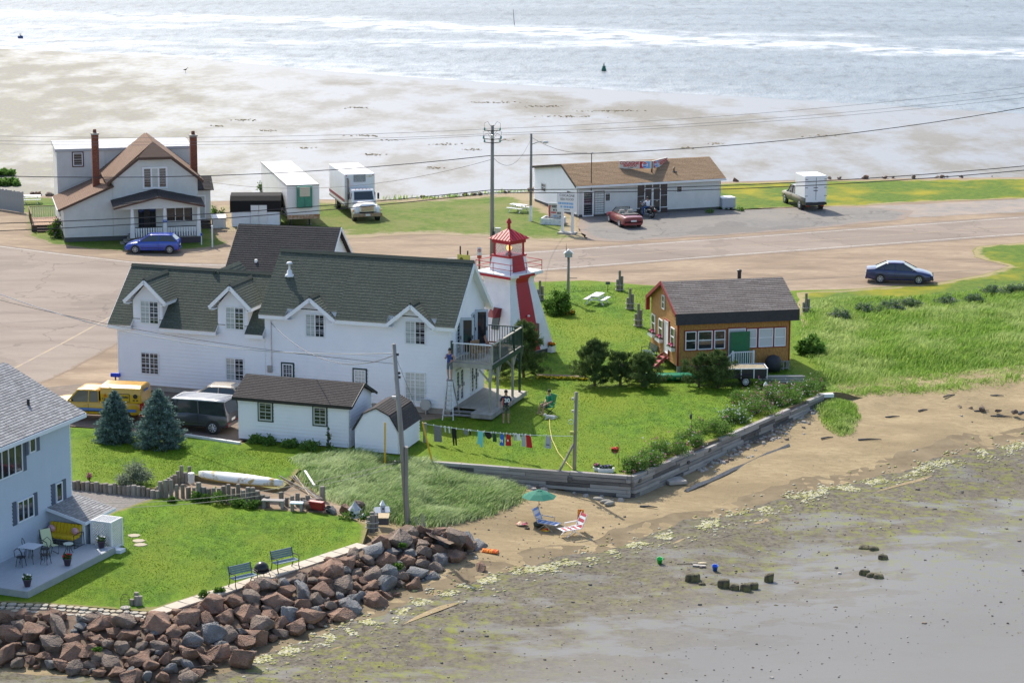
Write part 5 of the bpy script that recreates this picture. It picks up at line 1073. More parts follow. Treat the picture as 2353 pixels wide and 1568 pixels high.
# grey van
VQ=G(489.9,997,0);va=rad(180-16);hd=Vector((math.cos(va),math.sin(va),0));lf=Vector((-hd.y,hd.x,0));vc=VQ+hd*1.4-lf*.9
VAN=paint('charcoal_van_paint',(.05,.053,.065))
c=car('van','charcoal grey van parked behind the blue spruces','van',(vc.x,vc.y,0),va,VAN,4.8,1.95,[(-2.2,.7),(-2.18,1.05),(-2.0,1.12),(0,1.12),(1.3,1.1),(1.9,1.02),(2.4,.85),(2.5,.6)],2.8,.36,((-2.16,-2.0,.95,1.6),1.86,0),zb=.34,pillars=[(.8,.65),(-.55,-.5)],cabw=.98,roofcol=mk('silver_roof',(.45,.46,.48),None,rough=.3),spokes=8)
for y in(-.45,-.15,.15,.45):MB().box(-1.9,y-.02,1.84,.9,y+.02,1.87).obj('roof_rib',MATS['silver_roof'],c)
# beige car between van and house
BQ=G(500,940,0)
car('hatchback_car','beige car parked between the charcoal van and the long white house','car',(BQ.x,BQ.y,0),rad(180-14),paint('beige_car_paint',(.55,.47,.36)),4.4,1.75,[(-2.1,.6),(-2.05,.98),(-1.6,1.02),(0,.97),(1.0,.95),(1.6,.86),(2.05,.7),(2.2,.5)],2.6,.32,((-1.8,-1.2,.3,1.2),1.48,0),pillars=[(-.35,-.32)])

# ================================================================ semi-trailer and box truck
TR=thing('semi_trailer','long white semi-trailer with green refrigeration unit and rusty lower front','trailer',(-18.09,199.78,0),rad(14.1))
TW=mk('trailer_white',(.8,.8,.8),(.74,.74,.73),.6,.5);RUST=mk('rust',(.3,.11,.03),(.5,.4,.3),4,.9)
tw,tl,z0,z1=2.61,14.2,.95,3.38
MB().box(0,0,z0,tw,tl,z1).obj('box',TW,TR,bev=.03);MB().box(-.01,-.02,.62,tw+.01,.25,z0+.02).obj('front_sill',RUST,TR)
part_beam('top_rail',(-.015,0,z1-.03),(-.015,tl,z1-.03),.03,.08,mk('grey_rail',(.25,.24,.24),None),TR);part_beam('top_rail',(0,-.015,z1-.03),(tw,-.015,z1-.03),.03,.1,mk('grey_rail',(.25,.24,.24),None),TR);part_beam('side_rail',(-.015,.2,z0-.04),(-.015,tl,z0-.04),.05,.14,mk('grey_rail',(.25,.24,.24),None),TR)
MB().box(.1,.3,z0-.14,tw-.1,tl-.2,z0-.02).obj('chassis',TRIMB,TR)
GRNU=mk('green_unit',(.05,.26,.18),(.04,.2,.14),3,.6)
u=MB().box(.75,-.38,1.55,1.98,-.01,3.3).obj('refrigeration_unit',GRNU,TR,bev=.03);MB().box(.95,-.43,2.5,1.78,-.385,3.25).obj('grille_frame',mk('cream_metal',(.6,.56,.45),None),u)
for i in range(8):MB().box(.99,-.455,2.55+i*.084,1.74,-.43,2.59+i*.084).obj('louvre',mk('cream_metal',(.6,.56,.45),None),u)
MB().box(1.35,-.4,1.65,1.37,-.38,2.4).obj('door_gap',TRIMB,u)
for x in(.35,1.9):MB().box(x-.06,.75,0,x+.06,.95,z0-.1).obj('landing_leg',DARKMETAL,TR);MB().box(x-.18,.7,0,x+.18,1.0,.03).obj('landing_foot',DARKMETAL,TR)
for y in(11.6,12.8):
    for x,s in((.2,-1),(tw-.2,1)):
        mb=MB();mb.tube([(x-.14,y,.5),(x+.14,y,.5)],.5,18);mb.obj('wheel',RUBBER,TR)
BT=thing('box_truck','white box truck with chrome grille and a red stripe parked on the grass','truck',(-13.84,205.28,0),rad(15.2))
bw_,bl_,z0,z1=2.53,6.63,.95,3.5
MB().box(0,0,z0,bw_,bl_,z1).obj('cargo_box',TW,BT,bev=.04);part_beam('red_stripe',(-.012,.05,z0+.35),(-.012,bl_,z0+.35),.01,.22,mk('maroon_stripe',(.25,.04,.05),None),BT);MB().box(-.02,0,z0-.1,bw_+.02,bl_,z0+.03).obj('box_sill',mk('grey_rail',(.25,.24,.24),None),BT)
MB().box(.75,-.06,2.85,1.75,0,3.45).obj('fridge_panel',mk('grey_mesh_panel',(.2,.21,.2),(.4,.41,.4),12,.7),BT);print_bars(BT,1.85,2.3,-.01,3.28,.1,mk('gold_print',(.5,.4,.15),None),7)
for x in(.15,bw_-.15):mb=MB();mb.ell((x,-.01,3.38),.05,.03,.05,6,4);mb.obj('marker_lamp',TAIL,BT)
MB().box(.5,-2.6,.5,bw_-.5,bl_-.3,.75).obj('chassis',TRIMB,BT)
mb=MB();cx=bw_/2
mb.rings([[(cx-1.02,y,.75),(cx+1.02,y,.75),(cx+1.02,y,1.55),(cx+.92,y,z),(cx-.92,y,z),(cx-1.02,y,1.55)]for y,z in((-.25,2.35),(-.6,2.4),(-1.25,2.36),(-1.62,1.62))]);cab=mb.obj('cab',TW,BT,bev=.05)
MB().hexa([(cx-.82,-1.66,1.6),(cx+.82,-1.66,1.6),(cx+.82,-1.5,1.6),(cx-.82,-1.5,1.6),(cx-.76,-1.33,2.24),(cx+.76,-1.33,2.24),(cx+.76,-1.2,2.24),(cx-.76,-1.2,2.24)]).obj('windscreen',CARGLASS,BT)
for s in(-1,1):MB().box(cx+s*1.015-.012,-1.35,1.58,cx+s*1.015+.012,-.55,2.15).obj('side_window',CARGLASS,BT);MB().box(cx+s*1.25-.08,-1.45,1.6,cx+s*1.25+.08,-1.38,2.1).obj('wing_mirror',TRIMB,BT)
mb=MB();mb.rings([[(cx-w,y,.8),(cx+w,y,.8),(cx+w,y,z-.2),(cx+w*.7,y,z),(cx-w*.7,y,z),(cx-w,y,z-.2)]for y,w,z in((-1.5,.95,1.6),(-2.2,.82,1.52),(-2.9,.72,1.42),(-3.02,.68,1.3))]);mb.obj('bonnet',TW,BT,bev=.05)
for s in(-1,1):mb=MB();mb.ell((cx+s*.88,-2.35,.82),.34,.72,.5,12,6);mb.obj('wing',TW,BT,True);MB().box(cx+s*.9-.2,-3.0,.82,cx+s*.9+.2,-2.86,.98).obj('headlight',LENS,BT);MB().box(cx+s*1.1-.08,-2.98,.82,cx+s*1.1+.08,-2.84,.98).obj('indicator',AMBER,BT)
gr=MB().box(cx-.55,-3.07,.86,cx+.55,-3.02,1.3).obj('grille',mk('chrome',(.6,.61,.63),None,rough=.15,metal=.9),BT)
for i in range(5):MB().box(cx-.5,-3.09,.91+i*.075,cx+.5,-3.07,.93+i*.075).obj('grille_bar',TRIMB,gr)
MB().box(cx-1.2,-3.22,.42,cx+1.2,-3.05,.72).obj('bumper',mk('rusty_chrome',(.35,.3,.27),(.28,.15,.08),4,.4,metal=.5),BT,bev=.03);MB().box(cx-.2,-3.24,.5,cx+.2,-3.222,.66).obj('number_plate',PLATE,BT)
MB().tube([(.25,-.2,.8),(.25,-.2,3.0),(.2,-.14,3.2)],.08,8).obj('exhaust_stack',mk('rusty_chrome',(.35,.3,.27),(.28,.15,.08),4,.4,metal=.5),BT)
for y in(-2.35,4.4):
    for s in(-1,1):mb=MB();mb.tube([(cx+s*.8,y,.48),(cx+s*1.12,y,.48)],.48,18);mb.obj('wheel',RUBBER,BT);mb=MB();mb.tube([(cx+s*1.12,y,.48),(cx+s*1.13,y,.48)],.25,12);mb.obj('rim',ALLOY,BT)
for i in range(5):mb=MB();mb.ell((cx-.6+i*.3,-1.15,2.42),.05,.05,.04,6,4);mb.obj('roof_lamp',AMBER,BT)

# ================================================================ people
SKIN=mk('skin',(.45,.25,.17),None,rough=.6);HAIR=mk('dark_hair',(.02,.015,.012),None,rough=.6)
def fingers(w,d,s,up=Vector((0,0,1))):
    """five bent fingers from the wrist w, pointing along d; s = side of the thumb"""
    w,d=Vector(w),Vector(d).normalized();sd=d.cross(up);sd=(sd if sd.length>.1 else Vector((1,0,0))).normalized();nn=sd.cross(d);out=[]
    palm=w+d*.085
    for i,ln in enumerate((.07,.08,.075,.06)):q=palm+sd*(-.03+.02*i);out.append([palm,q,q+d*ln*.6-nn*.01,q+d*ln-nn*.035])
    th=w+d*.03;out.append([th,th+sd*s*.045+d*.02,th+sd*s*.055+d*.06-nn*.015])
    return palm,out
def person(label,loc,rz,J,cloth,hair=HAIR,sc=1.,facing=(0,-1,0)):
    """J: joints in metres, y forward is -y; cloth(bone, t) -> material slot 0 skin 1 top 2 bottoms 3 shoes"""
    p=thing('person',label,'person',loc,rz);p.scale=(sc,)*3
    B=[('pelvis','spine'),('spine','chest'),('chest','neck'),('neck','chin'),('chin','crown')]
    for s in 'LR':B+=[('chest','sh'+s),('sh'+s,'el'+s),('el'+s,'wr'+s),('pelvis','hp'+s),('hp'+s,'kn'+s),('kn'+s,'an'+s),('an'+s,'to'+s)]
    RD=dict(pelvis=.145,spine=.135,chest=.15,neck=.06,chin=.075,crown=.085,sh=.075,el=.05,wr=.036,hp=.105,kn=.068,an=.045,to=.045)
    names=list(J);vs=[Vector(J[n])for n in names];rr=[RD[n]if n in RD else RD[n[:2]]for n in names];ed=[(names.index(a),names.index(b))for a,b in B]
    for s,k in(('L',1),('R',-1)):
        w,e=Vector(J['wr'+s]),Vector(J['el'+s]);palm,fs=fingers(w,J.get('hd'+s,w-e),k)
        wi=names.index('wr'+s);pi=len(vs);vs.append(palm);rr.append(.034);ed.append((wi,pi))
        for f in fs:
            prev=wi if(f[0]-palm).length>.02 else pi
            for q in f[1:]:vs.append(q);rr.append(.0105);ed.append((prev,len(vs)-1));prev=len(vs)-1
    keep=[n for n in names if not n.startswith('hd')]
    me=bpy.data.meshes.new('body');me.from_pydata([tuple(v)for v in vs],ed,[])
    o_=bpy.data.objects.new('body',me);COL.objects.link(o_)
    sk=o_.modifiers.new('skin','SKIN');sk.use_smooth_shade=True;sk.branch_smoothing=.4
    for i,d in enumerate(me.skin_vertices[0].data):d.radius=(rr[i],rr[i]);d.use_root=(i==names.index('pelvis'))
    ss=o_.modifiers.new('sub','SUBSURF');ss.levels=1;ss.render_levels=1
    dg=bpy.context.evaluated_depsgraph_get();me2=bpy.data.meshes.new_from_object(o_.evaluated_get(dg));bpy.data.objects.remove(o_)
    bones=[(a,b,Vector(J[a]),Vector(J[b]))for a,b in B]
    mi=[]
    for f in me2.polygons:
        c=f.center;best=None
        for a,b,pa,pb in bones:
            ab=pb-pa;t=max(0,min(1,(c-pa).dot(ab)/ab.dot(ab)));d=(c-pa-ab*t).length/(.12 if a in('pelvis','spine','chest')else .07)
            if best is None or d<best[0]:best=(d,b,t)
        mi.append(cloth(best[1][:2]if best[1][-1]in 'LR' else best[1],best[2]))
    me2.polygons.foreach_set('material_index',mi)
    b=new_obj('body',me2,[SKIN,cloth.top,cloth.bot,cloth.shoe],p)
    ch,cr=Vector(J['chin']),Vector(J['crown']);hc=(ch+cr)/2;f=Vector(facing)
    mb=MB();mb.ell(hc-f*.03+Vector((0,0,.05)),.1,.1,.1,10,6);mb.obj('hair',hair,p,True)
    sd=f.cross(Vector((0,0,1)))
    for s in(-1,1):mb=MB();mb.ell(hc+f*.088+sd*s*.034+Vector((0,0,.005)),.012,.012,.009,6,4);mb.obj('eye',BLACKL,p);mb=MB();mb.ell(hc+sd*s*.092+Vector((0,0,-.005)),.014,.018,.03,6,4);mb.obj('ear',SKIN,p,True)
    mb=MB();mb.ell(hc+f*.1+Vector((0,0,-.03)),.014,.014,.025,6,4);mb.obj('nose',SKIN,p,True);mb=MB();mb.ell(hc+f*.085+Vector((0,0,-.07)),.025,.012,.008,6,4);mb.obj('mouth',mk('lip',(.3,.1,.08),None),p)
    return p
class Cloth:
    def __init__(s,top,bot,shoe=None,sleeve=.75,short=.75,tank=False):s.top=top;s.bot=bot;s.shoe=shoe or SKIN;s.sl=sleeve;s.sh=short;s.tank=tank
    def __call__(s,b,t):
        if b in('spine','chest'):return 1 if not(b=='spine' and t<.25)else 2
        if b=='neck':return 1 if t<.35 else 0
        if b=='sh':return 0 if(s.tank and t>.75)else 1
        if b=='el':return 0 if s.tank else(1 if t<s.sl else 0)
        if b=='wr':return 1 if s.sl>1 and t<s.sl-1 else 0
        if b=='hp':return 2
        if b=='kn':return 2 if t<s.sh else 0
        if b=='an':return 2 if s.sh>1 else(0 if t<.9 else 3)
        if b=='to':return 3
        return 0
def stand(**k):
    J=dict(pelvis=(0,0,.98),spine=(0,0,1.16),chest=(0,.01,1.38),neck=(0,0,1.52),chin=(0,-.02,1.6),crown=(0,-.01,1.74),shL=(.19,.01,1.43),elL=(.25,.03,1.14),wrL=(.25,-.05,.9),shR=(-.19,.01,1.43),elR=(-.25,.03,1.14),wrR=(-.25,-.05,.9),
             hpL=(.1,0,.93),knL=(.12,-.01,.5),anL=(.13,.02,.09),toL=(.14,-.12,.045),hpR=(-.1,0,.93),knR=(-.12,-.01,.5),anR=(-.13,.02,.09),toR=(-.14,-.12,.045));J.update(k);return J
NAVY=mk('navy_jersey',(.015,.018,.05),(.02,.022,.055),6,.8);CAMO=mk('camouflage_cotton',(.05,.055,.04),(.18,.17,.14),9,.9,lo=.45,hi=.55);BLUET=mk('blue_cotton',(.03,.06,.22),None,rough=.9);GREYS=mk('grey_cotton',(.13,.14,.15),None,rough=.9);GREENT=mk('green_cotton',(.02,.24,.11),None,rough=.9);TANS=mk('tan_cotton',(.3,.24,.16),None,rough=.9);WCOT=mk('white_cotton',(.75,.75,.76),(.68,.68,.7),5,.9);DENIM=mk('denim',(.06,.13,.32),(.05,.1,.26),8,.9)
p1=G(1162,972,0)
PA=person('person in navy football jersey number 30 and camouflage shorts standing on the lawn',(p1.x,p1.y,0),rad(8),stand(elR=(-.3,.05,1.16),wrR=(-.3,-.05,.93),elL=(.28,.04,1.17),wrL=(.16,-.2,1.12)),Cloth(NAVY,CAMO,sleeve=.8,short=.85),sc=1.04)
text('jersey_number','30',.3,WHITEL,PA,(0.03,-.17,1.27),bold=.012);MB().hexa([(-.19,-.12,1.0),(-.15,-.15,1.0),(-.15,-.05,1.0),(-.19,-.05,1.0),(-.19,-.1,1.4),(-.14,-.15,1.4),(-.14,-.05,1.4),(-.19,-.05,1.4)]).obj('jersey_stripe',mk('orange_red',(.5,.07,.03),None),PA)
# step ladder and the man on it
ml=Matrix.Translation((*MH,0))@Matrix.Rotation(MHA,4,'Z')
lp=ml@Vector((.2,-.72,0))
LD=thing('step_ladder','tall aluminium step ladder standing by the corner of the long white house','ladder',lp,rad(-10))
ALU=mk('aluminium',(.62,.63,.64),(.5,.5,.51),3,.35,metal=.3)
for s in(-1,1):part_beam('rail',(s*.3,-.55,0),(s*.14,0,2.1),.05,.07,ALU,LD);part_beam('rear_rail',(s*.42,.75,0),(s*.14,.05,2.1),.05,.06,GREYWOOD,LD)
for i in range(7):t=(i+1)/8;w=.3-.16*t;MB().box(-w,-.55+.55*t-.05,2.1*t-.015,w,-.55+.55*t+.05,2.1*t+.015).obj('tread',ALU,LD)
MB().box(-.18,-.1,2.1,.18,.14,2.14).obj('top_cap',GREYWOOD,LD);part_beam('spreader',(-.36,-.1,1.0),(-.36,.35,1.0),.02,.02,ALU,LD)
lt=lp+Vector((0,0,2.14))
person('person in blue sleeveless shirt and grey shorts standing on the step ladder',lt,rad(-20),stand(elL=(.26,.06,1.18),wrL=(.14,-.12,1.08),elR=(-.22,-.05,1.2),wrR=(-.18,-.22,1.28),toL=(.12,-.1,.045),toR=(-.1,-.1,.045),anL=(.09,.02,.09),anR=(-.09,.02,.09),knL=(.1,-.02,.5),knR=(-.1,-.02,.5)),Cloth(BLUET,GREYS,tank=True,short=.7),facing=(0,-1,0))
# seated person, folding chair
p2=G(1257,950,0)
CHR=thing('camp_chair','green canvas camp chair on the lawn','chair',(p2.x,p2.y,0),rad(-55))
CG=mk('green_canvas',(.02,.2,.09),None,rough=.9)
MB().box(-.28,-.28,.4,.28,.28,.44).obj('seat',CG,CHR);MB().hexa([(-.28,.24,.42),(.28,.24,.42),(.28,.27,.42),(-.28,.27,.42),(-.28,.44,1.08),(.28,.44,1.08),(.28,.47,1.08),(-.28,.47,1.08)]).obj('backrest',CG,CHR)
for s in(-1,1):
    part_beam('leg',(s*.3,-.3,0),(s*.28,.3,.42),.03,.03,DARKMETAL,CHR);part_beam('leg',(s*.3,.35,0),(s*.28,-.28,.42),.03,.03,DARKMETAL,CHR);part_beam('armrest',(s*.32,-.28,.62),(s*.32,.34,.64),.05,.03,CG,CHR);part_beam('arm_post',(s*.31,-.28,.4),(s*.32,-.28,.62),.025,.025,DARKMETAL,CHR)
sit=dict(pelvis=(0,.08,.56),spine=(0,.12,.74),chest=(0,.16,.96),neck=(0,.14,1.1),chin=(0,.1,1.17),crown=(0,.1,1.31),shL=(.18,.15,1.0),elL=(.3,.1,.74),wrL=(.3,-.12,.7),shR=(-.18,.15,1.0),elR=(-.27,.1,.75),wrR=(-.1,-.08,.68),hpL=(.1,.05,.55),knL=(.15,-.36,.55),anL=(.15,-.42,.1),toL=(.16,-.56,.045),hpR=(-.1,.05,.55),knR=(-.13,-.36,.55),anR=(-.14,-.5,.1),toR=(-.15,-.64,.045))
PG=person('person in green T-shirt sitting in the camp chair on the lawn',(p2.x,p2.y,0),rad(-55),sit,Cloth(GREENT,TANS,sleeve=.8,short=.8))
# small white dog lying beside the chair
d0=G(1254,957,0)+Vector((.75,-.5,0))
d0=G(1262,953,0)
DG=thing('dog','small white dog lying on the grass beside the camp chair','dog',(d0.x,d0.y-.9,0),rad(5))
bmv=bpy.data.meshes.new('body');dv=[(.05,0,.12),(.25,0,.12),(-.16,-.02,.15),(-.27,-.03,.25),(-.37,-.05,.22),(.33,.0,.14),(.45,.05,.06),(-.12,-.09,.05),(-.28,-.12,.03),(-.12,.07,.05),(-.26,.1,.03),(.24,-.11,.06),(.12,-.16,.04),(.02,-.18,.03),(.24,.1,.06),(.12,.14,.04),(-.25,-.08,.33),(-.24,.03,.33)]
bmv.from_pydata(dv,[(0,1),(0,2),(2,3),(3,4),(1,5),(5,6),(2,7),(7,8),(2,9),(9,10),(1,11),(11,12),(12,13),(1,14),(14,15),(3,16),(3,17)],[])
db=bpy.data.objects.new('body',bmv);COL.objects.link(db);db.parent=DG;sm=db.modifiers.new('s','SKIN');sm.use_smooth_shade=True
for i,d in enumerate(bmv.skin_vertices[0].data):r_=(.1,.1,.09,.075,.035,.05,.02,.04,.03,.04,.03,.06,.035,.028,.06,.035,.018,.018)[i];d.radius=(r_,r_)
bmv.skin_vertices[0].data[0].use_root=True;ss=db.modifiers.new('u','SUBSURF');ss.levels=1;ss.render_levels=1;bmv.materials.append(mk('white_fur',(.75,.72,.66),(.6,.56,.5),14,.95,bump=.5))
mb=MB();mb.ell((-.4,-.055,.225),.012,.014,.012,6,4);mb.obj('nose',BLACKL,DG);mb=MB();mb.ell((-.335,-.085,.27),.009,.009,.009,6,4);mb.obj('eye',BLACKL,DG)
# motorcycle and rider
m0,m1=G(*Fq(1482,820),0),G(*Fq(1388,797),0);mdv=(m1-m0);mc=(m0+m1)/2
MC=thing('motorcycle','black touring motorcycle with panniers stopped outside the seafood shop','motorcycle',(mc.x,mc.y,0),math.atan2(mdv.y,mdv.x))
for x in(-.78,.78):
    mb=MB();mb.tube([(x+.26*math.cos(a),0,.32+.26*math.sin(a))for a in[2*math.pi*i/20 for i in range(21)]],.065,8);w=mb.obj('wheel',RUBBER,MC,True);mb=MB()
    for i in range(8):a=math.pi*i/4;mb.tube([(x,0,.32),(x+.22*math.cos(a),0,.32+.22*math.sin(a))],.012,4)
    mb.tube([(x,-.05,.32),(x,.05,.32)],.06,8);mb.obj('rim',STEEL,w)
CHR_=mk('chrome',(.6,.61,.63),None,rough=.15,metal=.9);MBK=paint('black_motorcycle_paint',(.012,.012,.014))
mb=MB();mb.ell((.0,0,.48),.32,.16,.2,10,6);mb.obj('engine',STEEL,MC,True);mb=MB();mb.ell((.18,0,.78),.3,.15,.13,10,6);mb.obj('fuel_tank',MBK,MC,True);mb=MB();mb.ell((-.3,0,.72),.36,.17,.08,10,6);mb.obj('seat',TRIMB,MC,True)
mb=MB();mb.ell((-.85,0,.62),.3,.11,.12,10,6);mb.obj('rear_mudguard',MBK,MC,True);mb=MB();mb.ell((.82,0,.62),.28,.1,.09,10,6);mb.obj('front_mudguard',MBK,MC,True)
for s in(-1,1):
    MB().box(-1.0,s*.28-.1,.42,-.5,s*.28+.1,.74).obj('pannier',MBK,MC,bev=.05);MB().tube([(.78,s*.1,.32),(.52,s*.12,.95)],.03,6).obj('fork',CHR_,MC);MB().tube([(.5,s*.05,1.0),(.45,s*.3,1.08),(.25,s*.4,1.02)],.018,6).obj('handlebar',CHR_,MC);MB().tube([(.1,s*.2,.3),(-.95,s*.24,.3)],.045,8).obj('exhaust',CHR_,MC);mb=MB();mb.ell((.42,s*.36,1.22),.02,.06,.05,6,4);mb.obj('mirror',CHR_,MC)
mb=MB();mb.ell((.66,0,.92),.09,.1,.1,8,5);mb.obj('headlight',LENS,MC,True);MB().box(-1.16,-.06,.62,-1.1,.06,.72).obj('tail_light',TAIL,MC);MB().box(-.95,-.2,.8,-.6,.2,1.0).obj('top_case',MBK,MC,bev=.04);part_beam('frame_tube',(-.78,0,.32),(.5,0,.9),.05,.05,MBK,MC)
MB().hexa([(.58,-.25,1.02),(.6,-.25,1.02),(.6,.25,1.02),(.58,.25,1.02),(.44,-.22,1.42),(.46,-.22,1.42),(.46,.22,1.42),(.44,.22,1.42)]).obj('windshield',CLG,MC)
ride=dict(pelvis=(0,.12,.86),spine=(0,.14,1.04),chest=(0,.1,1.26),neck=(0,.06,1.4),chin=(0,.02,1.48),crown=(0,.02,1.62),shL=(.19,.08,1.31),elL=(.33,-.14,1.16),wrL=(.36,-.36,1.08),shR=(-.19,.08,1.31),elR=(-.33,-.14,1.16),wrR=(-.36,-.36,1.08),hpL=(.12,.08,.84),knL=(.26,-.3,.72),anL=(.28,-.12,.16),toL=(.29,-.3,.07),hpR=(-.12,.08,.84),knR=(-.26,-.3,.72),anR=(-.28,-.12,.16),toR=(-.29,-.3,.07))
person('person in white T-shirt, jeans and dark helmet riding the motorcycle',(mc.x,mc.y,0),math.atan2(mdv.y,mdv.x)+math.pi/2,ride,Cloth(WCOT,DENIM,BLACK,sleeve=.85,short=2),hair=BLACK)
# ================================================================ timber retaining wall, rocks, logs
def pw(x,y,z=0.):p=G(x,y,z);return Vector((p.x,p.y,0))
TIM=[mk('timber_grey',(.20,.185,.17),(.31,.29,.265),2.2,.95,bump=.5,bscale=12,stretch=(.35,1,2.5)),mk('timber_pale',(.29,.27,.25),(.38,.36,.335),2.2,.95,bump=.5,bscale=12,stretch=(.35,1,2.5)),mk('timber_dark',(.07,.065,.062),(.15,.14,.13),2.2,.95,bump=.5,bscale=12,stretch=(.35,1,2.5))]
RWL,RWC,RWR=pw(971,1058),pw(1450,1093.5),pw(1888,905)
RW=thing('retaining_wall','weathered grey timber retaining wall holding the lawn above the beach','wall',RWC)
def timbers(A,B,fa,fb,seed,topz=.03):
    R=random.Random(seed);L=(B-A).length;d=(B-A)/L;ang=math.atan2(d.y,d.x);h=.185;nrm=Vector((d.y,-d.x,0))
    k=0
    while topz-k*h>min(fa,fb)-.25:
        z1=topz-k*h;x=-R.uniform(0,1.6)
        while x<L:
            ln=R.uniform(1.6,3.2);x0,x1=max(0,x),min(L,x+ln);x+=ln
            if x1-x0<.15:continue
            foot=fa+(fb-fa)*((x0+x1)/2/L)
            if z1<foot-.1 or(k==0 and R.random()<.12):continue
            of=R.uniform(-.03,.03)+k*.012;dz=R.uniform(-.012,.012)
            mb=MB();mb.box(x0+.008,-of-.16,z1-h+.008+dz,x1-.008,-of+.09,z1-.004+dz)
            t=mb.obj('timber',R.choice([TIM[0],TIM[0],TIM[1],TIM[1],TIM[2]]if k else[TIM[1],TIM[1],TIM[0]]),RW,bev=.012);t.location=(A-RWC);t.rotation_euler=(0,0,ang)
        k+=1
    for i in range(int(L/2.2)):  # ends of the tie-back timbers
        x=R.uniform(.5,L-.5);z=-R.choice([.3,.48,.67]);foot=fa+(fb-fa)*x/L
        if z>foot+.15:
            t=MB().box(x-.1,-.24,z-.09,x+.1,.0,z+.08).obj('timber_end',TIM[2],RW);t.location=(A-RWC);t.rotation_euler=(0,0,ang)
for A_,B_ in((RWL,RWC),(RWC,RWR)):
    d_=(B_-A_).normalized();n_=Vector((-d_.y,d_.x,0))*.42;part_beam('backfill',A_-RWC+n_+Vector((0,0,-.66)),B_-RWC+n_+Vector((0,0,-.62)),.7,1.24,EARTH,RW)
timbers(RWL,RWC,-.35,-1.1,3);timbers(RWC,RWR,-1.1,-.5,4)

def hull(seed,n=16,sq=(1,1,1)):
    R=random.Random(seed);bm=bmesh.new()
    for i in range(n):
        v=Vector((R.gauss(0,1),R.gauss(0,1),R.gauss(0,1))).normalized()*R.uniform(.82,1.08);bm.verts.new((v.x*sq[0],v.y*sq[1],v.z*sq[2]))
    bmesh.ops.convex_hull(bm,input=bm.verts)
    bmesh.ops.delete(bm,geom=[v for v in bm.verts if not v.link_faces],context='VERTS')
    bmesh.ops.bevel(bm,geom=list(bm.edges),offset=.1,segments=2,affect='EDGES',profile=.6,clamp_overlap=True)
    if n<24:bmesh.ops.subdivide_edges(bm,edges=list(bm.edges),cuts=1,use_grid_fill=True)
    bm.normal_update()
    for v in bm.verts:v.co+=v.normal*(noise.noise(v.co*2.1+Vector((seed,0,0)))*.13+noise.noise(v.co*5.5+Vector((seed,3,0)))*.06)
    me=bpy.data.meshes.new('boulder');bm.to_mesh(me);bm.free();me.polygons.foreach_set('use_smooth',[True]*len(me.polygons));return me
def rockmat(n,a,b,c):return mk(n,a,b,3.2,.9,bump=.9,bscale=9,c3=c,s3=1.6,bdist=.12,lo=.3,hi=.7,detail=9.)
RK=[rockmat('red_brown_rock',(.2,.11,.07),(.38,.235,.16),(.14,.095,.075)),rockmat('brown_rock',(.18,.13,.098),(.34,.26,.2),(.13,.105,.088)),rockmat('blue_grey_rock',(.16,.165,.17),(.27,.27,.265),(.13,.115,.105))]
HULLS={}
for mi in range(3):
    for s in range(7):me=hull(s+10*mi,15+s,(1.15,.9,.78));me.materials.append(RK[mi]);HULLS[(mi,s)]=me
def boulder(p,r,mi,R,label,group='boulders of the riprap bank',name='boulder',flat=1.):
    o=bpy.data.objects.new(name,HULLS[(mi,R.randrange(7))]);COL.objects.link(o);o.location=p;o.rotation_euler=(R.uniform(-.5,.5),R.uniform(-.5,.5),R.uniform(0,6.3));s=r*R.uniform(.9,1.1);o.scale=(s*R.uniform(.9,1.25),s*R.uniform(.85,1.1),s*R.uniform(.8,1.05)*flat)
    return tag(o,label,'boulder',group)
LBL=['reddish brown boulder in the riprap bank below the lawn of the grey-blue house','dull brown boulder in the riprap bank below the lawn of the grey-blue house','blue-grey boulder in the riprap bank below the lawn of the grey-blue house']
TOP=[(-120,1412),(0,1412),(120,1414),(340,1424),(420,1404),(500,1380),(600,1345),(700,1318),(790,1283),(850,1262),(905,1238),(960,1210),(1010,1222),(1050,1238)]
BOT=[(-120,1530),(0,1530),(130,1535),(275,1560),(440,1566),(525,1508),(640,1466),(730,1440),(830,1400),(930,1360),(1000,1330),(1060,1302),(1092,1278),(1100,1262)]
def along(line,z):
    P=[G(x,y,z)for x,y in line];L=[0]
    for a,b in zip(P,P[1:]):L.append(L[-1]+(b-a).length)
    def f(t):
        s=t*L[-1]
        for i in range(len(P)-1):
            if s<=L[i+1]+1e-6:return P[i].lerp(P[i+1],(s-L[i])/max(L[i+1]-L[i],1e-6))
        return P[-1]
    return f,L[-1]
fT,lenT=along(TOP,LY);fB,lenB=along(BOT,-1.5)
# earth bank under the stones
mb=MB();NN=60
rows=[]
for v in(0,.33,.66,1.08):
    rows.append([fT(i/NN).lerp(fB(i/NN),v)+Vector((0,0,-.12+.1*noise.noise(Vector((i*.7,v*5,0)))))for i in range(NN+1)])
rows.insert(0,[fT(i/NN)+(fT(i/NN)-fB(i/NN)).normalized()*.9*Vector((1,1,0)).x+Vector((0,0,-.02))for i in range(NN+1)])
for r in rows[0]:r.z=LY-.02
for a,b in zip(rows,rows[1:]):
    for i in range(NN):mb.quad(b[i],b[i+1],a[i+1],a[i])
bank=mb.obj('bank',EARTH);bank['kind']='structure'
R=random.Random(21);placed=[]
tries=0
def blabel(r,mi,t,v):return('big ' if r>.55 else '' if r>.33 else 'small ')+('reddish brown','dull brown','blue-grey')[mi]+' boulder in the '+('top' if v<.33 else 'middle' if v<.66 else 'bottom')+' of the riprap bank '+('below the flagstone wall' if t<.3 else 'below the slab path' if t<.75 else 'beside the leaning pole')
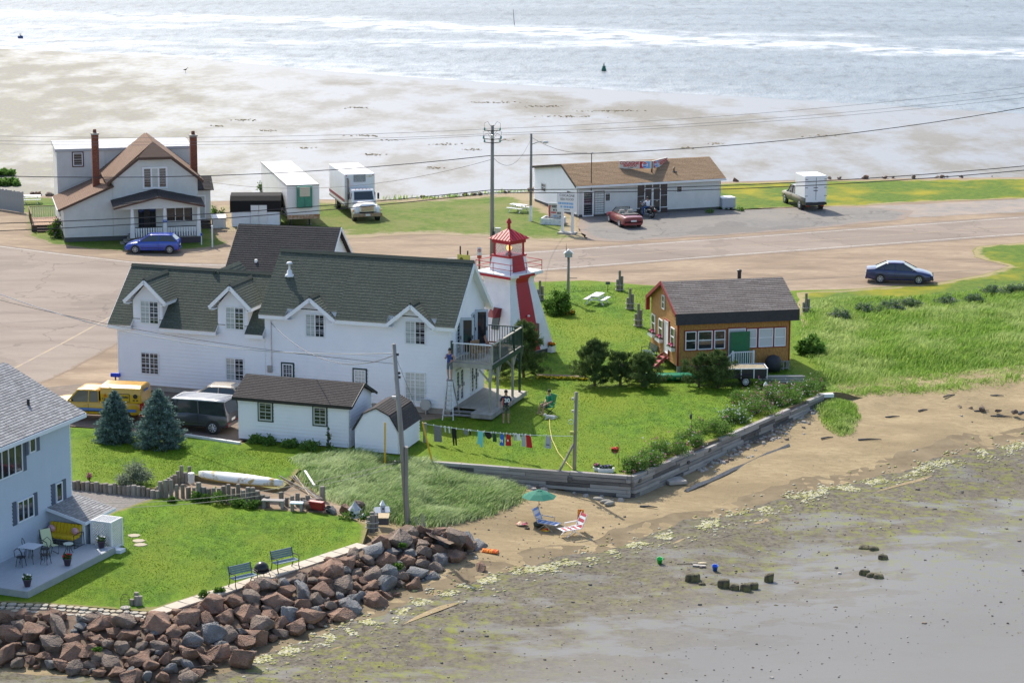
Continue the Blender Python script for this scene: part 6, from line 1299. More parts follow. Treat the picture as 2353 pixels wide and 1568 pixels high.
while len(placed)<285 and tries<9000:
    tries+=1;t=R.random();v=R.random();big=tries<3500
    r=(R.uniform(.48,.66)if tries<260 else R.uniform(.3,.47))if big else R.uniform(.15,.28)
    p=fT(t).lerp(fB(t),v);p.z+=.02
    if any((p-q).length<(r+s)*.72 for q,s in placed):continue
    placed.append((p,r));mi=R.choices([0,1,2],[.6,.28,.12]if t<.75 else[.42,.24,.34])[0]
    boulder(p+Vector((0,0,r*.12)),r*1.04,mi,R,blabel(r,mi,t,v))
for x,y,r in((1104,1308,.33),(690,1430,.5),(560,1520,.55),(1075,1255,.6),(1020,1290,.62),(345,1475,.75)):
    p=G(x,y,-1.4);mi=2 if x>1000 and r>.4 else 0;boulder(p+Vector((0,0,r*.3)),r,mi,R,blabel(r,mi,.9 if x>900 else .5 if x>400 else .2,1))
# stones along the far shore
for i in range(34):
    x=R.choice([R.uniform(1120,1235),R.uniform(1660,2400),R.uniform(1900,2400),R.uniform(960,1120),R.uniform(60,125)]);y=np.interp(x,[p[0]for p in shoreD],[p[1]for p in shoreD]);p=G(x,y-.5,0);mi=R.choice([0,1,1]);r=R.uniform(.12,.34)
    boulder(p+Vector((0,0,.1)),r,mi,R,'brown rock lying along the far shore of the grass','rocks along the far shore','shore_rock')
# brown boulders beside the log edging
for x,y,r,mi in((718,1168,.5,1),(792,1176,.4,0),(825,1165,.35,1),(760,1178,.3,2)):p=G(x,y,LY);boulder(p+Vector((0,0,r*.45)),r,mi,R,'brown boulder beside the red wheelbarrow at the end of the log edging','boulders by the wheelbarrow')
# loose rubble at the foot of the timber wall
def scatter_mesh(name,pts,sizes,mats,seed,kind='stuff'):
    R=random.Random(seed);mb=MB()
    for p,s in zip(pts,sizes):
        k=len(mb.v);n=5;a0=R.random()*6
        ring=[(p[0]+s*R.uniform(.7,1.2)*math.cos(a0+2*math.pi*i/n),p[1]+s*R.uniform(.7,1.2)*math.sin(a0+2*math.pi*i/n),p[2]-s*.2)for i in range(n)]
        hz=s*(R.uniform(.25,.6)if name!='wrack' else .12);tp=[(p[0]+(q[0]-p[0])*.6,p[1]+(q[1]-p[1])*.6,p[2]+hz)for q in ring];mb.rings([ring,tp],R.randrange(len(mats)))
    return mb.obj(name,mats,kind=kind)
PALE=mk('pale_rubble',(.33,.30,.26),(.42,.39,.35),4,.9);PEB=mk('dark_pebble',(.09,.08,.07),(.15,.13,.12),4,.9)
pts,sz=[],[]
for i in range(170):
    t=R.uniform(.3,.98);q=RWC.lerp(RWR,t);d=abs(R.gauss(0,.55))+.15;n=Vector((.62,-.78,0));p=q+n*d;pts.append((p.x,p.y,float(BEACH_Z(p.x,p.y))));sz.append(R.uniform(.06,.22))
for i in range(18):t=R.uniform(.5,1.02);q=RWL.lerp(RWC,t);p=q+Vector((.1,-.3-abs(R.gauss(0,.4)),0));pts.append((p.x,p.y,float(BEACH_Z(p.x,p.y))));sz.append(R.uniform(.08,.25))
scatter_mesh('rubble',pts,sz,[PALE,PALE,RK[1]],5)
pts,sz=[],[]
for i in range(9000):
    x,y=R.uniform(400,2500),R.uniform(960,1568)
    e=np.interp(x,[p[0]for p in beach_edge],[p[1]for p in beach_edge])
    d=y-e
    if not(-260<d<420)or(d<0 and R.random()>(.5 if(x<1450 and d>-130)else .06))or(d>120 and R.random()>.3):continue
    p=G(x,y,-1.5);pts.append((p.x,p.y,float(BEACH_Z(p.x,p.y))+.015));sz.append(min(.15,R.lognormvariate(-3.45,.5)))
scatter_mesh('pebbles',pts,sz,[PEB,PEB,PALE,RK[1]],6)
# seaweed and shell wrack along the tide line
WRK=mk('pale_wrack',(.5,.47,.36),(.38,.36,.22),6,.9);pts,sz=[],[]
for i in range(8000):
    x=R.uniform(560,2500);e=np.interp(x,[p[0]for p in beach_edge],[p[1]for p in beach_edge]);k=noise.noise(Vector((x*.012,0,0)));y=e-6+R.gauss(0,8)*(.6 if R.random()<.7 else 1.6)-10*k
    if noise.noise(Vector((x*.02,y*.06,2.)))<-.02:continue
    p=G(x,y,-1.46);pts.append((p.x,p.y,float(BEACH_Z(p.x,p.y))+.045));sz.append(R.uniform(.03,.12))
o_=scatter_mesh('wrack',pts,sz,[WRK,mk('yellow_wrack',(.36,.35,.13),(.3,.28,.1),6,.9)],8);
# dark sea-worn stumps standing on the mud
STK=mk('weedy_stump',(.045,.038,.028),(.12,.105,.065),5,.95,bump=.8,c3=(.18,.17,.06),s3=3.)
for i,(x,y,w,h)in enumerate(((1590,1342,.55,.42),(1612,1352,.3,.25),(1640,1350,.4,.2),(1662,1356,.5,.42),(1685,1362,.4,.35),(1712,1364,.42,.42),(1728,1358,.45,.34),(1766,1338,.42,.36),(1985,1268,.5,.28),(2008,1272,.42,.3),(2028,1292,.38,.32),(1985,1324,.45,.3),(2000,1330,.4,.28),(2018,1334,.42,.26),(1782,1398,.28,.16),(1918,1402,.24,.16),(1842,1428,.3,.1),(1878,1410,.26,.1))):
    p=G(x,y,-1.68);bmx=MB();Rk=random.Random(i);bmx.hexa([(sx*w*Rk.uniform(.45,.7),sy*w*Rk.uniform(.35,.55),sz_*h*Rk.uniform(.5,.95))for sz_,sx,sy in((-1,-1,-1),(-1,1,-1),(-1,1,1),(-1,-1,1),(1,-1,-1),(1,1,-1),(1,1,1),(1,-1,1))]);me=bmx.mesh('tidal_stump');me.name='tidal_stump';me.materials.append(STK);ob=bpy.data.objects.new('tidal_stump',me);COL.objects.link(ob);ob.location=(p.x,p.y,-1.68+h*.5);ob.rotation_euler=(0,0,.3*math.sin(i*2.2)-.2);bv_=ob.modifiers.new('b','BEVEL');bv_.width=.12;bv_.segments=2
    tag(ob,'dark weedy stump '+('in the row beside the toy buckets' if x<1740 else 'standing alone past the end of the row' if x<1775 else 'in the pair of clusters farther out' if x>1950 else 'lying low and half buried in wet mud'),'stump','stumps on the mudflat')
# driftwood beam, slab, sandbags
a,b=G(1575,1130,-1.2),G(1812,1024,-.95)
mb=MB();nn=9;mb.tube([a.lerp(b,i/nn)+Vector((0,0,.05+.03*math.sin(i*2.1)))for i in range(nn+1)],[.12,.13,.12,.13,.12,.12,.11,.12,.11,.1],4);tag(mb.obj('driftwood_beam',TIM[0]),'long weathered driftwood beam lying on the sand along the timber wall','driftwood')
p=G(1549,1112,-1.2);sb=thing('stone_slab','pale flat stone slab step at the foot of the timber wall','slab',p,rad(18));MB().box(-.5,-.55,.12,.5,.45,.3).obj('slab',PALE,sb,bev=.03);MB().box(-.4,-.45,0,.35,.3,.12).obj('base_stone',TIM[0],sb)
for i,(x,y)in enumerate(((1374,1150),(1392,1156),(1400,1160))):
    p=G(x,y,-1.15);mb=MB();mb.ell((0,0,.1),.34,.18,.12,10,5);o_=mb.obj('sandbag',mk('grey_sacking',(.33,.31,.26),(.27,.25,.21),6,.95),smooth=True);o_.location=p;o_.rotation_euler=(0,0,i*.6-.5);tag(o_,'grey sandbag lying on the sand by the corner of the timber wall','sandbag','sandbags by the wall corner')
def driftstick(x,y,ln,ang,z,r=.05):
    p=G(x,y,z);zz=float(BEACH_Z(p.x,p.y));d=Vector((math.cos(ang),math.sin(ang),0))*ln/2
    mb=MB();mb.tube([(p.x-d.x,p.y-d.y,zz+r),(p.x,p.y+.05,zz+r*1.3),(p.x+d.x,p.y+d.y,zz+r)],[r,r*.9,r*.4],6);return tag(mb.obj('driftwood_stick',TIM[2]),'dark driftwood stick lying on the open sand','driftwood','sticks on the sand')
for a in((1998,1004,1.3,.1),(2180,918,1.0,.7),(2255,938,.9,.2),(2300,945,1.2,-.1),(1900,1000,.8,.5),(2050,955,.9,.3),(2120,940,.7,.6),(1490,1150,.9,-.2),(2290,910,.8,0)):driftstick(*a,-.8)
for x,y in((2200,937),(2255,941),(2292,944),(2330,948),(2345,950),(2230,939)):p=G(x,y,-.9);boulder(p+Vector((0,0,.06)),R.uniform(.12,.28),R.choice([1,2]),R,'small dark stone on the open sand below the tall grass','stones on the sand','stone')

# logs of the garden edging
LOG=[mk('log_grey',(.20,.18,.155),(.30,.275,.24),5,.95,stretch=(1,1,.2)),mk('log_brown',(.16,.135,.11),(.25,.22,.185),5,.95,stretch=(1,1,.2))]
def logrow(root,line,z,hs,r=(.09,.13),step=.21,seed=1,zl=None,lean=0.):
    R=random.Random(seed);P=[G(x,y,z)for x,y in line];base=Vector(root.location)
    for a,b in zip(P,P[1:]):
        n=max(1,int((b-a).length/step))
        for i in range(n):
            p=a.lerp(b,(i+.5)/n)-base;h=R.uniform(*hs);rr=R.uniform(*r);mb=MB();mb.lathe([(rr,-.15),(rr,h-.02),(rr*.85,h)],(p.x,p.y+R.uniform(-.04,.04),0),8);mb.obj('log',R.choice(LOG),root)
e0=G(165,1108,LY);E1=thing('log_edging','low row of short upright logs edging the lawn above the gravel yard','edging',e0);logrow(E1,[(165,1122),(270,1133),(368,1143)],LY,(.36,.55),seed=3,step=.25,r=(.1,.15))
e0=G(430,1146,LY);E2=thing('log_palisade','uneven palisade of upright grey logs with an upturned canoe on top','palisade',e0);logrow(E2,[(362,1140),(400,1142),(440,1144),(520,1150),(620,1162)],LY,(.5,.95),seed=5,step=.24);logrow(E2,[(640,1160),(690,1162),(748,1172)],LY,(.4,.75),seed=6,step=.26);logrow(E2,[(404,1112),(440,1104)],LY,(.5,1.0),seed=7,step=.24);logrow(E2,[(730,1150),(752,1146)],LY,(.6,1.1),seed=8,step=.28);logrow(E2,[(362,1140),(385,1124),(405,1114)],LY,(.4,.6),seed=9,step=.24)
def pilecluster(x,y,z,hs,label,grp=None,rope=True,r=.09):
    p=G(x,y,z);t=thing('piling_cluster',label,'pilings',p,group=grp);
    offs=[(0,0),(.17,.03),(-.15,.06),(.02,-.16),(-.13,-.12)]
    for(dx,dy),h in zip(offs,hs):mb=MB();mb.lathe([(r,-.1),(r,h-.02),(r*.8,h)],(dx,dy,0),9);mb.obj('piling',LOG[1]if dx>0 else LOG[0],t)
    if rope:
        for zz in(.12,min(hs)*.8):mb=MB();mb.tube([(.3*math.cos(a),.26*math.sin(a)-.03,zz)for a in[2*math.pi*i/12 for i in range(13)]],.03,6);mb.obj('rope',mk('pale_rope',(.4,.37,.3),None,rough=.95),t)
    return t
for x,y,k,wh in((1423,668,1.0,'beside the small grey sign'),(1447,711,1.0,'between the small grey sign and the cottage'),(1466,750,1.05,'beside the red steps side of the cottage'),(1240,690,.95,'beside the bush by the lighthouse'),(1851,720,.95,'at the tall grass behind the cottage')):
    pilecluster(x,y,0,[1.45*k,1.05*k,.8*k,.55*k],'roped cluster of grey pilings '+wh,'roped piling clusters on the lawn')
pilecluster(855,1215,LY-.1,[.85,.7,.6,.75,.45],'stout roped log cluster at the top of the boulder bank',r=.12)
for i,(x,y,h)in enumerate(((305,1392,.25),(313,1386,.5),(320,1389,.38),(326,1390,.36))):pass
st=thing('log_stump_group','four short upright log stubs at the end of the flagstone wall','log stubs',G(314,1388,LY))
for dx,dy,h in((-.2,-.02,.25),(-.02,.1,.52),(.02,-.1,.42),(.16,-.03,.4)):mb=MB();mb.lathe([(.1,0),(.1,h)],(dx,dy,0),9);mb.obj('log',LOG[0],st)
# flagstone wall and paving slabs
FS=thing('flagstone_wall','low dry wall capped with pale irregular flagstones above the boulders','wall',G(150,1400,LY));base=Vector(FS.location)
STN=[mk('flagstone_pale',(.42,.36,.25),(.36,.32,.25),4,.9,bump=.3),mk('flagstone_grey',(.33,.31,.27),(.4,.37,.3),4,.9,bump=.3)]
R=random.Random(4);fl_top,_=along([(-110,1386),(0,1386),(130,1391),(250,1402),(352,1409)],LY);n=30
for row in range(3):
    t=0.
    while t<1:
        w=R.uniform(.025,.05);c=fl_top(min(1,t+w/2))-base;t+=w;L=w*8.6;y0=-.12-row*.3;z=.05-row*.05
        pts=[(c.x+L*.5*math.cos(a)*R.uniform(.85,1.08),c.y+y0+.17*math.sin(a)*R.uniform(.85,1.1))for a in[2*math.pi*i/7 for i in range(7)]]
        mb=MB();mb.prism(pts,z-.07,z+R.uniform(0,.03),'z');mb.obj('stone',R.choice(STN),FS)
for i in range(26):
    c=fl_top(i/26)-base;MB().box(c.x-.17,c.y-.98,-.5,c.x+.17,c.y-.75,-.09+R.uniform(-.03,.03)).obj('stone',STN[1],FS,bev=.03)
PT=bpy.data.objects.new('path',None);COL.objects.link(PT);PT['kind']='structure'
pa,La=along([(355,1408),(411,1388),(500,1360),(640,1314),(740,1281),(834,1250)],LY);ns=15;SLAB=mk('pale_paving',(.52,.46,.37),(.45,.4,.32),3,.9,bump=.2)
for i in range(ns):
    a,b=pa((i+.03)/ns),pa((i+.97)/ns);d=(b-a).normalized();n_=Vector((d.y,-d.x,0))*.36;mb=MB();mb.hexa([(*(a+n_).xy,LY-.05),(*(b+n_).xy,LY-.05),(*(b-n_).xy,LY-.05),(*(a-n_).xy,LY-.05),(*(a+n_).xy,LY+.025),(*(b+n_).xy,LY+.025),(*(b-n_).xy,LY+.025),(*(a-n_).xy,LY+.025)]);mb.obj('paving_slab',SLAB,PT)
for i,(x,y)in enumerate(((308,1230),(318,1242),(322,1251))):
    p=G(x,y,LY);mb=MB();mb.prism([(p.x+.3*math.cos(a)*(1+.15*math.sin(3*a+i)),p.y+.28*math.sin(a))for a in[2*math.pi*q/7 for q in range(7)]],LY-.02,LY+.03,'z');tag(mb.obj('stepping_stone',STN[0]),'pale stepping stone in the lawn beside the white lattice enclosure','stepping stone','stepping stones by the lattice')
# concrete edging beside the van
stp=thing('concrete_edging','white concrete edging strip between the lawn and the van parking','edging',G(480,1006,0))
a,b=G(425,1001,0)-stp.location,G(552,1020,0)-stp.location
for i in range(4):q0,q1=a.lerp(b,i/4+.004),a.lerp(b,(i+1)/4-.004);beam(MB(),(*q0.xy,.05),(*q1.xy,.05),.16,.14).obj('kerb_stone',WHITE,stp)

# ================================================================ plants
def quadmesh(name,P,D,S,mats,mi=None,smooth=False):
    """N leaves: P root, D along (length), S half width vector"""
    n=len(P);V=np.empty((n,4,3),np.float32);V[:,0]=P-S*.5;V[:,1]=P+S*.5;V[:,2]=P+D+S;V[:,3]=P+D-S
    V[:,2]=P+D*.6+S;V[:,3]=P+D*.6-S
    V=np.concatenate([V,(P+D)[:,None,:].astype(np.float32)],1)  # pointed leaf: 5 verts
    me=bpy.data.meshes.new(name);me.vertices.add(n*5);me.vertices.foreach_set('co',V.ravel())
    me.loops.add(n*5);me.polygons.add(n);idx=(np.arange(n)[:,None]*5+np.array([0,1,2,4,3])).ravel()
    me.loops.foreach_set('vertex_index',idx.astype(np.int32));me.polygons.foreach_set('loop_start',(np.arange(n)*5).astype(np.int32));me.polygons.foreach_set('loop_total',np.full(n,5,np.int32))
    if mi is not None:me.polygons.foreach_set('material_index',mi.astype(np.int32))
    me.update();me.validate()
    for m in mats:me.materials.append(m)
    return me
def unit(v):return v/np.maximum(np.linalg.norm(v,axis=1,keepdims=True),1e-6)
def leaves(rng,C,spread,L,W,out=None,droop=0.):
    n=len(C);P=C+rng.normal(0,1,(n,3))*spread;D=rng.normal(0,1,(n,3))
    if out is not None:D=D*.6+out
    D[:,2]-=droop;D=unit(D)*(L*rng.uniform(.6,1.3,(n,1)));S=unit(np.cross(D,rng.normal(0,1,(n,3))))*(W*rng.uniform(.7,1.2,(n,1)));return P,D,S
def leafmat(n,a,b,tr=.35,c3=None,s3=.3):return mk(n,a,b,island=True,rough=.75,spec=.25,transl=tr,c3=c3,s3=s3)
SPR=leafmat('spruce_needles',(.07,.125,.105),(.25,.35,.32),.2);PINEM=leafmat('pine_needles',(.045,.085,.025),(.14,.2,.06),.3);BUSHM=leafmat('bush_leaves',(.04,.10,.015),(.14,.26,.04));OLIV=leafmat('grey_green_leaves',(.13,.16,.10),(.3,.34,.25));ROSEM=leafmat('rose_leaves',(.06,.14,.028),(.21,.34,.07));BARK=mk('bark',(.09,.06,.045),(.15,.11,.085),8,.95)
def spruce(label,x,y,h,rb,seed):
    rng=np.random.default_rng(seed);p=G(x,y,0);t=thing('spruce_tree',label,'tree',p)
    mb=MB();mb.tube([(0,0,0),(0,0,h*.95)],[.1,.015],7);mb.obj('trunk',BARK,t)
    n=15000;T=rng.beta(1.0,1.5,n);tiers=np.round(T*12)/12;T2=np.clip(tiers+rng.normal(0,.013,n),0,.995)
    ang=rng.uniform(0,2*np.pi,n);lob=1+.2*np.sin(ang*4+tiers*43+seed)+.16*np.sin(ang*9+tiers*91);r=rb*(1-T2)**.68*lob*(.9+.1*np.sin(tiers*60));f=rng.beta(2.6,1.1,n)
    R_=np.stack([np.cos(ang),np.sin(ang),np.zeros(n)],1);C=R_*(r*f)[:,None];C[:,2]=h*(.05+.95*T2)-.22*r*f*(1-T2)+.1*f**4
    P,D,S=leaves(rng,C,.02,.15,.028,R_*1.1+np.array([0,0,.35]))
    o_=new_obj('crown',quadmesh('crown',P,D,S,[SPR]),[],t);return t
spruce('smaller blue spruce beside the yellow service truck',265,1012,2.6,1.15,1);spruce('larger bushy blue spruce beside the charcoal van',366,1024,2.95,1.5,2)
def pine(label,x,y,h,w,seed,n_l=26,bend=.15,z=0.,dens=1.):
    rng=np.random.default_rng(seed);R=random.Random(seed);p=G(x,y,z);t=thing('pine_tree',label,'tree',p,group='young pines on the lawn')
    tp=[(0,0,-.05)];
    for i in range(1,6):tp.append((bend*math.sin(i*1.3+seed)*h*.1,bend*math.cos(i*1.7+seed)*h*.1,h*.93*i/5))
    mb=MB();mb.tube(tp,[.09,.08,.065,.05,.035,.02],7)
    C,O=[],[]
    for i in range(n_l):
        tt=.05+.93*(i/n_l)**.95;k=tt*5;j=min(4,int(k));base=Vector(tp[j]).lerp(Vector(tp[j+1]),k-j);a=i*2.4+R.uniform(-.4,.4);L=w*1.22*(1-tt)**.55*R.uniform(.6,1.25)+.12
        e=base+Vector((math.cos(a)*L,math.sin(a)*L,L*R.uniform(.15,.5)));mb.tube([base,base.lerp(e,.5)+Vector((0,0,.03)),e],[.028,.02,.01],5)
        for q in range(int(13*dens)):
            f=R.uniform(.3,1.02);c=base.lerp(e,f)+Vector((R.gauss(0,.1),R.gauss(0,.1),R.gauss(0,.07)))*(L*.9+.12)*.9
            C+=[tuple(c)]*24
    for q in range(6):C+=[(tp[-1][0]+R.gauss(0,.07),tp[-1][1]+R.gauss(0,.07),h*R.uniform(.85,.97))]*24
    mb.obj('trunk',BARK,t);C=np.array(C);P,D,S=leaves(rng,C,.05,.17,.015,np.array([[0,0,.7]]));new_obj('crown',quadmesh('crown',P,D,S,[PINEM]),[],t);return t
pine('dense dark pine beside the lighthouse behind the balcony posts',1203,866,3.5,1.15,3,44,dens=1.5)
pine('broad bushy pine standing alone on the lawn between balcony and cottage',1366,886,2.85,1.05,4,42,.05,dens=1.4)
pine('sparse pine with bare lower trunk beside the green canoe',1425,884,2.0,.8,5,22,.5)
pine('low spreading pine at the end of the green canoe',1478,888,2.0,1.05,6,36,dens=1.2)
pine('crooked open pine in front of the cottage windows',1605,889,2.1,.9,8,22,.6)
pine('upright pine with bare trunk beside the black utility trailer',1650,891,2.25,.95,9,28,.1)
pine('dark pine behind the deck of the long white house',1140,870,2.1,.7,12,22)
def shrub(name,label,x,y,z,rx,ry,h,mat,n,leaf,seed,group=None,flowers=None,cat='shrub',nfl=60,fs=.05,stems=True,clumps=26,loc=None):
    rng=np.random.default_rng(seed);p=loc or G(x,y,z);t=thing(name,label,cat,p,group=group)
    cc=unit(rng.normal(0,1,(clumps,3)))*rng.uniform(.35,1.,(clumps,1));cc[:,2]=np.abs(cc[:,2])*1.0
    cc=cc*np.array([rx,ry,h*.8]);cc[:,2]+=h*.12
    C=cc[rng.integers(0,clumps,n)];out=unit(C-np.array([0,0,h*.3]));P,D,S=leaves(rng,C,min(rx,h)*.17,leaf,leaf*.38,out*.5+np.array([0,0,.3]));P[:,2]=np.maximum(P[:,2],.02)
    new_obj('crown',quadmesh('crown',P,D,S,[mat]),[],t)
    if stems:
        mb=MB()
        for c in cc[:10]:mb.tube([(0,0,0),tuple(c*.5+np.array([0,0,.05])),tuple(c)],[.02,.014,.006],4)
        mb.obj('stem',BARK,t)
    if flowers is not None:
        m=len(flowers);q=rng.integers(0,clumps,nfl);F=cc[q]+rng.normal(0,1,(nfl,3))*rx*.2;F[:,2]=np.abs(F[:,2])+.04;F=F*1.06;P,D,S=[],[],[]
        for k in range(4):
            d=unit(rng.normal(0,1,(nfl,3))+np.array([0,-.4,.8]))*fs;P.append(F);D.append(d);S.append(unit(np.cross(d,rng.normal(0,1,(nfl,3))))*fs*.5)
        mi=np.tile(rng.integers(0,m,nfl),4);new_obj('blossoms',quadmesh('blossoms',np.concatenate(P),np.concatenate(D),np.concatenate(S),flowers,mi),[],t)
    return t
FPINK=mk('rose_pink_petal',(.6,.1,.28),(.7,.3,.42),30,.8);FWH=mk('white_petal',(.8,.78,.74),None);FRED=mk('red_petal',(.6,.03,.02),None);FOR=mk('orange_petal',(.75,.25,.01),None);FYE=mk('yellow_petal',(.75,.58,.02),None);FLIL=mk('lilac_petal',(.25,.2,.35),None)
shrub('bush','round leafy green bush beside the birdhouse pole',1281,722,0,.85,.8,1.65,BUSHM,5200,.13,11)
shrub('shrub','airy grey-green shrub growing above the log edging',306,1112,0,.85,.7,1.05,OLIV,2800,.09,12)
ORD='first second third fourth fifth sixth seventh eighth ninth tenth eleventh twelfth thirteenth'.split()
rose=[(1458,1080,.6,.62,FPINK),(1494,1066,.68,.66,FPINK),(1534,1044,.92,.8,FPINK),(1588,1020,.9,.74,FPINK),(1640,994,.9,.76,None),(1690,968,.85,.7,FWH),(1740,950,.9,.85,FPINK),(1770,930,.8,.8,FPINK),(1808,922,.85,.75,FPINK),(1850,905,.75,.75,FPINK),(1725,926,.8,.8,FPINK),(1785,905,.7,.6,FPINK),(1870,893,.55,.6,FPINK)]
for i,(x,y,r,h,f)in enumerate(rose):
    wh={5:'rose bush covered in white blooms on top of the timber wall'}.get(i,f'rose bush with pink blooms, {ORD[i]} along the timber wall from its corner' if f else 'green rose bush with few blooms on top of the timber wall')
    r*=1.32;h*=1.12
    shrub('rose_bush',wh,x,y,0,r,r*.85,h,ROSEM,3600,.07,30+i,'rose bushes along the timber wall',[f,f,FWH]if f else[FPINK],nfl=(130 if i in(5,6,7)else 60)if f else 20,fs=.06,clumps=22)
shrub('flower_clump','low clump of mixed pink and white flowers beside the rose bushes',1752,893,0,.7,.4,.35,BUSHM,900,.08,60,None,[FPINK,FWH,FLIL],'flowers',46);shrub('flower_clump','leafy clump of green plants beside the black utility trailer',1770,888,0,.6,.5,.4,BUSHM,900,.1,61,None,None,'plants')
for i,(x,y,r,h)in enumerate(((588,1017,.4,.4),(620,1020,.5,.45),(668,1026,.5,.45),(712,1033,.55,.5),(760,1040,.4,.3))):shrub('garden_plant','leafy garden plant growing at the foot of the white shed with green windows',x,y,0,r,r*.6,h,ROSEM,900,.1,70+i,'plants along the white shed',cat='plant')
shrub('hollyhock','tall thin pink-flowered hollyhock against the white shed',755,1032,0,.12,.12,1.3,BUSHM,260,.08,77,None,[FLIL,FPINK],'plant',20)
shrub('lilac_bush','lilac-flowered bush at the corner of the cream house',129,545,0,.6,.6,1.5,BUSHM,1500,.12,78,None,[FLIL,FPINK],'bush',60,.09)
shrub('weed','bushy green weed behind the side of the shed by the trailer',500,545-42,0,.7,.7,1.0,BUSHM,900,.12,79,cat='weed')
shrub('weed','tall green weeds growing on top of the trailer side hedge',606,462,0,.7,.5,1.8,BUSHM,900,.14,80,cat='weed')
for i,(x,y,r,h)in enumerate(((450,1148,.35,.5),(472,1150,.3,.4),(505,1155,.5,.6),(545,1160,.4,.45),(580,1164,.4,.5),(395,1150,.2,.3))):shrub('weed','bright green weed growing against the log palisade',x,y+3,LY,r,r*.6,h,BUSHM,420,.1,90+i,'weeds along the palisade',cat='weed',stems=False)
for i,(x,y,r,h)in enumerate(((805,1190,.5,.5),(840,1194,.4,.35),(912,1305,.25,.25),(468,1372,.25,.3),(505,1360,.2,.25),(225,1495,.15,.15),(925,1255,.15,.15))):shrub('weed','green weed tuft growing among the boulders and birdhouses',x,y,LY-(.5 if i in(2,5)else 0),r,r*.7,h,BUSHM,260,.1,110+i,'weeds among the boulders',cat='weed',stems=False)
shrub('fireweed','pink-flowered stalk by the log edging and grey-blue house',343*.6,1104,0,.12,.12,.6,BUSHM,90,.07,120,None,[FPINK],'flower',26,.07)
shrub('grass_hummock','rounded hummock of dark grass behind the cottage',1862,808,0,.75,.7,.8,leafmat('hummock_grass',(.07,.17,.03),(.22,.36,.08)),2600,.28,122,cat='grass')
for i,(x,y)in enumerate(((1720,472),(1760,477),(1690,482))):shrub('weed','small weed at the foot of the seafood shop wall',x-60,y+8,0,.4,.2,.4,BUSHM,160,.1,125+i,'weeds by the shop wall',cat='weed',stems=False)
for i,(x,y)in enumerate(((4,402),(10,424))):shrub('grass_hummock','green grass hummock on the tidal flat beyond the wooden fence',x,y,-1.7,1.5,1.2,.35,leafmat('hummock_grass',(.07,.17,.03),(.22,.36,.08)),2200,.35,130+i,'hummocks on the flat',cat='grass',stems=False)

# tall beach grass
def grass(name,polyD,n,hh,wind,mats,zf,seed,gz=0.,width=.022,thin=None,label=None):
    rng=np.random.default_rng(seed);W=np.array([tuple(G(x,y,gz))[:2]for x,y in polyD]);lo,hi=W.min(0),W.max(0);P=rng.uniform(lo,hi,(n*3,2));P=P[inside(P,[tuple(w)for w in W])]
    d=bdist(P,[tuple(w)for w in W]);cl=np.array([noise.noise(Vector((a*.55,b*.55,seed)))+.6*noise.noise(Vector((a*1.7,b*1.7,seed)))for a,b in P])
    keep=(rng.uniform(0,1,len(P))<np.clip(d/.8,.12,1))&(cl>(thin if thin is not None else-.9)+rng.normal(0,.1,len(P)));P=P[keep][:n];cl=cl[keep][:n];d=d[keep][:n];m=len(P)
    z=zf(P[:,0],P[:,1]);h=rng.uniform(*hh,m)*(.75+.45*np.clip(cl,-.6,.8))*np.clip(.45+d*.5,.4,1)
    lean=np.array(wind)[None]*rng.uniform(.3,1.25,(m,1))+rng.normal(0,.22,(m,2));b=np.concatenate([P,z[:,None]],1);w=unit(np.concatenate([rng.normal(0,1,(m,2)),np.zeros((m,1))],1))*width
    mid=b+np.concatenate([lean*h[:,None]*.25,h[:,None]*.6],1);tip=b+np.concatenate([lean*h[:,None]*.85,h[:,None]*.88],1)
    V=np.stack([b-w,b+w,mid+w*.8,mid-w*.8,tip],1).astype(np.float32)
    me=bpy.data.meshes.new(name);me.vertices.add(m*5);me.vertices.foreach_set('co',V.ravel());me.loops.add(m*7);me.polygons.add(m*2);k=np.arange(m)[:,None]*5
    me.loops.foreach_set('vertex_index',(k+np.array([0,1,2,3,3,2,4])).ravel().astype(np.int32));ls=(np.arange(m)[:,None]*7+np.array([0,4])).ravel();me.polygons.foreach_set('loop_start',ls.astype(np.int32));me.polygons.foreach_set('loop_total',np.tile([4,3],m).astype(np.int32));me.update();me.validate()
    o_=new_obj(name,me,mats);tag(o_,label,'grass',kind='stuff');return o_
GR1=leafmat('marram_grass',(.12,.25,.04),(.48,.56,.28),.45,(.52,.6,.33),.3);GR2=leafmat('dune_grass',(.13,.28,.025),(.36,.48,.12),.5,(.48,.55,.22),.22)
grass('grass',[(655,1068),(760,1050),(960,1062),(1060,1078),(1150,1098),(1208,1105),(1215,1130),(1130,1165),(1010,1190),(950,1195),(830,1178),(760,1160),(735,1150),(690,1120)],30000,(.55,.85),(.75,.1),GR1,BEACH_Z,1,-.4,label='tall wind-bent pale green beach grass beside the timber wall')
grass('grass',[(1835,700),(1900,690),(2050,688),(2150,682),(2250,668),(2352,658),(2900,630),(2900,850),(2352,862),(2250,872),(2180,886),(2080,890),(1990,896),(1900,900),(1850,876),(1870,850),(1838,820),(1828,760)],95000,(.3,.62),(.6,.05),GR2,LAWN_Z,2,-.1,width=.026,label='wide stand of tall green dune grass above the beach')
grass('grass',[(1865,945),(1900,925),(1965,932),(1980,960),(1960,990),(1930,995),(1890,975)],4200,(.4,.7),(.3,.05),GR2,BEACH_Z,3,-.7,label='tuft of green beach grass on the sand by the end of the timber wall')
grass('grass',[(1890,896),(1990,886),(2080,882),(2180,872),(2352,850),(2900,830),(2900,858),(2352,880),(2250,893),(2180,905),(2100,902),(2020,912),(1950,915),(1900,918)],5200,(.18,.45),(.4,.05),GR2,BEACH_Z,7,-.45,thin=-.12,label='ragged low grass fringe thinning out onto the sand')
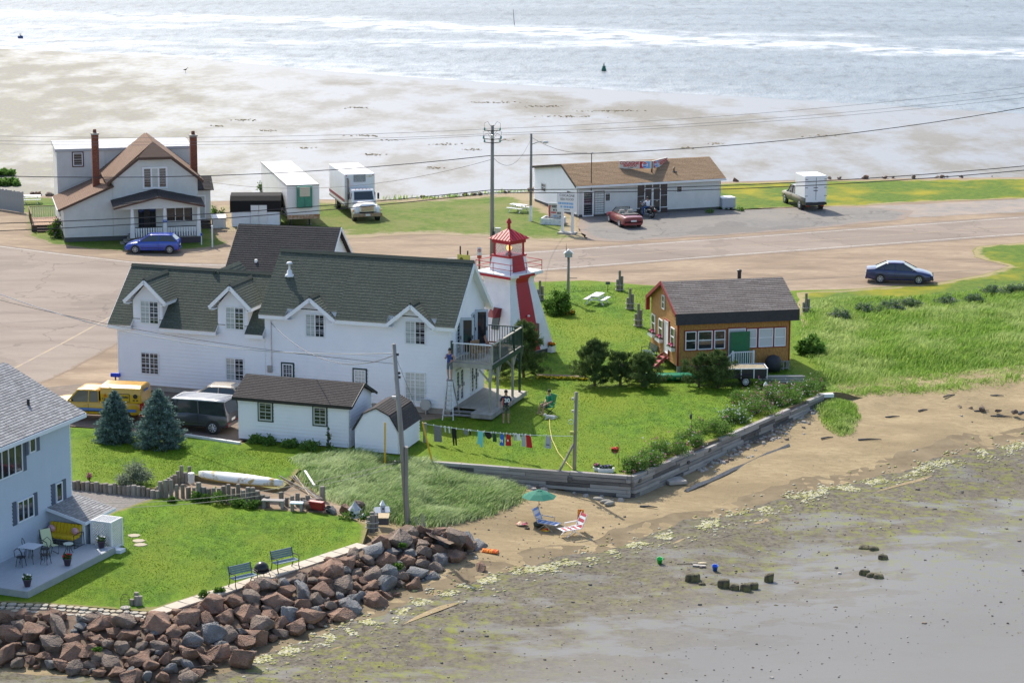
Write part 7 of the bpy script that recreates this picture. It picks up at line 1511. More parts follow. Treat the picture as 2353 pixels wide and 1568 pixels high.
LG=leafmat('mown_blades',(.07,.15,.003),(.13,.23,.010),.3);flat0=lambda x,y:x*0.+.004
grass('grass',[(1236,650),(1480,656),(1640,668),(1830,672),(1850,860),(1880,903),(1700,983),(1449,1090),(1100,1066),(985,1056),(1000,970),(1115,905),(1150,850),(1240,815)],70000,(.015,.04),(.3,.0),LG,flat0,11,0.,width=.022,label='short mown lawn grass around the long white house')
grass('grass',[(160,985),(420,1000),(545,1022),(800,1045),(800,1058),(690,1078),(640,1112),(480,1092),(372,1118),(165,1104)],16000,(.015,.04),(.3,.0),LG,flat0,12,0.,width=.022,label='short lawn grass below the blue spruces')
grass('grass',[(60,1220),(200,1198),(330,1153),(372,1145),(600,1169),(800,1189),(838,1210),(828,1245),(640,1306),(411,1379),(352,1400),(130,1385),(40,1380),(240,1270)],20000,(.015,.035),(.3,.0),LG,lambda x,y:x*0.+LY+.004,13,LY,width=.02,label='short mown grass in the yard of the grey-blue house')
grass('grass',[(870,456),(1000,452),(1100,444),(1215,436),(1215,441),(1100,450),(1000,458),(870,461)],900,(.3,.8),(.3,0),GR2,lambda x,y:x*0.,4,0.,label='rough grass fringe along the far shore',width=.05)
# purple-grey lupin clumps in the dune grass
LUP=leafmat('lupin_leaves',(.08,.15,.05),(.22,.29,.15));
for i,(x,y,r)in enumerate(((1995,712,.9),(2050,706,1.0),(2090,700,.7),(2170,695,1.0),(2280,672,.9),(2335,668,1.1),(2240,690,.7),(1930,726,.8))):shrub('lupin_clump',f'dark lupin clump with greyish purple spikes, {ORD[i]} of the dune grass row',x,y+6,-.02,r,r*.8,.6,LUP,900,.13,140+i,'lupin clumps along the dune grass',[FLIL],'plant',60,.06,False)
# ================================================================ poles and wires
def height_at(p,y):
    """height above the point p (on the ground) that the photograph shows at row y"""
    lo,hi=p.z,p.z+30
    for _ in range(40):
        m=(lo+hi)/2;q=Vector((p.x,p.y,m))-Vector((0,0,CAM_H));yy=784+FPX*q.dot(_D)/q.dot(_F)
        if yy>y:lo=m
        else:hi=m
    return(lo+hi)/2
def pole(name,label,x,y,ytop,r0,r1,z=0.,xtop=None,mat=POLEWOOD,cat='pole'):
    p=G(x,y,z);h=height_at(p,ytop)-z;t=thing(name,label,cat,p);dx=0 if xtop is None else(xtop-x)/(FPX/(p-Vector((0,0,CAM_H))).length)
    mb=MB();mb.tube([(0,0,-.4),(dx*.5,0,h*.5),(dx,0,h)],[r0,(r0+r1)/2,r1],10);mb.obj('shaft',mat,t,True);return t,p,h,dx
UP,up,uh,_=pole('utility_pole','tall grey utility pole with curved insulator arms behind the lighthouse',1130,641,288,.17,.12)
INS=mk('green_glass_insulator',(.08,.3,.25),None,rough=.2)
for z,w in((uh-.15,.55),(uh-.75,.62),(uh-1.0,.55)):
    MB().tube([(-w,-.05,z-.2),(0,-.16,z-.24),(w,-.05,z-.2)],.03,6).obj('crossarm',DARKMETAL,UP)
    for s in(-1,1):mb=MB();mb.lathe([(.05,0),(.07,.05),(.05,.1),(.07,.14),(.03,.2)],(s*w,-.05,z-.2),8);mb.obj('insulator',INS,UP);MB().tube([(s*w,-.05,z),(s*w*1.05,-.05,z+.3),(s*w*.6,-.05,z+.42),(s*.12,-.05,z+.1)],.012,5).obj('jumper_wire',DARKMETAL,UP)
MB().box(.2,-.3,3.0,.62,.0,3.75).obj('meter_cabinet',STEEL,UP,bev=.02);MB().box(.02,-.28,3.1,.2,-.05,3.5).obj('meter',DARKMETAL,UP);MB().tube([(.14,-.15,0),(.14,-.15,3.0)],.03,6).obj('conduit',STEEL,UP)
mb=MB();mb.lathe([(.12,0),(.12,.25),(.02,.3)],(0,-.2,uh-.9),8);mb.obj('cutout',STEEL,UP)
LP,lp_,lh,_=pole('street_lamp','wooden lamp pole with white painted foot beside the seafood shop',1219,508,307,.13,.1,cat='street lamp')
MB().tube([(0,0,-.02),(0,0,1.3)],.135,10).obj('painted_foot',WHITE,LP);MB().tube([(0,0,lh-.9),(.6,-.2,lh-.65),(1.0,-.3,lh-.62)],.035,6).obj('lamp_arm',STEEL,LP);mb=MB();mb.ell((1.15,-.33,lh-.66),.26,.16,.12,8,5);mb.obj('lamp_head',mk('lamp_grey',(.55,.56,.57),None),LP,True)
NP,np_,nh,ndx=pole('utility_pole','weathered leaning wooden power pole standing at the end of the boulder bank',937,1192,790,.15,.1,-.55,907)
MB().box(-.13,-.2,-.3,.02,.12,3.6).obj('pole_stub',POLEWOOD,NP);NPT=np_+Vector((ndx,0,nh))
for z,s in((nh-.5,.14),(nh-1.4,.14),(nh-1.6,.14)):MB().box(ndx*z/nh+.06,-.06,z-.06,ndx*z/nh+.2,.06,z+.06).obj('bracket',DARKMETAL,NP)
MB().box(ndx*.7-.3,-.15,nh*.7-.05,ndx*.7-.08,.05,nh*.7+.06).obj('pole_lamp',STEEL,NP)
mb=MB();mb.tube([(ndx*.35-.35+.1*math.cos(a),-.15,nh*.33+.1*math.sin(a))for a in[2*math.pi*i/12 for i in range(13)]],.015,5);mb.tube([(ndx*.35-.35,-.15,nh*.33),(ndx*.35,-.1,nh*.33)],.015,5);mb.obj('clothesline_pulley',DARKMETAL,NP)
CP,cp_,chh,cdx=pole('clothesline_pole','grey wooden clothesline pole with a diagonal brace at the lawn edge',1319,1079,900,.1,.085,0.,1322)
part_beam('brace',(-.75,-.25,.02),(-.05,0,1.35),.09,.09,POLEWOOD,CP)
for z in(chh-.35,chh-1.0):MB().box(-.16,-.06,z-.06,-.06,.06,z+.06).obj('bracket',STEEL,CP)
mb=MB();mb.lathe([(.1,-.06),(.14,0),(.12,.1),(.02,.12)],(-.14,-.12,chh*.48),8);mb.obj('hanging_flower_pot',mk('yellow_flower_pot',(.5,.45,.12),(.2,.3,.05),14,.9),CP);mb=MB();mb.tube([(-.2+.12*math.cos(a),-.02,chh*.62+.12*math.sin(a))for a in[2*math.pi*i/12 for i in range(13)]],.02,5);mb.obj('pulley',mk('pale_green_plastic',(.45,.6,.5),None),CP)
BP,bp_,bph,_=pole('birdhouse_pole','grey wooden pole carrying a small grey birdhouse by the bush',1305,694,590,.11,.09)
MB().box(-.25,-.2,bph,.25,.2,bph+.28).obj('birdhouse',mk('grey_birdhouse',(.35,.37,.39),None),BP);mb=MB();mb.prism([(-.34,bph+.26),(.34,bph+.26),(.0,bph+.52)],-.28,.28);mb.obj('birdhouse_roof',mk('grey_birdhouse_roof',(.4,.42,.44),None),BP);MB().tube([(-.16,0,bph+.4),(-.16,0,bph+.95)],[.03,.006],6).obj('spire',DARKMETAL,BP);part_beam('perch',(.1,-.1,bph-1.45),(.6,-.1,bph-1.45),.04,.04,DARKMETAL,BP)
for nm,x,y,yt,dx in(('yellow guy-wire guard beside the small barn-roofed shed',884,1062,970,.02),('leaning yellow guy-wire guard at the end of the timber wall',995,1060,970,-.55)):
    p=G(x,y,0);h=height_at(p,yt);mb=MB();mb.tube([(0,0,-.2),(dx,0,h)],.045,8);t=mb.obj('guy_wire_guard',mk('yellow_plastic',(.65,.38,.01),None,rough=.4));t.location=p;tag(t,nm,'guard')
p=G(976,1015,0);mb=MB();mb.tube([(0,0,-.1),(0,0,1.05)],.1,8);t=mb.obj('clothesline_post',POLEWOOD);t.location=p;tag(t,'short wooden clothesline post beside the white barn-roofed shed','post');CL0=p+Vector((0,0,1.0))
def wire(label,pts,r=.016,sag=0.,name='power_cable',mat=None,group=None,cat='cable',n=16):
    P=[Vector(p)for p in pts];out=[]
    for a,b in zip(P,P[1:]):
        for i in range(n):t=i/n;q=a.lerp(b,t);q.z-=sag*4*t*(1-t);out.append(q)
    out.append(P[-1]);mb=MB();mb.tube(out,r,5);return tag(mb.obj(name,mat or mk('cable_black',(.03,.03,.035),None,rough=.6)),label,cat,group)
def pt(p,y):return Vector((p.x,p.y,height_at(p,y)))
def at_col(p,x,y):
    """point over the line through p along x at photo column x, row y (keeps p's distance)"""
    s=FPX/(p-Vector((0,0,CAM_H))).dot(_F);q=Vector((p.x+(x-(1176+FPX*(p-Vector((0,0,CAM_H))).dot(_R)/(p-Vector((0,0,CAM_H))).dot(_F)))/s,p.y,0));return pt(q,y)
rp=G(2440,575,0);lpz=G(-330,700,0)
GRW='overhead lines along the road'
for i,(ya,yr,yl)in enumerate(((297,186,318),(306,202,330),(311,212,338))):wire('thin overhead power line crossing high above the road',[at_col(lpz,-330,yl-16),at_col(up,1130+(-18,22,0)[i],ya),at_col(rp,2440,yr)],.011,.5,group=GRW,mat=mk('cable_grey',(.2,.2,.21),None))
wire('twisted service cable running from the pole across to the seafood shop mast and beyond',[at_col(lpz,-330,388),at_col(up,1122,358),at_col(rp,2440,228)],.028,1.0)
for i,(ya,yr,yl)in enumerate(((436,372,520),(443,382,540))):wire('thick black telephone cable strung low along the road',[at_col(lpz,-330,yl),at_col(up,1133,ya),at_col(rp,2440,yr)],.03,.55,group='telephone cables along the road')
wire('sagging cable from the tall utility pole down to the cream house',[pt(up,366),BH.matrix_basis@Vector((6.4,1.,4.1))],.014,1.3)
wire('thin cable from the lamp pole to the mast of the seafood shop',[lp_+Vector((0,0,lh-.3)),SF.matrix_basis@Vector((1.2,.9,5.2))],.014,.4)
wire('slack cable from the tall utility pole to the lamp pole',[pt(up,360),lp_+Vector((0,0,lh-.4))],.014,1.3)
ms=thing('service_mast','slim metal service mast rising from the corner of the shop roof','mast',SF.matrix_basis@Vector((1.2,-.05,0)),rad(21));MB().tube([(0,0,.1),(0,0,5.3)],.035,6).obj('pipe',DARKMETAL,ms);mb=MB();mb.ell((.05,0,5.3),.1,.07,.06,6,4);mb.obj('weatherhead',STEEL,ms)
wire('twisted service cable from the leaning power pole to the long white house',[NPT+Vector((0,0,-.55)),MHW(-10.7,-.1,4.5)if 'MHW' in globals()else Vector((*MH,0))+Matrix.Rotation(MHA,3,'Z')@Vector((-10.7,-.1,4.5))],.022,1.2,mat=mk('cable_grey',(.2,.2,.21),None))
wire('twisted cable crossing in front of the long white house to the leaning pole',[at_col(np_+Vector((-6,30,0)),-60,648),NPT+Vector((0,0,-.45))],.026,1.3,mat=mk('cable_silver',(.42,.42,.43),None))
wire('thin black cable crossing the front of the long white house to the leaning pole',[at_col(np_+Vector((-6,30,0)),-60,672),NPT+Vector((.0,0,-.95))],.014,.5)
wire('guy wire from the leaning pole to the yellow guard',[NPT+Vector((0,0,-.4)),G(995,1060,0)+Vector((-.55,0,2.0))],.008,0)
for dz in(0,.22):wire('pale clothesline rope from the leaning pole to the railing of the grey-blue house',[np_+Vector((ndx*.35-.4,-.15,nh*.33-dz)),GH.matrix_basis@Vector((4.8,-.6,.95-dz))],.012,.5,'clothesline_rope',mk('pale_rope',(.4,.37,.3),None,rough=.95),'rope pair to the grey-blue house','rope')
hl=thing('street_lamp','street lamp head on a curved arm above the far shore water','street lamp',rp);MB().tube([(0,0,-.4),(0,0,12.4)],[.17,.12],10).obj('shaft',POLEWOOD,hl);zz=height_at(rp,262);MB().tube([(0,0,zz-.8),(-1.5,-.1,zz+.05),(-2.6,-.1,zz)],.04,6).obj('lamp_arm',STEEL,hl);mb=MB();mb.ell((-2.85,-.1,zz-.03),.3,.16,.1,8,5);mb.obj('lamp_head',mk('lamp_grey',(.55,.56,.57),None),hl,True)

# ================================================================ clothesline with washing
C1=cp_+Vector((-.1,0,height_at(cp_,1001)))
ln=lambda t:CL0.lerp(C1,t)-Vector((0,0,.16*4*t*(1-t)))
mb=MB();mb.tube([ln(i/20)for i in range(21)],.012,5);tag(mb.obj('clothesline',mk('pale_blue_line',(.5,.6,.62),None)),'pale clothesline strung between post and pole above the lawn','clothesline')
xa,xb=976,1320
def garment(x,name,label,outline,mat,h,extra=None,w=None):
    t=(x-xa)/(xb-xa);p=ln(t);d=(C1-CL0).normalized();ang=math.atan2(d.y,d.x)
    g=thing(name,label,'laundry',p,ang,'washing on the clothesline');R=random.Random(x);mb=MB();n=len(outline)
    fr=[(u,.012+.03*math.sin(u*9+x)*(-z),z)for u,z in outline];bk=[(u,y+.016,z)for u,y,z in fr]
    mb.add(fr+bk,[tuple(range(n))[::-1],tuple(range(n,2*n))]+[(i,n+i,n+(i+1)%n,(i+1)%n)[::-1]for i in range(n)]);b=mb.obj('fabric',mat,g)
    us=[q[0]for q in outline if q[1]>-.08]
    for u in(min(us),max(us)):MB().box(u-.012,-.015,-.05,u+.012,.03,.04).obj('clothes_peg',WHITE,g)
    if extra:extra(g)
    return g
def rect(w,h,sk=.0):return[(-w/2,0),(-w/2+sk,-h),(w/2+sk,-h*.97),(w/2,0)]
def top(w,h):return[(-w*.32,0),(-w*.38,-h*.25),(-w*.5,-h),(w*.45,-h*.97),(w*.4,-h*.25),(w*.32,0),(w*.18,0),(0,-h*.18),(-w*.18,0)]
KNIT=mk('grey_knit',(.16,.15,.15),(.34,.32,.32),30,.95);TEAL=mk('turquoise_cotton',(.2,.62,.66),None,rough=.9);BLKC=mk('black_cotton',(.015,.015,.017),None,rough=.9);DGRN=mk('dark_green_cotton',(.02,.06,.04),None,rough=.9);RBLU=mk('royal_blue_cotton',(.04,.14,.55),None,rough=.9);REDC=mk('red_cotton',(.5,.015,.025),None,rough=.9);LGRY=mk('light_grey_cotton',(.4,.41,.47),None,rough=.9);LAV=mk('lavender_grey_cotton',(.42,.4,.46),None,rough=.9);MGRY=mk('mid_grey_cotton',(.2,.21,.24),None,rough=.9)
garment(1006,'blanket','grey patterned blanket hanging at the shed end of the clothesline',rect(.5,.88,.05),KNIT,.8)
garment(1024,'sock','white sock hanging beside the grey patterned blanket',rect(.07,.28,.03),WCOT,.3);garment(1034,'sock','small white cloth hanging between blanket and black trousers',rect(.09,.3,.04),WCOT,.3)
garment(1046,'trousers','black trousers hanging on the clothesline',[(-.15,0),(-.15,-.3),(-.08,-.95),(.02,-.95),(.03,-.4),(.12,-.92),(.22,-.9),(.15,-.25),(.15,0)],BLKC,.9)
garment(1075,'undershorts','small grey shorts hanging near the black trousers',[(-.18,0),(-.16,-.2),(0,-.34),(.1,-.2),(.14,0)],MGRY,.3);garment(1084,'sock','short black sock beside the small grey shorts',rect(.1,.26),BLKC,.3)
garment(1108,'towel','turquoise towel hanging on the clothesline',[(-.16,0),(-.17,-.4),(-.22,-.7),(-.02,-.72),(.0,-.85),(.16,-.84),(.18,-.3),(.2,0)],TEAL,.8)
garment(1126,'shirt','black bunched top hanging beside the turquoise towel',[(-.22,0),(-.18,-.18),(-.05,-.36),(.12,-.36),(.25,-.22),(.22,0)],BLKC,.4);garment(1142,'shirt','dark green top hanging beside the blue sports vest',top(.26,.5),DGRN,.5)
garment(1159,'sports_vest','royal blue sports vest with number 91 on the clothesline',top(.34,.68),RBLU,.7,lambda g:text('lettering','91',.22,WHITEL,g,(0,-.02,-.42),bold=.01))
garment(1174,'sports_vest','red sports vest hanging beside the royal blue vest',top(.36,.66),REDC,.7,lambda g:MB().ell((0,-.035,-.36),.05,.012,.06,8,4).obj('emblem',WHITEL,g))
garment(1187,'socks','lavender grey socks hanging beside the red vest',rect(.1,.34,.04),LAV,.3);garment(1196,'shorts','pale lavender shorts hanging beside the socks',[(-.12,0),(-.05,-.4),(.08,-.3),(.2,-.28),(.1,0)],WCOT,.4)
garment(1209,'shirt','light grey shirt hanging against the second red vest',top(.3,.64),LGRY,.6);garment(1220,'sports_vest','plain red vest hanging beside the light grey shirt',[(-.16,0),(-.14,-.3),(-.12,-.68),(.26,-.66),(.2,-.4),(.12,0)],REDC,.7)
garment(1265,'tank_top','pale grey tank top hanging alone near the clothesline pole',top(.42,.68),LGRY,.7,lambda g:print_bars(g,-.1,.1,-.03,-.48,.05,mk('navy_print',(.05,.06,.15),None),8))
hp=[G(1262,955,0),G(1263,985,0),G(1268,1010,0),G(1282,1040,0),G(1300,1062,0),G(1316,1078,0)]
mb=MB();mb.tube([q+Vector((0,0,.03))for q in hp],.02,6);tag(mb.obj('garden_hose',mk('yellow_hose',(.6,.48,.12),None,rough=.5)),'yellow garden hose lying across the lawn to the clothesline pole','hose')

# ================================================================ beach things
q=G(1237,1198,-1.22)
UM=thing('beach_umbrella','green beach umbrella planted in the sand','umbrella',q);UMG=mk('green_canopy',(.03,.25,.17),(.025,.21,.14),3,.8,transl=.25)
MB().tube([(0,0,-.1),(.02,0,1.52)],.018,6).obj('pole',mk('wooden_pole',(.22,.12,.05),None),UM)
mb=MB();n=8;ring=lambda r,z:[(.02+r*math.cos(2*math.pi*i/n+.2),r*math.sin(2*math.pi*i/n+.2),z)for i in range(n)];mb.rings([ring(.86,1.28),ring(.5,1.47),ring(.12,1.6),ring(.03,1.62)],cap=False);cn=mb.obj('canopy',UMG,UM);so=cn.modifiers.new('t','SOLIDIFY');so.thickness=.008
mb=MB();mb.rings([ring(.16,1.6),ring(.03,1.65)]);mb.obj('vent_cap',UMG,UM)
for i in range(n):a=2*math.pi*i/n+.2;MB().tube([(.02,0,1.56),(.02+.84*math.cos(a),.84*math.sin(a),1.27)],.007,4).obj('rib',DARKMETAL,UM)
def lounge(label,p,rz,m1,m2,frame,back=.62):
    t=thing('beach_chair',label,'chair',p,rz)
    for i in range(7):MB().box(-.26,-.5+i*.145,.33,.26,-.5+i*.145+.12,.35).obj('seat_slat',(m1,m2)[i%2],t)
    a,b=Vector((0,.5,.34)),Vector((0,.8,1.0))
    for i in range(5):
        c0,c1=a.lerp(b,i/5+.02),a.lerp(b,(i+1)/5-.02);MB().hexa([(-.26,c0.y,c0.z),(.26,c0.y,c0.z),(.26,c0.y+.02,c0.z),(-.26,c0.y+.02,c0.z),(-.26,c1.y,c1.z),(.26,c1.y,c1.z),(.26,c1.y+.02,c1.z),(-.26,c1.y+.02,c1.z)]).obj('back_slat',(m2,m1)[i%2],t)
    for s in(-1,1):
        part_beam('side_rail',(s*.28,-.52,.34),(s*.28,.5,.34),.03,.03,frame,t);part_beam('back_rail',(s*.28,.5,.34),(s*.28,.82,1.03),.03,.03,frame,t);part_beam('leg',(s*.28,-.3,0),(s*.28,.15,.34),.03,.03,frame,t);part_beam('leg',(s*.28,.5,0),(s*.28,.05,.34),.03,.03,frame,t);part_beam('armrest',(s*.32,-.1,.56),(s*.32,.58,.58),.05,.03,frame,t);part_beam('arm_post',(s*.3,-.1,.34),(s*.32,-.1,.56),.025,.025,frame,t)
    return t
BW=mk('white_blue_webbing',(.62,.65,.74),None);BB=mk('blue_webbing',(.2,.3,.6),None)
p=G(1262,1216,-1.25);c_=lounge('reclining beach chair with blue and white webbing beside the green umbrella',p,rad(62),BW,BB,STEEL)
p=G(1308,1229,-1.27);c_=lounge('white plastic beach chair draped with red and orange towels',p,rad(-62),WHITE,mk('red_stripe_webbing',(.5,.06,.08),None),WHITE)
TOWR=mk('red_orange_towel',(.5,.03,.02),(.75,.3,.02),9,.95,lo=.48,hi=.55,stretch=(3,.3,.3));p=G(1333,1208,-1.2)
mb=MB();mb.rings([[(-.16,-.05+.02*i,z),(.14,-.03,z),(.15,.04,z),(-.15,.05,z)]for i,z in enumerate((.18,.5,.8,1.0))]);t=mb.obj('beach_towel',TOWR,bev=.02);t.location=p+Vector((0,-.55,0));tag(t,'red and orange towel hanging over the back of the white beach chair','towel')
p=G(1126,1274,-1.4);mb=MB();mb.rings([[(-.42+.1*math.sin(k),-.2*w,z),(.42,-.22*w,z),(.36,.2*w,z),(-.45,.24*w,z)]for k,(w,z)in enumerate(((1,0),(1.05,.05),(.6,.12)))]);t=mb.obj('beach_towel',TOWR,bev=.02);t.location=(p.x,p.y,float(BEACH_Z(p.x,p.y)));t.rotation_euler=(0,0,-.3);tag(t,'crumpled red and orange towel lying on the sand by the boulders','towel')
def blob(name,label,x,y,z,r,mat,cat,sq=.6,rz=0.,group=None):
    p=G(x,y,z);me=hull(int(x),14,(r[0],r[1],r[2]));me.name=name;me.materials.append(mat);o_=bpy.data.objects.new(name,me);COL.objects.link(o_);o_.location=(p.x,p.y,float(BEACH_Z(p.x,p.y))+r[2]*.7);o_.rotation_euler=(0,0,rz);return tag(o_,label,cat,group)
blob('beach_bag','dark green beach bag on the sand under the green umbrella',1238,1213,-1.25,(.36,.2,.2),mk('dark_bag',(.03,.045,.035),None),'bag');blob('picnic_blanket','multicoloured bundle of cloth on the sand beside the umbrella',1198,1211,-1.25,(.34,.2,.09),mk('multicolour_cloth',(.7,.6,.35),(.6,.12,.2),8,.9,lo=.45,hi=.55),'cloth');blob('towel_bundle','yellow and red bundle beside the dark beach bag',1250,1218,-1.25,(.22,.14,.1),mk('yellow_red_cloth',(.75,.5,.03),(.55,.04,.03),9,.9,lo=.48,hi=.53),'cloth');blob('sandals','dark sandals on the sand beside the cloth bundle',1212,1216,-1.25,(.16,.1,.05),BLKC,'sandals')
# children's toys on the mud
def bucket(label,x,y,mat,tilt=0.,rz=0.):
    p=G(x,y,-1.62);t=thing('toy_bucket',label,'bucket',(p.x,p.y,float(BEACH_Z(p.x,p.y))+.01),rz);t.rotation_euler=(tilt,0,rz);mb=MB();mb.lathe([(.1,0),(.14,.26),(.16,.27),(.13,.25),(.09,.03)],n=12);mb.obj('pail',mat,t,True);mb=MB();mb.tube([(.15*math.cos(a),0,.27+.13*math.sin(a))for a in[math.pi*i/8 for i in range(9)]],.008,4);mb.obj('handle',WHITE,t)
    return t
bucket('bright green toy bucket on the wet mud',1515,1302,mk('green_plastic',(.02,.5,.08),None,rough=.4),.3);bucket('royal blue toy bucket on the wet mud',1642,1316,mk('blue_plastic',(.02,.12,.6),None,rough=.4),.2)
p=G(1511,1306,-1.62);mb=MB();mb.lathe([(.05,0),(.09,.05),(.06,.13),(.02,.15)],n=8);t=mb.obj('toy_shovel',mk('red_plastic',(.5,.03,.03),None));t.location=(p.x,p.y,-1.6);tag(t,'small red sand toy beside the green bucket','toy')
p=G(1598,1303,-1.62);t=thing('paddle','wooden paddle lying on the mud beside a pale board','paddle',(p.x,p.y,float(BEACH_Z(p.x,p.y))+.03),.1);mb=MB();mb.tube([(-.9,0,.03),(.1,0,.03)],.025,6);mb.obj('shaft',mk('pale_wood',(.5,.42,.28),None),t);mb=MB();mb.ell((.28,.02,.03),.24,.1,.02,10,4);mb.obj('blade',mk('pale_wood',(.5,.42,.28),None),t);b=MB().box(-.1,-.45,0,.5,-.25,.05).obj('board',PALE);b.location=t.location;b.rotation_euler=(0,0,-.2);tag(b,'short pale board lying on the mud beside the paddle','board')

# ================================================================ garden of the grey-blue house
IRON=mk('black_iron',(.015,.015,.017),None,rough=.5);BSL=mk('blue_grey_slat',(.14,.21,.25),(.18,.25,.29),4,.7)
def park_bench(label,p,rz,slat,iron,w=1.22,group=None):
    t=thing('park_bench',label,'bench',p,rz,group)
    for i in range(5):MB().box(-w/2,-.22+i*.09,.42,w/2,-.22+i*.09+.075,.445).obj('seat_slat',slat,t)
    for i in range(4):z=.53+i*.095;y=.25+i*.025;MB().box(-w/2,y,z,w/2,y+.022,z+.08).obj('back_slat',slat,t)
    for s in(-1,1):
        x=s*(w/2-.03);MB().tube([(x,-.28,0),(x,-.2,.2),(x,-.22,.42),(x,.22,.42),(x,.34,.92)],.022,6).obj('frame',iron,t);MB().tube([(x,.34,0),(x,.24,.22),(x,.22,.42)],.022,6).obj('leg',iron,t);MB().tube([(x,-.22,.42),(x,-.24,.62),(x,.0,.66),(x,.26,.62)],.02,6).obj('armrest',iron,t)
    return t
for x,y,wh in((560,1346,'on the paving slabs beside the domed fire pit'),(656,1310,'on the paving slabs, farther from the flagstone wall')):park_bench('slatted blue-grey bench with black iron frame '+wh,G(x,y,LY)+Vector((0,0,.02)),rad(40),BSL,IRON,1.2,'blue-grey benches on the slab path')
p=G(601,1326,LY);FP=thing('fire_pit','round black fire pit with a dark mesh dome between the benches','fire pit',p);mb=MB();mb.lathe([(.16,.2),(.36,.3),(.4,.36),(.36,.36)],n=16);mb.obj('bowl',IRON,FP,True);mb=MB();mb.lathe([(.34,.36),(.32,.5),(.24,.64),(.1,.72),(.02,.73)],n=16);mb.obj('mesh_dome',mk('dark_mesh',(.03,.03,.032),None,rough=.3,metal=.4),FP,True)
for i in range(4):a=i*math.pi/2+.4;MB().tube([(.3*math.cos(a),.3*math.sin(a),.3),(.42*math.cos(a),.42*math.sin(a),0)],.015,5).obj('leg',IRON,FP)
def gh(x,y,z=0.):return GH.matrix_basis@Vector((x,y,z))
# yellow glider sofa on the deck
SO=thing('garden_sofa','black metal garden sofa with thick yellow cushions on the grey-blue deck','sofa',gh(1.05,-1.05,0),rad(68-90));YC=mk('yellow_cushion',(.62,.42,.01),(.55,.37,.01),4,.9)
for i in range(9):MB().box(-.82+i*.183,-.32,.36,-.82+i*.183+.178,.3,.5).obj('seat_cushion',YC,SO,bev=.04);MB().hexa([(-.82+i*.183,.26,.46),(-.82+i*.183+.178,.26,.46),(-.82+i*.183+.178,.4,.46),(-.82+i*.183,.4,.46),(-.82+i*.183,.42,.92),(-.82+i*.183+.178,.42,.92),(-.82+i*.183+.178,.54,.92),(-.82+i*.183,.54,.92)]).obj('back_cushion',YC,SO,bev=.04)
for s in(-1,1):MB().tube([(s*.9,-.35,0),(s*.9,-.38,.62),(s*.9,.0,.66),(s*.9,.45,.6),(s*.9,.5,.0),(s*.9,-.35,.02)],.02,6).obj('side_frame',IRON,SO)
part_beam('front_bar',(-.9,-.34,.3),(.9,-.34,.3),.03,.03,IRON,SO);part_beam('base_bar',(-.9,.0,.05),(.9,.0,.05),.03,.03,IRON,SO)
for s,m_ in((-1,'left'),(1,'right')):
    mb=MB();mb.ell((0,0,0),.2,.1,.17,10,6);t=mb.obj('pillow',mk('pink_pillow',(.6,.28,.32),(.7,.42,.44),12,.95),smooth=True);t.location=SO.matrix_basis@Vector((s*.62,.2,.66));t.rotation_euler=(0,0,rad(-22));tag(t,'pink pillow resting on the yellow garden sofa','pillow','pillows on the yellow sofa')
def sling(label,p,rz,mat):
    t=thing('patio_chair',label,'chair',p,rz);MB().hexa([(-.25,-.3,.42),(.25,-.3,.42),(.25,.2,.36),(-.25,.2,.36),(-.25,-.3,.44),(.25,-.3,.44),(.25,.2,.38),(-.25,.2,.38)]).obj('seat',mat,t);MB().hexa([(-.25,.2,.36),(.25,.2,.36),(.25,.22,.36),(-.25,.22,.36),(-.25,.46,1.06),(.25,.46,1.06),(.25,.48,1.06),(-.25,.48,1.06)]).obj('backrest',mat,t)
    for s in(-1,1):MB().tube([(s*.28,.3,0),(s*.28,-.25,0),(s*.28,-.3,.44),(s*.28,.2,.37),(s*.28,.48,1.08)],.018,6).obj('frame',IRON,t);MB().tube([(s*.28,-.28,.44),(s*.28,-.2,.62),(s*.28,.3,.64)],.018,6).obj('armrest',IRON,t)
    return t
SLG=mk('pale_green_sling',(.55,.6,.38),None,rough=.9);sling('high-backed sling chair with pale green fabric on the grey-blue deck',gh(-.35,-1.35,0),rad(68-90+60),SLG)
def rtable(name,label,p,r,h,mat,cat='table'):
    t=thing(name,label,cat,p);mb=MB();mb.lathe([(r,h-.03),(r,h),(.01,h+.002)],n=16);mb.obj('table_top',mat,t)
    for i in range(4):a=i*math.pi/2+.5;MB().tube([(r*.6*math.cos(a),r*.6*math.sin(a),h-.03),(r*.45*math.cos(a),r*.45*math.sin(a),h*.5),(r*.9*math.cos(a),r*.9*math.sin(a),0)],.014,5).obj('leg',IRON,t)
    return t
rtable('side_table','small round table with pale top in front of the yellow sofa',gh(.05,-2.05,0),.23,.46,mk('pale_green_top',(.5,.58,.5),None))
DT=thing('patio_table','pale square patio table on the grey-blue deck','table',gh(-1.7,-1.2,0),rad(68));MB().box(-.42,-.4,.7,.42,.4,.73).obj('table_top',mk('blue_white_top',(.6,.64,.7),None),DT)
for sx in(-1,1):
    for sy in(-1,1):MB().tube([(sx*.38,sy*.36,.7),(sx*.3,sy*.28,.35),(sx*.38,sy*.36,0)],.016,5).obj('leg',IRON,DT)
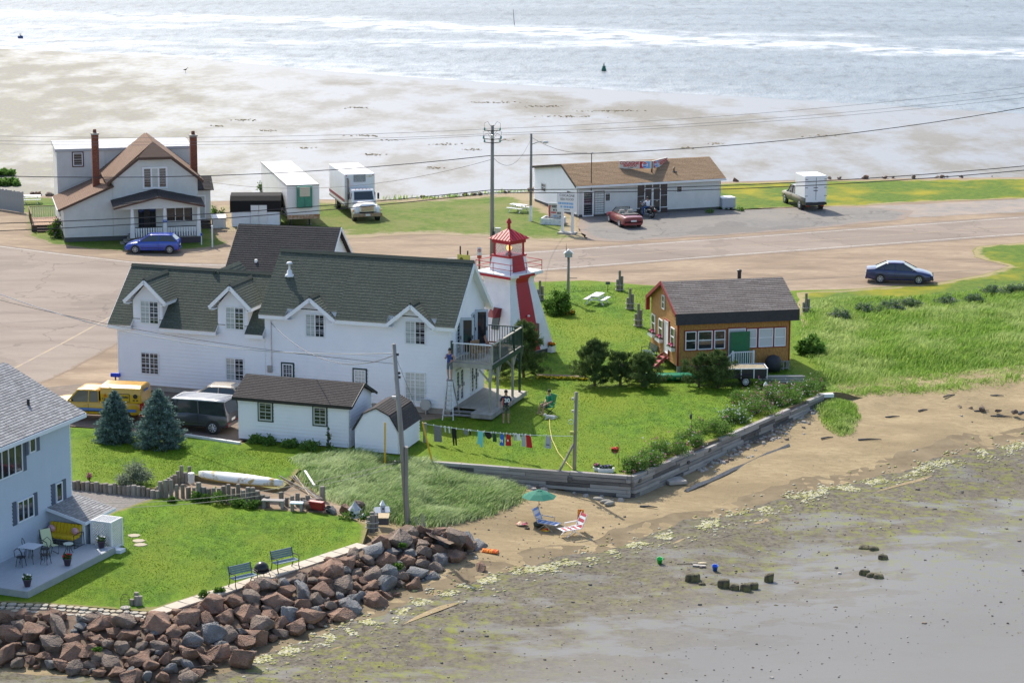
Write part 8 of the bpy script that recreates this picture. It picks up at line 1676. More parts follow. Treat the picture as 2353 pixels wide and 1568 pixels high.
for i,(x,y,r)in enumerate(((-1.75,-2.0,180),(-1.2,-.75,20),(-2.5,-1.2,90),(-1.0,-1.5,-80))):
    t=thing('iron_chair','black wrought iron chair drawn up to the square patio table','chair',gh(x,y,0),rad(68+r),'iron chairs round the patio table');mb=MB();mb.lathe([(.2,.42),(.22,.44),(.01,.45)],n=12);mb.obj('seat',IRON,t);MB().tube([(-.2,.16,.44),(-.19,.24,.75),(0,.27,.9),(.19,.24,.75),(.2,.16,.44)],.016,5).obj('backrest',IRON,t)
    for k in range(4):a=k*math.pi/2+.78;MB().tube([(.16*math.cos(a),.16*math.sin(a),.43),(.24*math.cos(a),.24*math.sin(a),0)],.014,5).obj('leg',IRON,t)
POTM=mk('plum_pot',(.085,.06,.085),None,rough=.5)
for i,(x,y,m_,wh)in enumerate(((233,1257,FWH,'by the lattice enclosure'),(155,1298,FRED,'with red flowers at the deck edge'),(63,1346,FWH,'at the outer corner of the deck'))):
    p=G(x,y,0);t=thing('flower_pot','dark plum flower pot '+wh,'flower pot',p,group='flower pots on the deck');mb=MB();mb.lathe([(.12,0),(.19,.3),(.21,.3),(.21,.34),(.17,.33)],n=12);mb.obj('pot',POTM,t,True);blossoms(t,(0,0,.42),.17,.17,.08,60,PLF,.06,'leaves');blossoms(t,(0,0,.47),.16,.16,.07,26,m_,.04)
# white railing of the front steps
ra=thing('step_railing','white railing beside the far corner of the grey-blue house','railing',gh(4.0,-.2,LY),rad(68));part_beam('top_rail',(0,.3,1.0),(1.2,.1,1.0),.07,.06,WHITE,ra);part_beam('top_rail',(1.2,.1,1.0),(1.0,-.5,1.0),.07,.06,WHITE,ra);part_beam('bottom_rail',(0,.3,.2),(1.2,.1,.2),.06,.05,WHITE,ra)
for k in range(3):MB().box(.55*k-.04,.3-.1*k-.04,0,.55*k+.04,.3-.1*k+.04,1.1).obj('post',WHITE,ra)
# wire cloche on the flagstone wall
p=G(288,1399,LY);t=thing('wire_cloche','domed wire cage standing on a round base on the flagstone wall','cage',p+Vector((0,0,.06)))
mb=MB();mb.lathe([(.22,0),(.22,.05)],n=14);mb.obj('base',CONCRETE,t);mb=MB()
for i in range(10):a=2*math.pi*i/10;mb.tube([(.2*math.cos(a),.2*math.sin(a),.05),(.2*math.cos(a),.2*math.sin(a),.42),(.13*math.cos(a),.13*math.sin(a),.58),(0,0,.64)],.005,4)
for z in(.2,.42):mb.tube([(.2*math.cos(2*math.pi*i/14),.2*math.sin(2*math.pi*i/14),z)for i in range(15)],.005,4)
mb.obj('wire_dome',IRON,t)
# upturned canoe and clutter on the palisade
CN=thing('canoe','white upturned canoe with peeling paint resting on the log palisade','canoe',G(552,1140,LY)+Vector((0,.25,.72)),rad(-22));CNW=mk('peeling_white',(.75,.74,.7),(.45,.3,.08),1.8,.6,lo=.58,hi=.66)
def canoe(parent,L,w,h,mat,up=-1):
    mb=MB();R_=[]
    for i in range(15):
        t=i/14;x=(t-.5)*L;k=max(.02,math.sin(math.pi*min(1,max(0,t)))**.55);ww=w/2*k;hh=h*(1.0+.25*abs(2*t-1)**3)
        ring=[(x,ww*math.cos(a),(math.sin(a)*hh*(.55+.45*k)))for a in[math.pi*j/8 for j in range(9)]]
        R_.append(ring if up<0 else[(q[0],q[1],h-q[2])for q in ring])
    if up<0:mb.rings(R_)
    else:mb.rings(R_,cap=False)
    return mb.obj('hull',mat,parent,True)
canoe(CN,4.7,.85,.38,CNW);
for y in(-.4,.4):MB().tube([(-2.1,y*.45,.0),(-1,y,-.01),(1,y,-.01),(2.1,y*.45,.0)],.03,6).obj('gunwale',mk('gunwale_ochre',(.4,.25,.05),None),CN)
for i in range(7):
    R=random.Random(i);a=G(650+R.uniform(-15,30),1135,LY)+Vector((0,.2,.75+R.uniform(-.1,.2)));b=G(725+R.uniform(-10,25),1162,LY)+Vector((0,0,.35));mb=MB();mb.tube([a,b],.028,6);tag(mb.obj('pole',R.choice([mk('pale_wood',(.5,.42,.28),None),GREYWOOD,mk('brown_wood',(.2,.12,.06),None)])),'loose wooden pole leaning over the end of the log palisade','pole','poles on the palisade')
a,b=G(700,1118,LY)+Vector((0,.2,.8)),G(722,1145,LY)+Vector((0,0,.7));beam(MB(),a,b,.1,.03).obj('board',WHITE);bpy.context.scene.collection.objects[-1]['label']='white board leaning among the poles on the palisade';bpy.context.scene.collection.objects[-1]['category']='board'
p=G(440,1124,LY);mb=MB();mb.lathe([(.15,.35),(.17,.85),(.16,.86)],n=12);t=mb.obj('plastic_pail',mk('pail_white',(.66,.66,.63),None));t.location=p;tag(t,'white plastic pail beside the end of the upturned canoe','pail')
def plank_bench(label,x,y,w,rz,top_):
    t=thing('plank_bench',label,'bench',G(x,y,LY),rz)
    for i in range(2):MB().box(-w/2,-.2+i*.2,.36,w/2,-.2+i*.2+.19,.42).obj('seat_plank',top_,t)
    for s in(-1,1):MB().box(s*(w/2-.1)-.06,-.16,0,s*(w/2-.1)+.06,.16,.36).obj('leg',GREYWOOD,t)
plank_bench('grey plank bench in front of the log palisade',628,1166,1.1,rad(-8),TIM[1]);plank_bench('low bench topped with a pale blue board beside the boulders',682,1172,.65,rad(-5),mk('pale_blue_board',(.5,.58,.64),None))
WB=thing('wheelbarrow','red wheelbarrow tipped against the boulders at the end of the palisade','wheelbarrow',G(735,1174,LY),rad(-35));mb=MB();mb.hexa([(-.4,-.2,.1),(.3,-.2,.1),(.3,.1,.1),(-.4,.1,.1),(-.5,-.3,.5),(.4,-.3,.55),(.4,-.1,.6),(-.5,-.1,.55)]);mb.obj('tray',mk('red_barrow',(.32,.02,.03),None,rough=.5),WB,bev=.04);mb=MB();mb.tube([(.55+.16*math.cos(a),0,.2+.16*math.sin(a))for a in[2*math.pi*i/14 for i in range(15)]],.05,6);mb.obj('wheel',RUBBER,WB,True);part_beam('handle',(.55,.08,.2),(-.9,.12,.5),.03,.03,GREYWOOD,WB);part_beam('handle',(.55,-.08,.2),(-.9,-.22,.5),.03,.03,GREYWOOD,WB)
WB2=thing('wheelbarrow','green wheelbarrow stood up between the two white sheds','wheelbarrow',Vector((-6.5,130.6,0)),rad(-20));mb=MB();mb.hexa([(-.3,-.3,.5),(.3,-.3,.5),(.3,.1,.4),(-.3,.1,.4),(-.4,-.1,1.3),(.4,-.1,1.3),(.35,.25,1.2),(-.35,.25,1.2)]);mb.obj('tray',mk('green_barrow',(.02,.08,.04),None,rough=.5),WB2,bev=.05);part_beam('handle',(-.25,.1,1.5),(-.2,.1,.2),.03,.03,GREYWOOD,WB2);part_beam('handle',(.25,.1,1.5),(.2,.1,.2),.03,.03,GREYWOOD,WB2);mb=MB();mb.tube([(0,.1+.15*math.cos(a),.18+.15*math.sin(a))for a in[2*math.pi*i/14 for i in range(15)]],.045,6);mb.obj('wheel',RUBBER,WB2,True)
# birdhouses
t=thing('birdhouse','round white birdhouse with conical grey roof above the boulder bank','birdhouse',G(815,1188,LY));mb=MB();mb.lathe([(.24,0),(.25,.42)],n=8);mb.obj('body',WHITE,t);mb=MB();mb.lathe([(.34,.4),(.14,.62),(.03,.78),(.01,.86)],n=8);mb.obj('roof',mk('grey_birdhouse_roof',(.4,.42,.44),None),t);mb=MB();mb.tube([(0,-.26,.22),(0,-.24,.22)],.045,10);mb.obj('entrance',BLACK,t)
t=thing('birdhouse','tiny white birdhouse with pointed cap beside the round birdhouse','birdhouse',G(836,1192,LY));mb=MB();mb.lathe([(.12,0),(.12,.14)],n=10);mb.obj('body',WHITE,t);mb=MB();mb.lathe([(.2,.13),(.02,.32)],n=10);mb.obj('roof',WHITE,t)
t=thing('birdhouse','church-shaped grey and white birdhouse with a tower beside the leaning pole','birdhouse',G(877,1185,LY),rad(15));MB().box(-.3,-.2,0,.3,.2,.26).obj('body',mk('church_grey',(.42,.45,.5),None),t);mb=MB();mb.prism([(-.28,.26),(.28,.26),(0,.48)],-.36,.36,'x');mb.obj('roof',WHITE,t);MB().box(-.1,-.3,0,.1,-.1,.62).obj('tower',mk('church_grey',(.42,.45,.5),None),t);mb=MB();mb.rings([[(-.13,-.33,.62),(.13,-.33,.62),(.13,-.07,.62),(-.13,-.07,.62)],[(-.01,-.21,.86),(.01,-.21,.86),(.01,-.19,.86),(-.01,-.19,.86)]]);mb.obj('spire',WHITE,t);MB().box(-.035,-.31,.4,.035,-.298,.5).obj('entrance',BLACK,t)
t=thing('crate','open wooden crate with a pale lid beside the church-shaped birdhouse','crate',G(881,1202,LY),rad(-3));MB().box(-.25,-.25,0,.25,.25,.36).obj('body',mk('dark_crate',(.09,.085,.08),None),t);MB().hexa([(-.27,-.3,.33),(.27,-.3,.33),(.27,.27,.42),(-.27,.27,.42),(-.27,-.3,.36),(.27,-.3,.36),(.27,.27,.45),(-.27,.27,.45)]).obj('lid',mk('tan_lid',(.45,.34,.2),None),t)
for i in range(6):R=random.Random(i+3);a=G(958+i*4,1215,-.8)+Vector((0,0,.15));mb=MB();mb.tube([a,a+Vector((R.uniform(-.25,.25),R.uniform(-.1,.1),R.uniform(.3,.8)))],[.03,.015],5);tag(mb.obj('driftwood_stick',TIM[1]),'bleached driftwood stick standing among the boulders by the pole','driftwood','sticks among the boulders')

# ================================================================ lawn of the long white house
def picnic(label,p,rz,mat,sc=1.):
    t=thing('picnic_table',label,'picnic table',p,rz);t.scale=(sc,)*3
    for i in range(5):MB().box(-.9,-.37+i*.15,.72,.9,-.37+i*.15+.14,.76).obj('top_plank',mat,t)
    for s in(-1,1):
        for k in range(2):MB().box(-.9,s*.72-.15+k*.15,.43,.9,s*.72-.15+k*.15+.14,.47).obj('seat_plank',mat,t)
        for e in(-1,1):part_beam('leg',(s*.6,e*.75,0),(s*.6,e*.2,.72),.05,.09,mat,t)
        part_beam('seat_support',(s*.6,-.85,.4),(s*.6,.85,.4),.05,.09,mat,t);part_beam('top_support',(s*.6,-.36,.69),(s*.6,.36,.69),.05,.06,mat,t)
    return t
picnic('white picnic table on the lawn between lighthouse and pilings',G(1371,697,0),rad(70),WHITE,.85);picnic('white picnic table on the grass beside the lamp pole of the shop',G(1191,487,0),rad(-35),WHITE,.85);picnic('white picnic table behind the wooden fence by the cream house',G(72,467,0),rad(10),WHITE,.9)
t=thing('lawn_sign','small dark grey sign on a thin post on the lawn','sign',G(1396,671,0),rad(-5));MB().box(-.02,-.02,0,.02,.02,.6).obj('post',IRON,t);MB().box(-.16,-.03,.55,.16,-.02,.75).obj('board',mk('slate_board',(.1,.11,.12),None),t)
park_bench('dark green park bench against the shingled side of the cottage',SH.matrix_basis@Vector((-.55,4.3,0)),rad(12.8-90+4),mk('green_slat',(.008,.06,.045),None,rough=.75),mk('green_iron',(.01,.06,.045),None),1.5)
shrub('flower_bed','small bed of orange and red flowers beside the birdhouse pole',1308,722,0,.5,.3,.25,BUSHM,500,.08,201,None,[FOR,FRED,FYE],'flowers',70,.05,False)
t=thing('planter','white planter box of orange and white flowers at the lighthouse base','planter',G(1266,808,0),rad(-42));MB().box(-.2,-.2,0,.2,.2,.4).obj('box',WHITE,t);blossoms(t,(0,0,.52),.2,.2,.1,90,FOR,.05);blossoms(t,(0,0,.45),.22,.22,.08,60,PLF,.06,'leaves')
for i in range(34):
    x=1236+i*3.4;y=866+i*.12;shrub('marigold','yellow marigold in the row edging the lawn',x,y+4,0,.1,.1,.18,BUSHM,40,.07,300+i,'marigold row across the lawn',[FYE],'flower',9,.05,False,5)
BED=mk('bed_soil',(.2,.15,.09),(.14,.1,.06),5,.95)
sheet('flower_bed_soil',[(1232,858),(1345,862),(1345,866),(1232,862)],BED,z=.014,step=0)
# green canoe
GC=thing('canoe','green canoe lying on the grass behind the small pines','canoe',G(1540,874,0)+Vector((0,0,.02)),rad(3));GCN=mk('green_canoe',(.01,.2,.1),None,rough=.35);canoe(GC,4.9,.85,.36,GCN,1)
for y in(-.4,.4):MB().tube([(-2.4,0,.42),(-1.2,y*.93,.36),(1.2,y*.93,.36),(2.4,0,.42)],.025,6).obj('gunwale',mk('pale_green_gunwale',(.1,.4,.22),None),GC)
print_bars(GC,.3,1.3,-.41,.22,.1,mk('gold_print',(.5,.4,.15),None),9)
# utility trailer
Sq=lambda x,y:((2150+x/2.353)*.60138,(1000+y/2.353)*.60138)
TP=G(*Sq(1640,1118),0);UT=thing('utility_trailer','black utility trailer with white framed panels in front of the cottage','trailer',TP,rad(4))
TBK=mk('trailer_black_panel',(.02,.02,.022),None,rough=.5)
MB().box(-1.0,.1,.45,1.3,1.4,.52).obj('floor',TBK,UT);MB().box(-1.0,.1,.52,1.3,.15,1.0).obj('side_panel',TBK,UT);MB().box(-1.0,1.35,.52,1.3,1.4,1.0).obj('side_panel',TBK,UT);MB().box(1.25,.15,.52,1.3,1.35,1.0).obj('end_panel',TBK,UT);MB().box(-1.0,.15,.52,-.95,1.35,1.0).obj('end_panel',TBK,UT)
for x in(-1.0,-.25,.5,1.28):MB().box(x-.025,.07,.45,x+.025,.1,1.03).obj('white_stake',WHITE,UT)
part_beam('top_rail',(-1.02,.09,1.03),(1.32,.09,1.03),.05,.05,WHITE,UT);part_beam('top_rail',(-1.02,1.4,1.03),(1.32,1.4,1.03),.05,.05,WHITE,UT);part_beam('top_rail',(1.3,.09,1.03),(1.3,1.4,1.03),.05,.05,WHITE,UT)
MB().box(-.35,-.12,.6,.35,.1,.66).obj('mudguard',TBK,UT)
for y,s in((-.0,-1),(1.5,1)):wheel(UT,0,y,.29,.18,mk('white_rim',(.7,.7,.68),None),8,s)
part_beam('tow_bar',(-1.0,.75,.45),(-2.2,.75,.42),.08,.08,TBK,UT)
MB().box(.85,.08,.1,.98,.2,.45).obj('jack_stand',STEEL,UT)
for i in range(4):part_beam('lumber',(-.95,.3+i*.2,1.02+.02*i),(1.2,.3+i*.22,1.04),.12,.04,mk('pale_wood',(.5,.42,.28),None),UT)
p=SH.matrix_basis@Vector((5.75,-.75,0));t=thing('covered_grill','round grill under a black cover by the cottage wall','grill',p);mb=MB();mb.lathe([(.42,.12),(.5,.4),(.48,.75),(.36,.95),(.1,1.05),(.02,1.06)],n=14);mb.obj('cover',mk('black_cover',(.018,.02,.026),(.03,.03,.036),4,.6),t,True)
for i in range(3):a=i*2.1;MB().tube([(.3*math.cos(a),.3*math.sin(a),.2),(.36*math.cos(a),.36*math.sin(a),0)],.03,6).obj('leg',DARKMETAL,t)
t=thing('timber_stand','grey wooden frame stand under the corner of the cottage','frame',SH.matrix_basis@Vector((6.5,-.25,0)),rad(12.8))
for x in(-.35,.05,.4):MB().box(x-.03,-.03,0,x+.03,.03,.55).obj('upright',GREYWOOD,t)
for z in(.08,.5):MB().box(-.38,-.025,z,.43,.025,z+.05).obj('rail',GREYWOOD,t)
LPQ=G(1800,880,0);
for i in range(9):
    row=0 if i<4 else(1 if i<7 else 2);k=i-(0,4,7)[row];mb=MB();mb.tube([(-1.15-.1*(i%3),0,0),(1.15+.12*(i%2),0,0)],.075,8);o_=mb.obj('log',mk('bleached_log',(.38,.36,.33),(.3,.28,.26),4,.9,stretch=(.2,1,1)),smooth=False);o_.location=(LPQ.x,LPQ.y+.3*row*.3+k*.16,.08+row*.13);o_.rotation_euler=(0,0,rad(2+i%3));tag(o_,'bleached pole in the stack beside the utility trailer','pole','stack of bleached poles')
t=thing('bird_feeder','small white pointed bird feeder on a post beside the rose bushes','bird feeder',G(1758,905,0));MB().box(-.02,-.02,0,.02,.02,.55).obj('post',GREYWOOD,t);mb=MB();mb.lathe([(.14,.5),(.1,.62),(.01,.75)],n=8);mb.obj('roof',WHITE,t)
def hook(label,x,y,ytop,item):
    p=G(x,y,0);h=height_at(p,ytop);t=thing('shepherd_hook',label,'hook',p);MB().tube([(0,0,-.1),(0,0,h-.12),(-.05,0,h),(-.14,0,h),(-.18,0,h-.1)],.012,5).obj('rod',IRON,t);return t,p,h
t,p,h=hook('slim iron hook carrying a small bird feeder on the lawn',1588,1015,945,0);mb=MB();mb.lathe([(.06,h-.4),(.07,h-.2),(.02,h-.12)],(-.05,0,0),8);mb.obj('feeder',mk('dark_feeder',(.06,.06,.07),None),t)
t,p,h=hook('curved iron hook carrying a hanging basket of red flowers',1421,1073,1018,0);mb=MB();mb.lathe([(.06,h-.55),(.15,h-.4)],(-.2,0,0),10);mb.obj('basket',PALE,t);blossoms(t,(-.2,0,h-.32),.14,.14,.1,50,FRED,.05);blossoms(t,(-.2,0,h-.38),.16,.16,.08,40,PLF,.05,'leaves')
for i,(x,y,w)in enumerate(((1370,1080,.34),(1392,1083,.85))):
    t=thing('planter',('short' if i==0 else 'long')+' white planter trough of flowers on the lawn by the wall corner','planter',G(x,y,0),rad(-4));MB().hexa([(-w/2+.04,-.12,0),(w/2-.04,-.12,0),(w/2-.04,.12,0),(-w/2+.04,.12,0),(-w/2,-.16,.2),(w/2,-.16,.2),(w/2,.16,.2),(-w/2,.16,.2)]).obj('trough',WHITE,t);blossoms(t,(0,0,.27),w/2-.05,.12,.06,60,PLF,.06,'leaves');blossoms(t,(0,0,.32),w/2-.05,.12,.05,30,FLIL if i else FPINK,.04)
p=G(1898,912,-.2);b=MB().box(-.42,-.15,0,.42,.15,.22).obj('white_block',WHITE,bev=.02);b.location=p;b.rotation_euler=(0,0,.2);tag(b,'white painted block at the end of the timber wall','block')
# hose reel and propane by the house corner, chair on the balcony
t=thing('hose_reel','grey hose reel mounted at the corner of the long white house','hose reel',Vector((*MH,0))+Matrix.Rotation(MHA,3,'Z')@Vector((-1.35,-.25,.55)),MHA);mb=MB();mb.tube([(0,-.12,0),(0,.12,0)],.26,16);mb.obj('drum',mk('grey_hose',(.3,.31,.3),(.2,.2,.2),12,.6),t);mb=MB();mb.tube([(0,-.16,0),(0,-.12,0)],.31,16);mb.obj('flange',mk('reel_grey',(.42,.42,.4),None),t);MB().box(-.04,-.1,-.55,.04,.2,0).obj('bracket',STEEL,t)
t=thing('wicker_chair','tan wicker armchair on the balcony of the long white house','chair',Vector((*MH,0))+Matrix.Rotation(MHA,3,'Z')@Vector((1.0,1.5,3.02)),MHA+rad(60));WK=mk('tan_wicker',(.34,.22,.12),(.26,.16,.09),20,.8,bump=.4)
MB().box(-.3,-.3,.3,.3,.28,.42).obj('seat',WK,t,bev=.04);mb=MB();mb.rings([[(.34*math.cos(a),.26+.1*math.sin(a)-.1,z)for a in[math.pi*j/6 for j in range(7)]]+[(.3*math.cos(a),.2+.1*math.sin(a)-.1,z)for a in[math.pi*(6-j)/6 for j in range(7)]]for z in(.4,.7,.95)]);mb.obj('backrest',WK,t)
for s in(-1,1):MB().box(s*.33-.04,-.3,.3,s*.33+.04,.22,.6).obj('armrest',WK,t,bev=.02);MB().box(s*.26-.03,-.28,0,s*.26+.03,-.22,.3).obj('leg',WK,t);MB().box(s*.26-.03,.2,0,s*.26+.03,.26,.3).obj('leg',WK,t)
t=thing('wooden_chair','low reddish wooden chair on the balcony beside the wicker armchair','chair',Vector((*MH,0))+Matrix.Rotation(MHA,3,'Z')@Vector((1.5,3.0,3.02)),MHA+rad(100));RW_=mk('reddish_wood',(.3,.13,.07),None)
for i in range(4):MB().box(-.28,-.3+i*.15,.3,.28,-.3+i*.15+.13,.33).obj('seat_slat',RW_,t);MB().hexa([(-.28+i*.145,.28,.3),(-.15+i*.145,.28,.3),(-.15+i*.145,.31,.3),(-.28+i*.145,.31,.3),(-.28+i*.145,.5,.95),(-.15+i*.145,.5,.95),(-.15+i*.145,.53,.95),(-.28+i*.145,.53,.95)]).obj('back_slat',RW_,t)
for sx in(-1,1):MB().box(sx*.3-.03,-.3,0,sx*.3+.03,-.24,.55).obj('leg',RW_,t);MB().box(sx*.3-.03,.3,0,sx*.3+.03,.36,.55).obj('leg',RW_,t);MB().box(sx*.32-.06,-.34,.55,sx*.32+.06,.36,.58).obj('armrest',RW_,t)
# mailbox
t=thing('mailbox','bright blue mailbox on a dark post at the corner of the long white house','mailbox',G(266,892,0),rad(-10));MB().box(-.035,-.035,0,.035,.035,.72).obj('post',IRON,t);mb=MB();mb.prism([(-.1,.7),(.1,.7),(.12,.82),(.06,.92),(-.06,.92),(-.12,.82)],-.26,.26,'x');mb.obj('box',mk('bright_blue',(.015,.05,.5),None,rough=.4),t)

# ================================================================ around the shop and the road
t=thing('flower_planter','white painted planter box with stones and a menu sign','planter',G(*Fq(565,870),0),rad(-16))
for x0,y0,x1,y1 in((0,0,1.75,.12),(0,1.35,1.75,1.47),(0,.12,.12,1.35),(1.63,.12,1.75,1.35)):MB().box(x0,y0,0,x1,y1,.5).obj('side_board',mk('peeling_planter',(.7,.71,.72),(.5,.55,.58),4,.8,lo=.5,hi=.62),t)
MB().box(.12,.12,.1,1.63,1.35,.42).obj('soil',mk('bed_soil',(.2,.15,.09),None),t)
R=random.Random(3)
for i in range(16):mb=MB();mb.ell((R.uniform(.2,1.5),R.uniform(.2,1.2),.46),R.uniform(.05,.1),R.uniform(.05,.09),.06,7,4);mb.obj('stone',R.choice([PALE,RK[2]]),t)
bd=MB().box(.45,.75,.3,1.75,.82,1.62).obj('menu_board',SIGNW,t)
MB().box(.4,.73,1.62,1.8,.85,1.7).obj('board_cap',WHITE,t)
for i_,(z,s,m_,xa_,xb_)in enumerate(((1.47,.09,BLACKL,.72,1.4),(1.35,.09,BLACKL,.75,1.4),(1.1,.12,BLACKL,.85,1.35),(1.1,.12,REDL,1.45,1.7),(.9,.12,REDL,.7,1.1),(.86,.12,BLACKL,1.2,1.65),(.62,.12,LBLUE,.9,1.3),(.6,.1,BLACKL,1.4,1.6))):print_bars(bd,xa_,xb_,.746,z,s,m_,i_+20)
mb=MB();mb.tube([(.56,.735,.55),(.58,.735,.9),(.54,.735,1.15),(.6,.735,1.5)],[.05,.06,.05,.07],6);mb.obj('lobster_emblem',REDL,bd);mb=MB();mb.ell((1.62,.74,1.15),.09,.015,.09,10,5);mb.obj('logo',REDL,bd)
t=thing('shop_sign','white sign on two posts reading COCAGNE SEA FOOD','sign',G(*Fq(785,945),0),rad(-22));MB().box(-.7,-.45,0,.7,.45,.12).obj('base',CONCRETE,t)
for x in(-.42,.42):MB().box(x-.09,-.09,.12,x+.09,.09,2.2).obj('post',WHITE,t)
bd=MB().box(-.85,-.14,1.75,.85,-.09,3.3).obj('board',mk('sign_white',(.78,.79,.8),None),t)
for z,s,m_,n_ in((3.05,.26,BLACKL,'COCAGNE'),(2.75,.24,BLACKL,'SEA FOOD'),):text('lettering',n_,s,m_,bd,(0,-.145,z))
for z,s,m_,w_ in((2.42,.16,LBLUE,.74),(2.15,.16,LBLUE,.55),(1.93,.05,BLACKL,.25)):print_bars(bd,-w_,w_,-.143,z,s,m_,int(z*100))
t=thing('fish_tote','big grey insulated fish tub with white lid beside the shop','tub',G(*Fq(2050,750),0),rad(21));MB().box(0,0,.12,1.25,1.05,.9).obj('tub',mk('tub_grey',(.42,.44,.48),None,rough=.5),t,bev=.05);MB().box(-.02,-.02,.9,1.27,1.07,1.0).obj('lid',WHITE,t,bev=.04)
for x in(.1,.55,1.0):MB().box(x,.05,0,x+.18,1.0,.12).obj('skid',mk('tub_grey',(.42,.44,.48),None),t)
t=thing('no_turn_sign','no turn sign with red lower plate on a wooden post','sign',G(1101,640,0),rad(0));MB().box(-.07,-.05,0,.07,.05,2.3).obj('post',mk('brown_wood',(.2,.12,.06),None),t);MB().box(-.16,-.075,1.72,.16,-.052,2.28).obj('plate',WHITE,t);mb=MB();mb.tube([(.11*math.cos(a),-.085,2.06+.11*math.sin(a))for a in[2*math.pi*i/20 for i in range(21)]],.016,5);mb.obj('prohibition_ring',REDL,t);part_beam('turn_arrow',(.03,-.08,1.97),(.03,-.08,2.1),.008,.03,BLACKL,t);part_beam('turn_arrow',(.04,-.08,2.1),(-.05,-.08,2.1),.008,.05,BLACKL,t);part_beam('prohibition_bar',(-.08,-.09,2.13),(.08,-.09,1.98),.012,.025,REDL,t);MB().box(-.16,-.075,1.5,.16,-.052,1.7).obj('lower_plate',mk('orange_red',(.5,.07,.03),None),t)
t=thing('warning_sign','yellow roadside sign board between two dark stakes behind the green roof','sign',G(1066,640,0),rad(-24));
for x in(-.3,.28):MB().box(x-.04,-.04,0,x+.04,.04,2.35 if x<0 else 2.05).obj('stake',BLACK,t)
MB().box(-.5,-.08,.9,.5,-.045,1.75).obj('board',mk('sign_yellow',(.62,.6,.12),(.5,.5,.12),4,.6),t);mb=MB();mb.ell((-.18,-.085,1.3),.18,.012,.26,12,6);mb.obj('emblem',mk('dark_olive',(.1,.1,.02),None),t)
# fence at the far end
FN=thing('wooden_fence','grey vertical board fence beside the cream house','fence',G(0,468,0));a,b=G(-260,440,0),G(58,490,0)
L=(b-a).length;d=(b-a)/L;ang=math.atan2(d.y,d.x);n=int(L/.21)
for i in range(n):
    if i<n-70:continue
    q_=a+d*(i*.21)-FN.location;o_=MB().box(0,-.015,.02,.19,.015,1.75+.04*math.sin(i*3.7)).obj('fence_board',mk('fence_grey',(.26,.27,.27),(.34,.35,.34),3,.9,stretch=(1,1,.2)),FN);o_.location=q_;o_.rotation_euler=(0,0,ang)
q0,q1=a+d*(L-14)-FN.location,b-FN.location
for z in(.4,1.4):part_beam('fence_rail',(q0.x,q0.y+.05,z),(q1.x,q1.y+.05,z),.05,.09,GREYWOOD,FN)
t=thing('white_post','slim white post on the grass beside the cream house porch','post',G(488,568,0));MB().box(-.05,-.05,0,.05,.05,1.65).obj('post',WHITE,t);MB().box(-.07,-.07,1.65,.07,.07,1.7).obj('cap',WHITE,t)
t=thing('hydrant','small blue-capped white standpipe at the porch corner','standpipe',G(463,562,0));MB().tube([(0,0,0),(0,0,.7)],.04,8).obj('pipe',WHITE,t);mb=MB();mb.lathe([(.07,.7),(.07,.9),(.02,.92)],n=8);mb.obj('cap',mk('bright_blue',(.015,.05,.5),None,rough=.4),t)
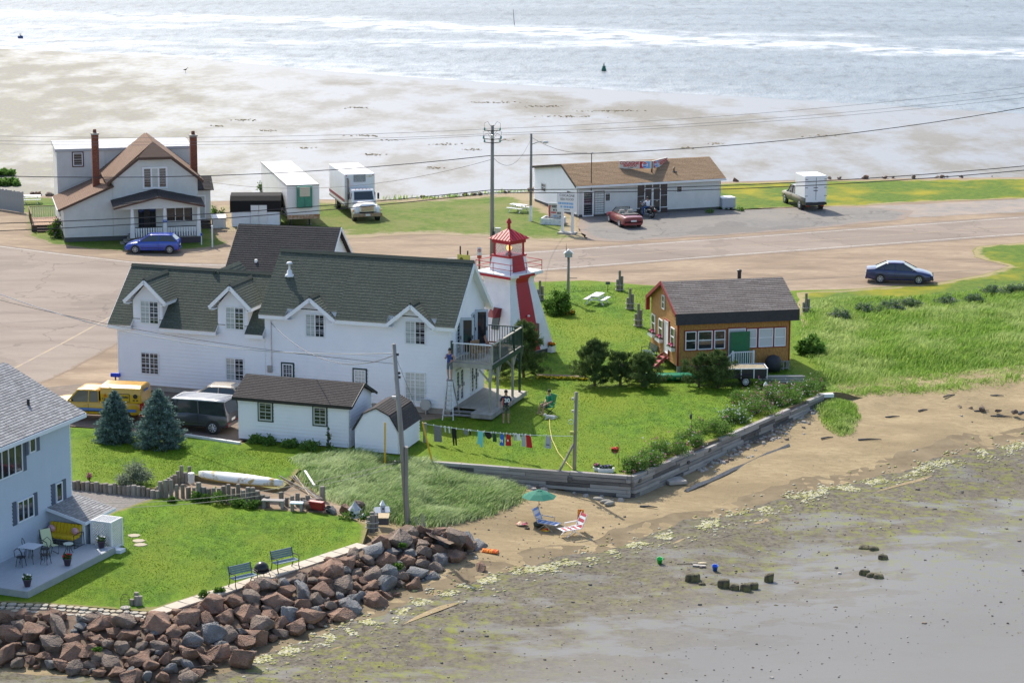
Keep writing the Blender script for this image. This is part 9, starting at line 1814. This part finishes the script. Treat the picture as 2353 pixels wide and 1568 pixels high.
# buoys, stake and bird out on the bay
def buoy(label,x,y,mat,h,r):
    p=G(x,y,BAY_Z);t=thing('buoy',label,'buoy',p);mb=MB();mb.lathe([(r*1.2,-.2),(r*1.3,.25),(r,.35),(r*.9,h*.75),(r*.35,h*.8),(r*.3,h),(.02,h+.02)],n=12);mb.obj('float',mat,t,True);mb=MB();mb.tube([(r*.4*math.cos(a),0,h+.12+.12*math.sin(a))for a in[2*math.pi*i/8 for i in range(9)]],.03,5);mb.obj('lifting_eye',DARKMETAL,t)
buoy('green channel buoy standing in the shallow bay',1387,163,mk('buoy_green',(.015,.12,.08),None,rough=.5),.85,.26);buoy('dark blue buoy floating on the bay',47,88,mk('buoy_blue',(.02,.06,.18),None,rough=.5),.5,.33)
p=G(1182,58,BAY_Z);mb=MB();mb.tube([(0,0,-.5),(-.25,0,2.6)],[.07,.035],6);t=mb.obj('channel_stake',TIM[2]);t.location=p;tag(t,'thin dark stake standing in the open bay water','stake')
p=G(426,168,BAY_Z);t=thing('bird','dark wading bird standing on the tidal flat','bird',p)
mb=MB();mb.rings([[(x,w*math.cos(a),z+h*math.sin(a))for a in[2*math.pi*j/8 for j in range(8)]]for x,w,h,z in((-.3,.01,.01,.42),(-.2,.07,.06,.44),(0,.12,.11,.46),(.16,.08,.08,.52),(.24,.04,.05,.64),(.28,.05,.05,.72),(.34,.02,.02,.72),(.44,.005,.005,.70))]);mb.obj('body',BLACK,t,True)
for s in(-1,1):MB().tube([(.0,s*.05,.4),(.03,s*.05,.2),(.0,s*.05,0)],.015,5).obj('leg',DARKMETAL,t)
# dark seaweed mats on the flat
WEED=mk('brown_weed',(.2,.16,.09),(.28,.225,.13),3,.95);pts,sz=[],[];R=random.Random(9)
for x,y,w in((840,312,40),(1130,236,50),(820,248,26),(560,276,26),(610,300,20),(1300,268,50),(1250,245,40),(1020,332,30),(1085,344,24),(1160,322,22),(860,355,24),(900,322,24),(1450,372,40),(1400,255,70),(1650,330,20),(1580,340,12),(1850,400,20),(700,340,24),(500,290,18),(1000,386,22),(1885,312,30)):
    for k in range(int(w*1.6)):p=G(x+R.gauss(0,w*.55),y+R.gauss(0,1.0),BAY_Z);pts.append((p.x,p.y,BAY_Z-.03));sz.append(R.uniform(.06,.2))
o_=scatter_mesh('seaweed',pts,sz,[WEED],12)
# ================================================================ lettering becomes mesh
bpy.context.view_layer.update();dg=bpy.context.evaluated_depsgraph_get()
for o_ in[q for q in bpy.data.objects if q.type=='FONT']:
    me=bpy.data.meshes.new_from_object(o_.evaluated_get(dg));nm,pr_,mw,ml_=o_.name,o_.parent,o_.matrix_local.copy(),o_.data.materials[0];bpy.data.objects.remove(o_)
    n_=bpy.data.objects.new(nm,me);COL.objects.link(n_);n_.parent=pr_;n_.matrix_local=mw
    if not me.materials:me.materials.append(ml_)
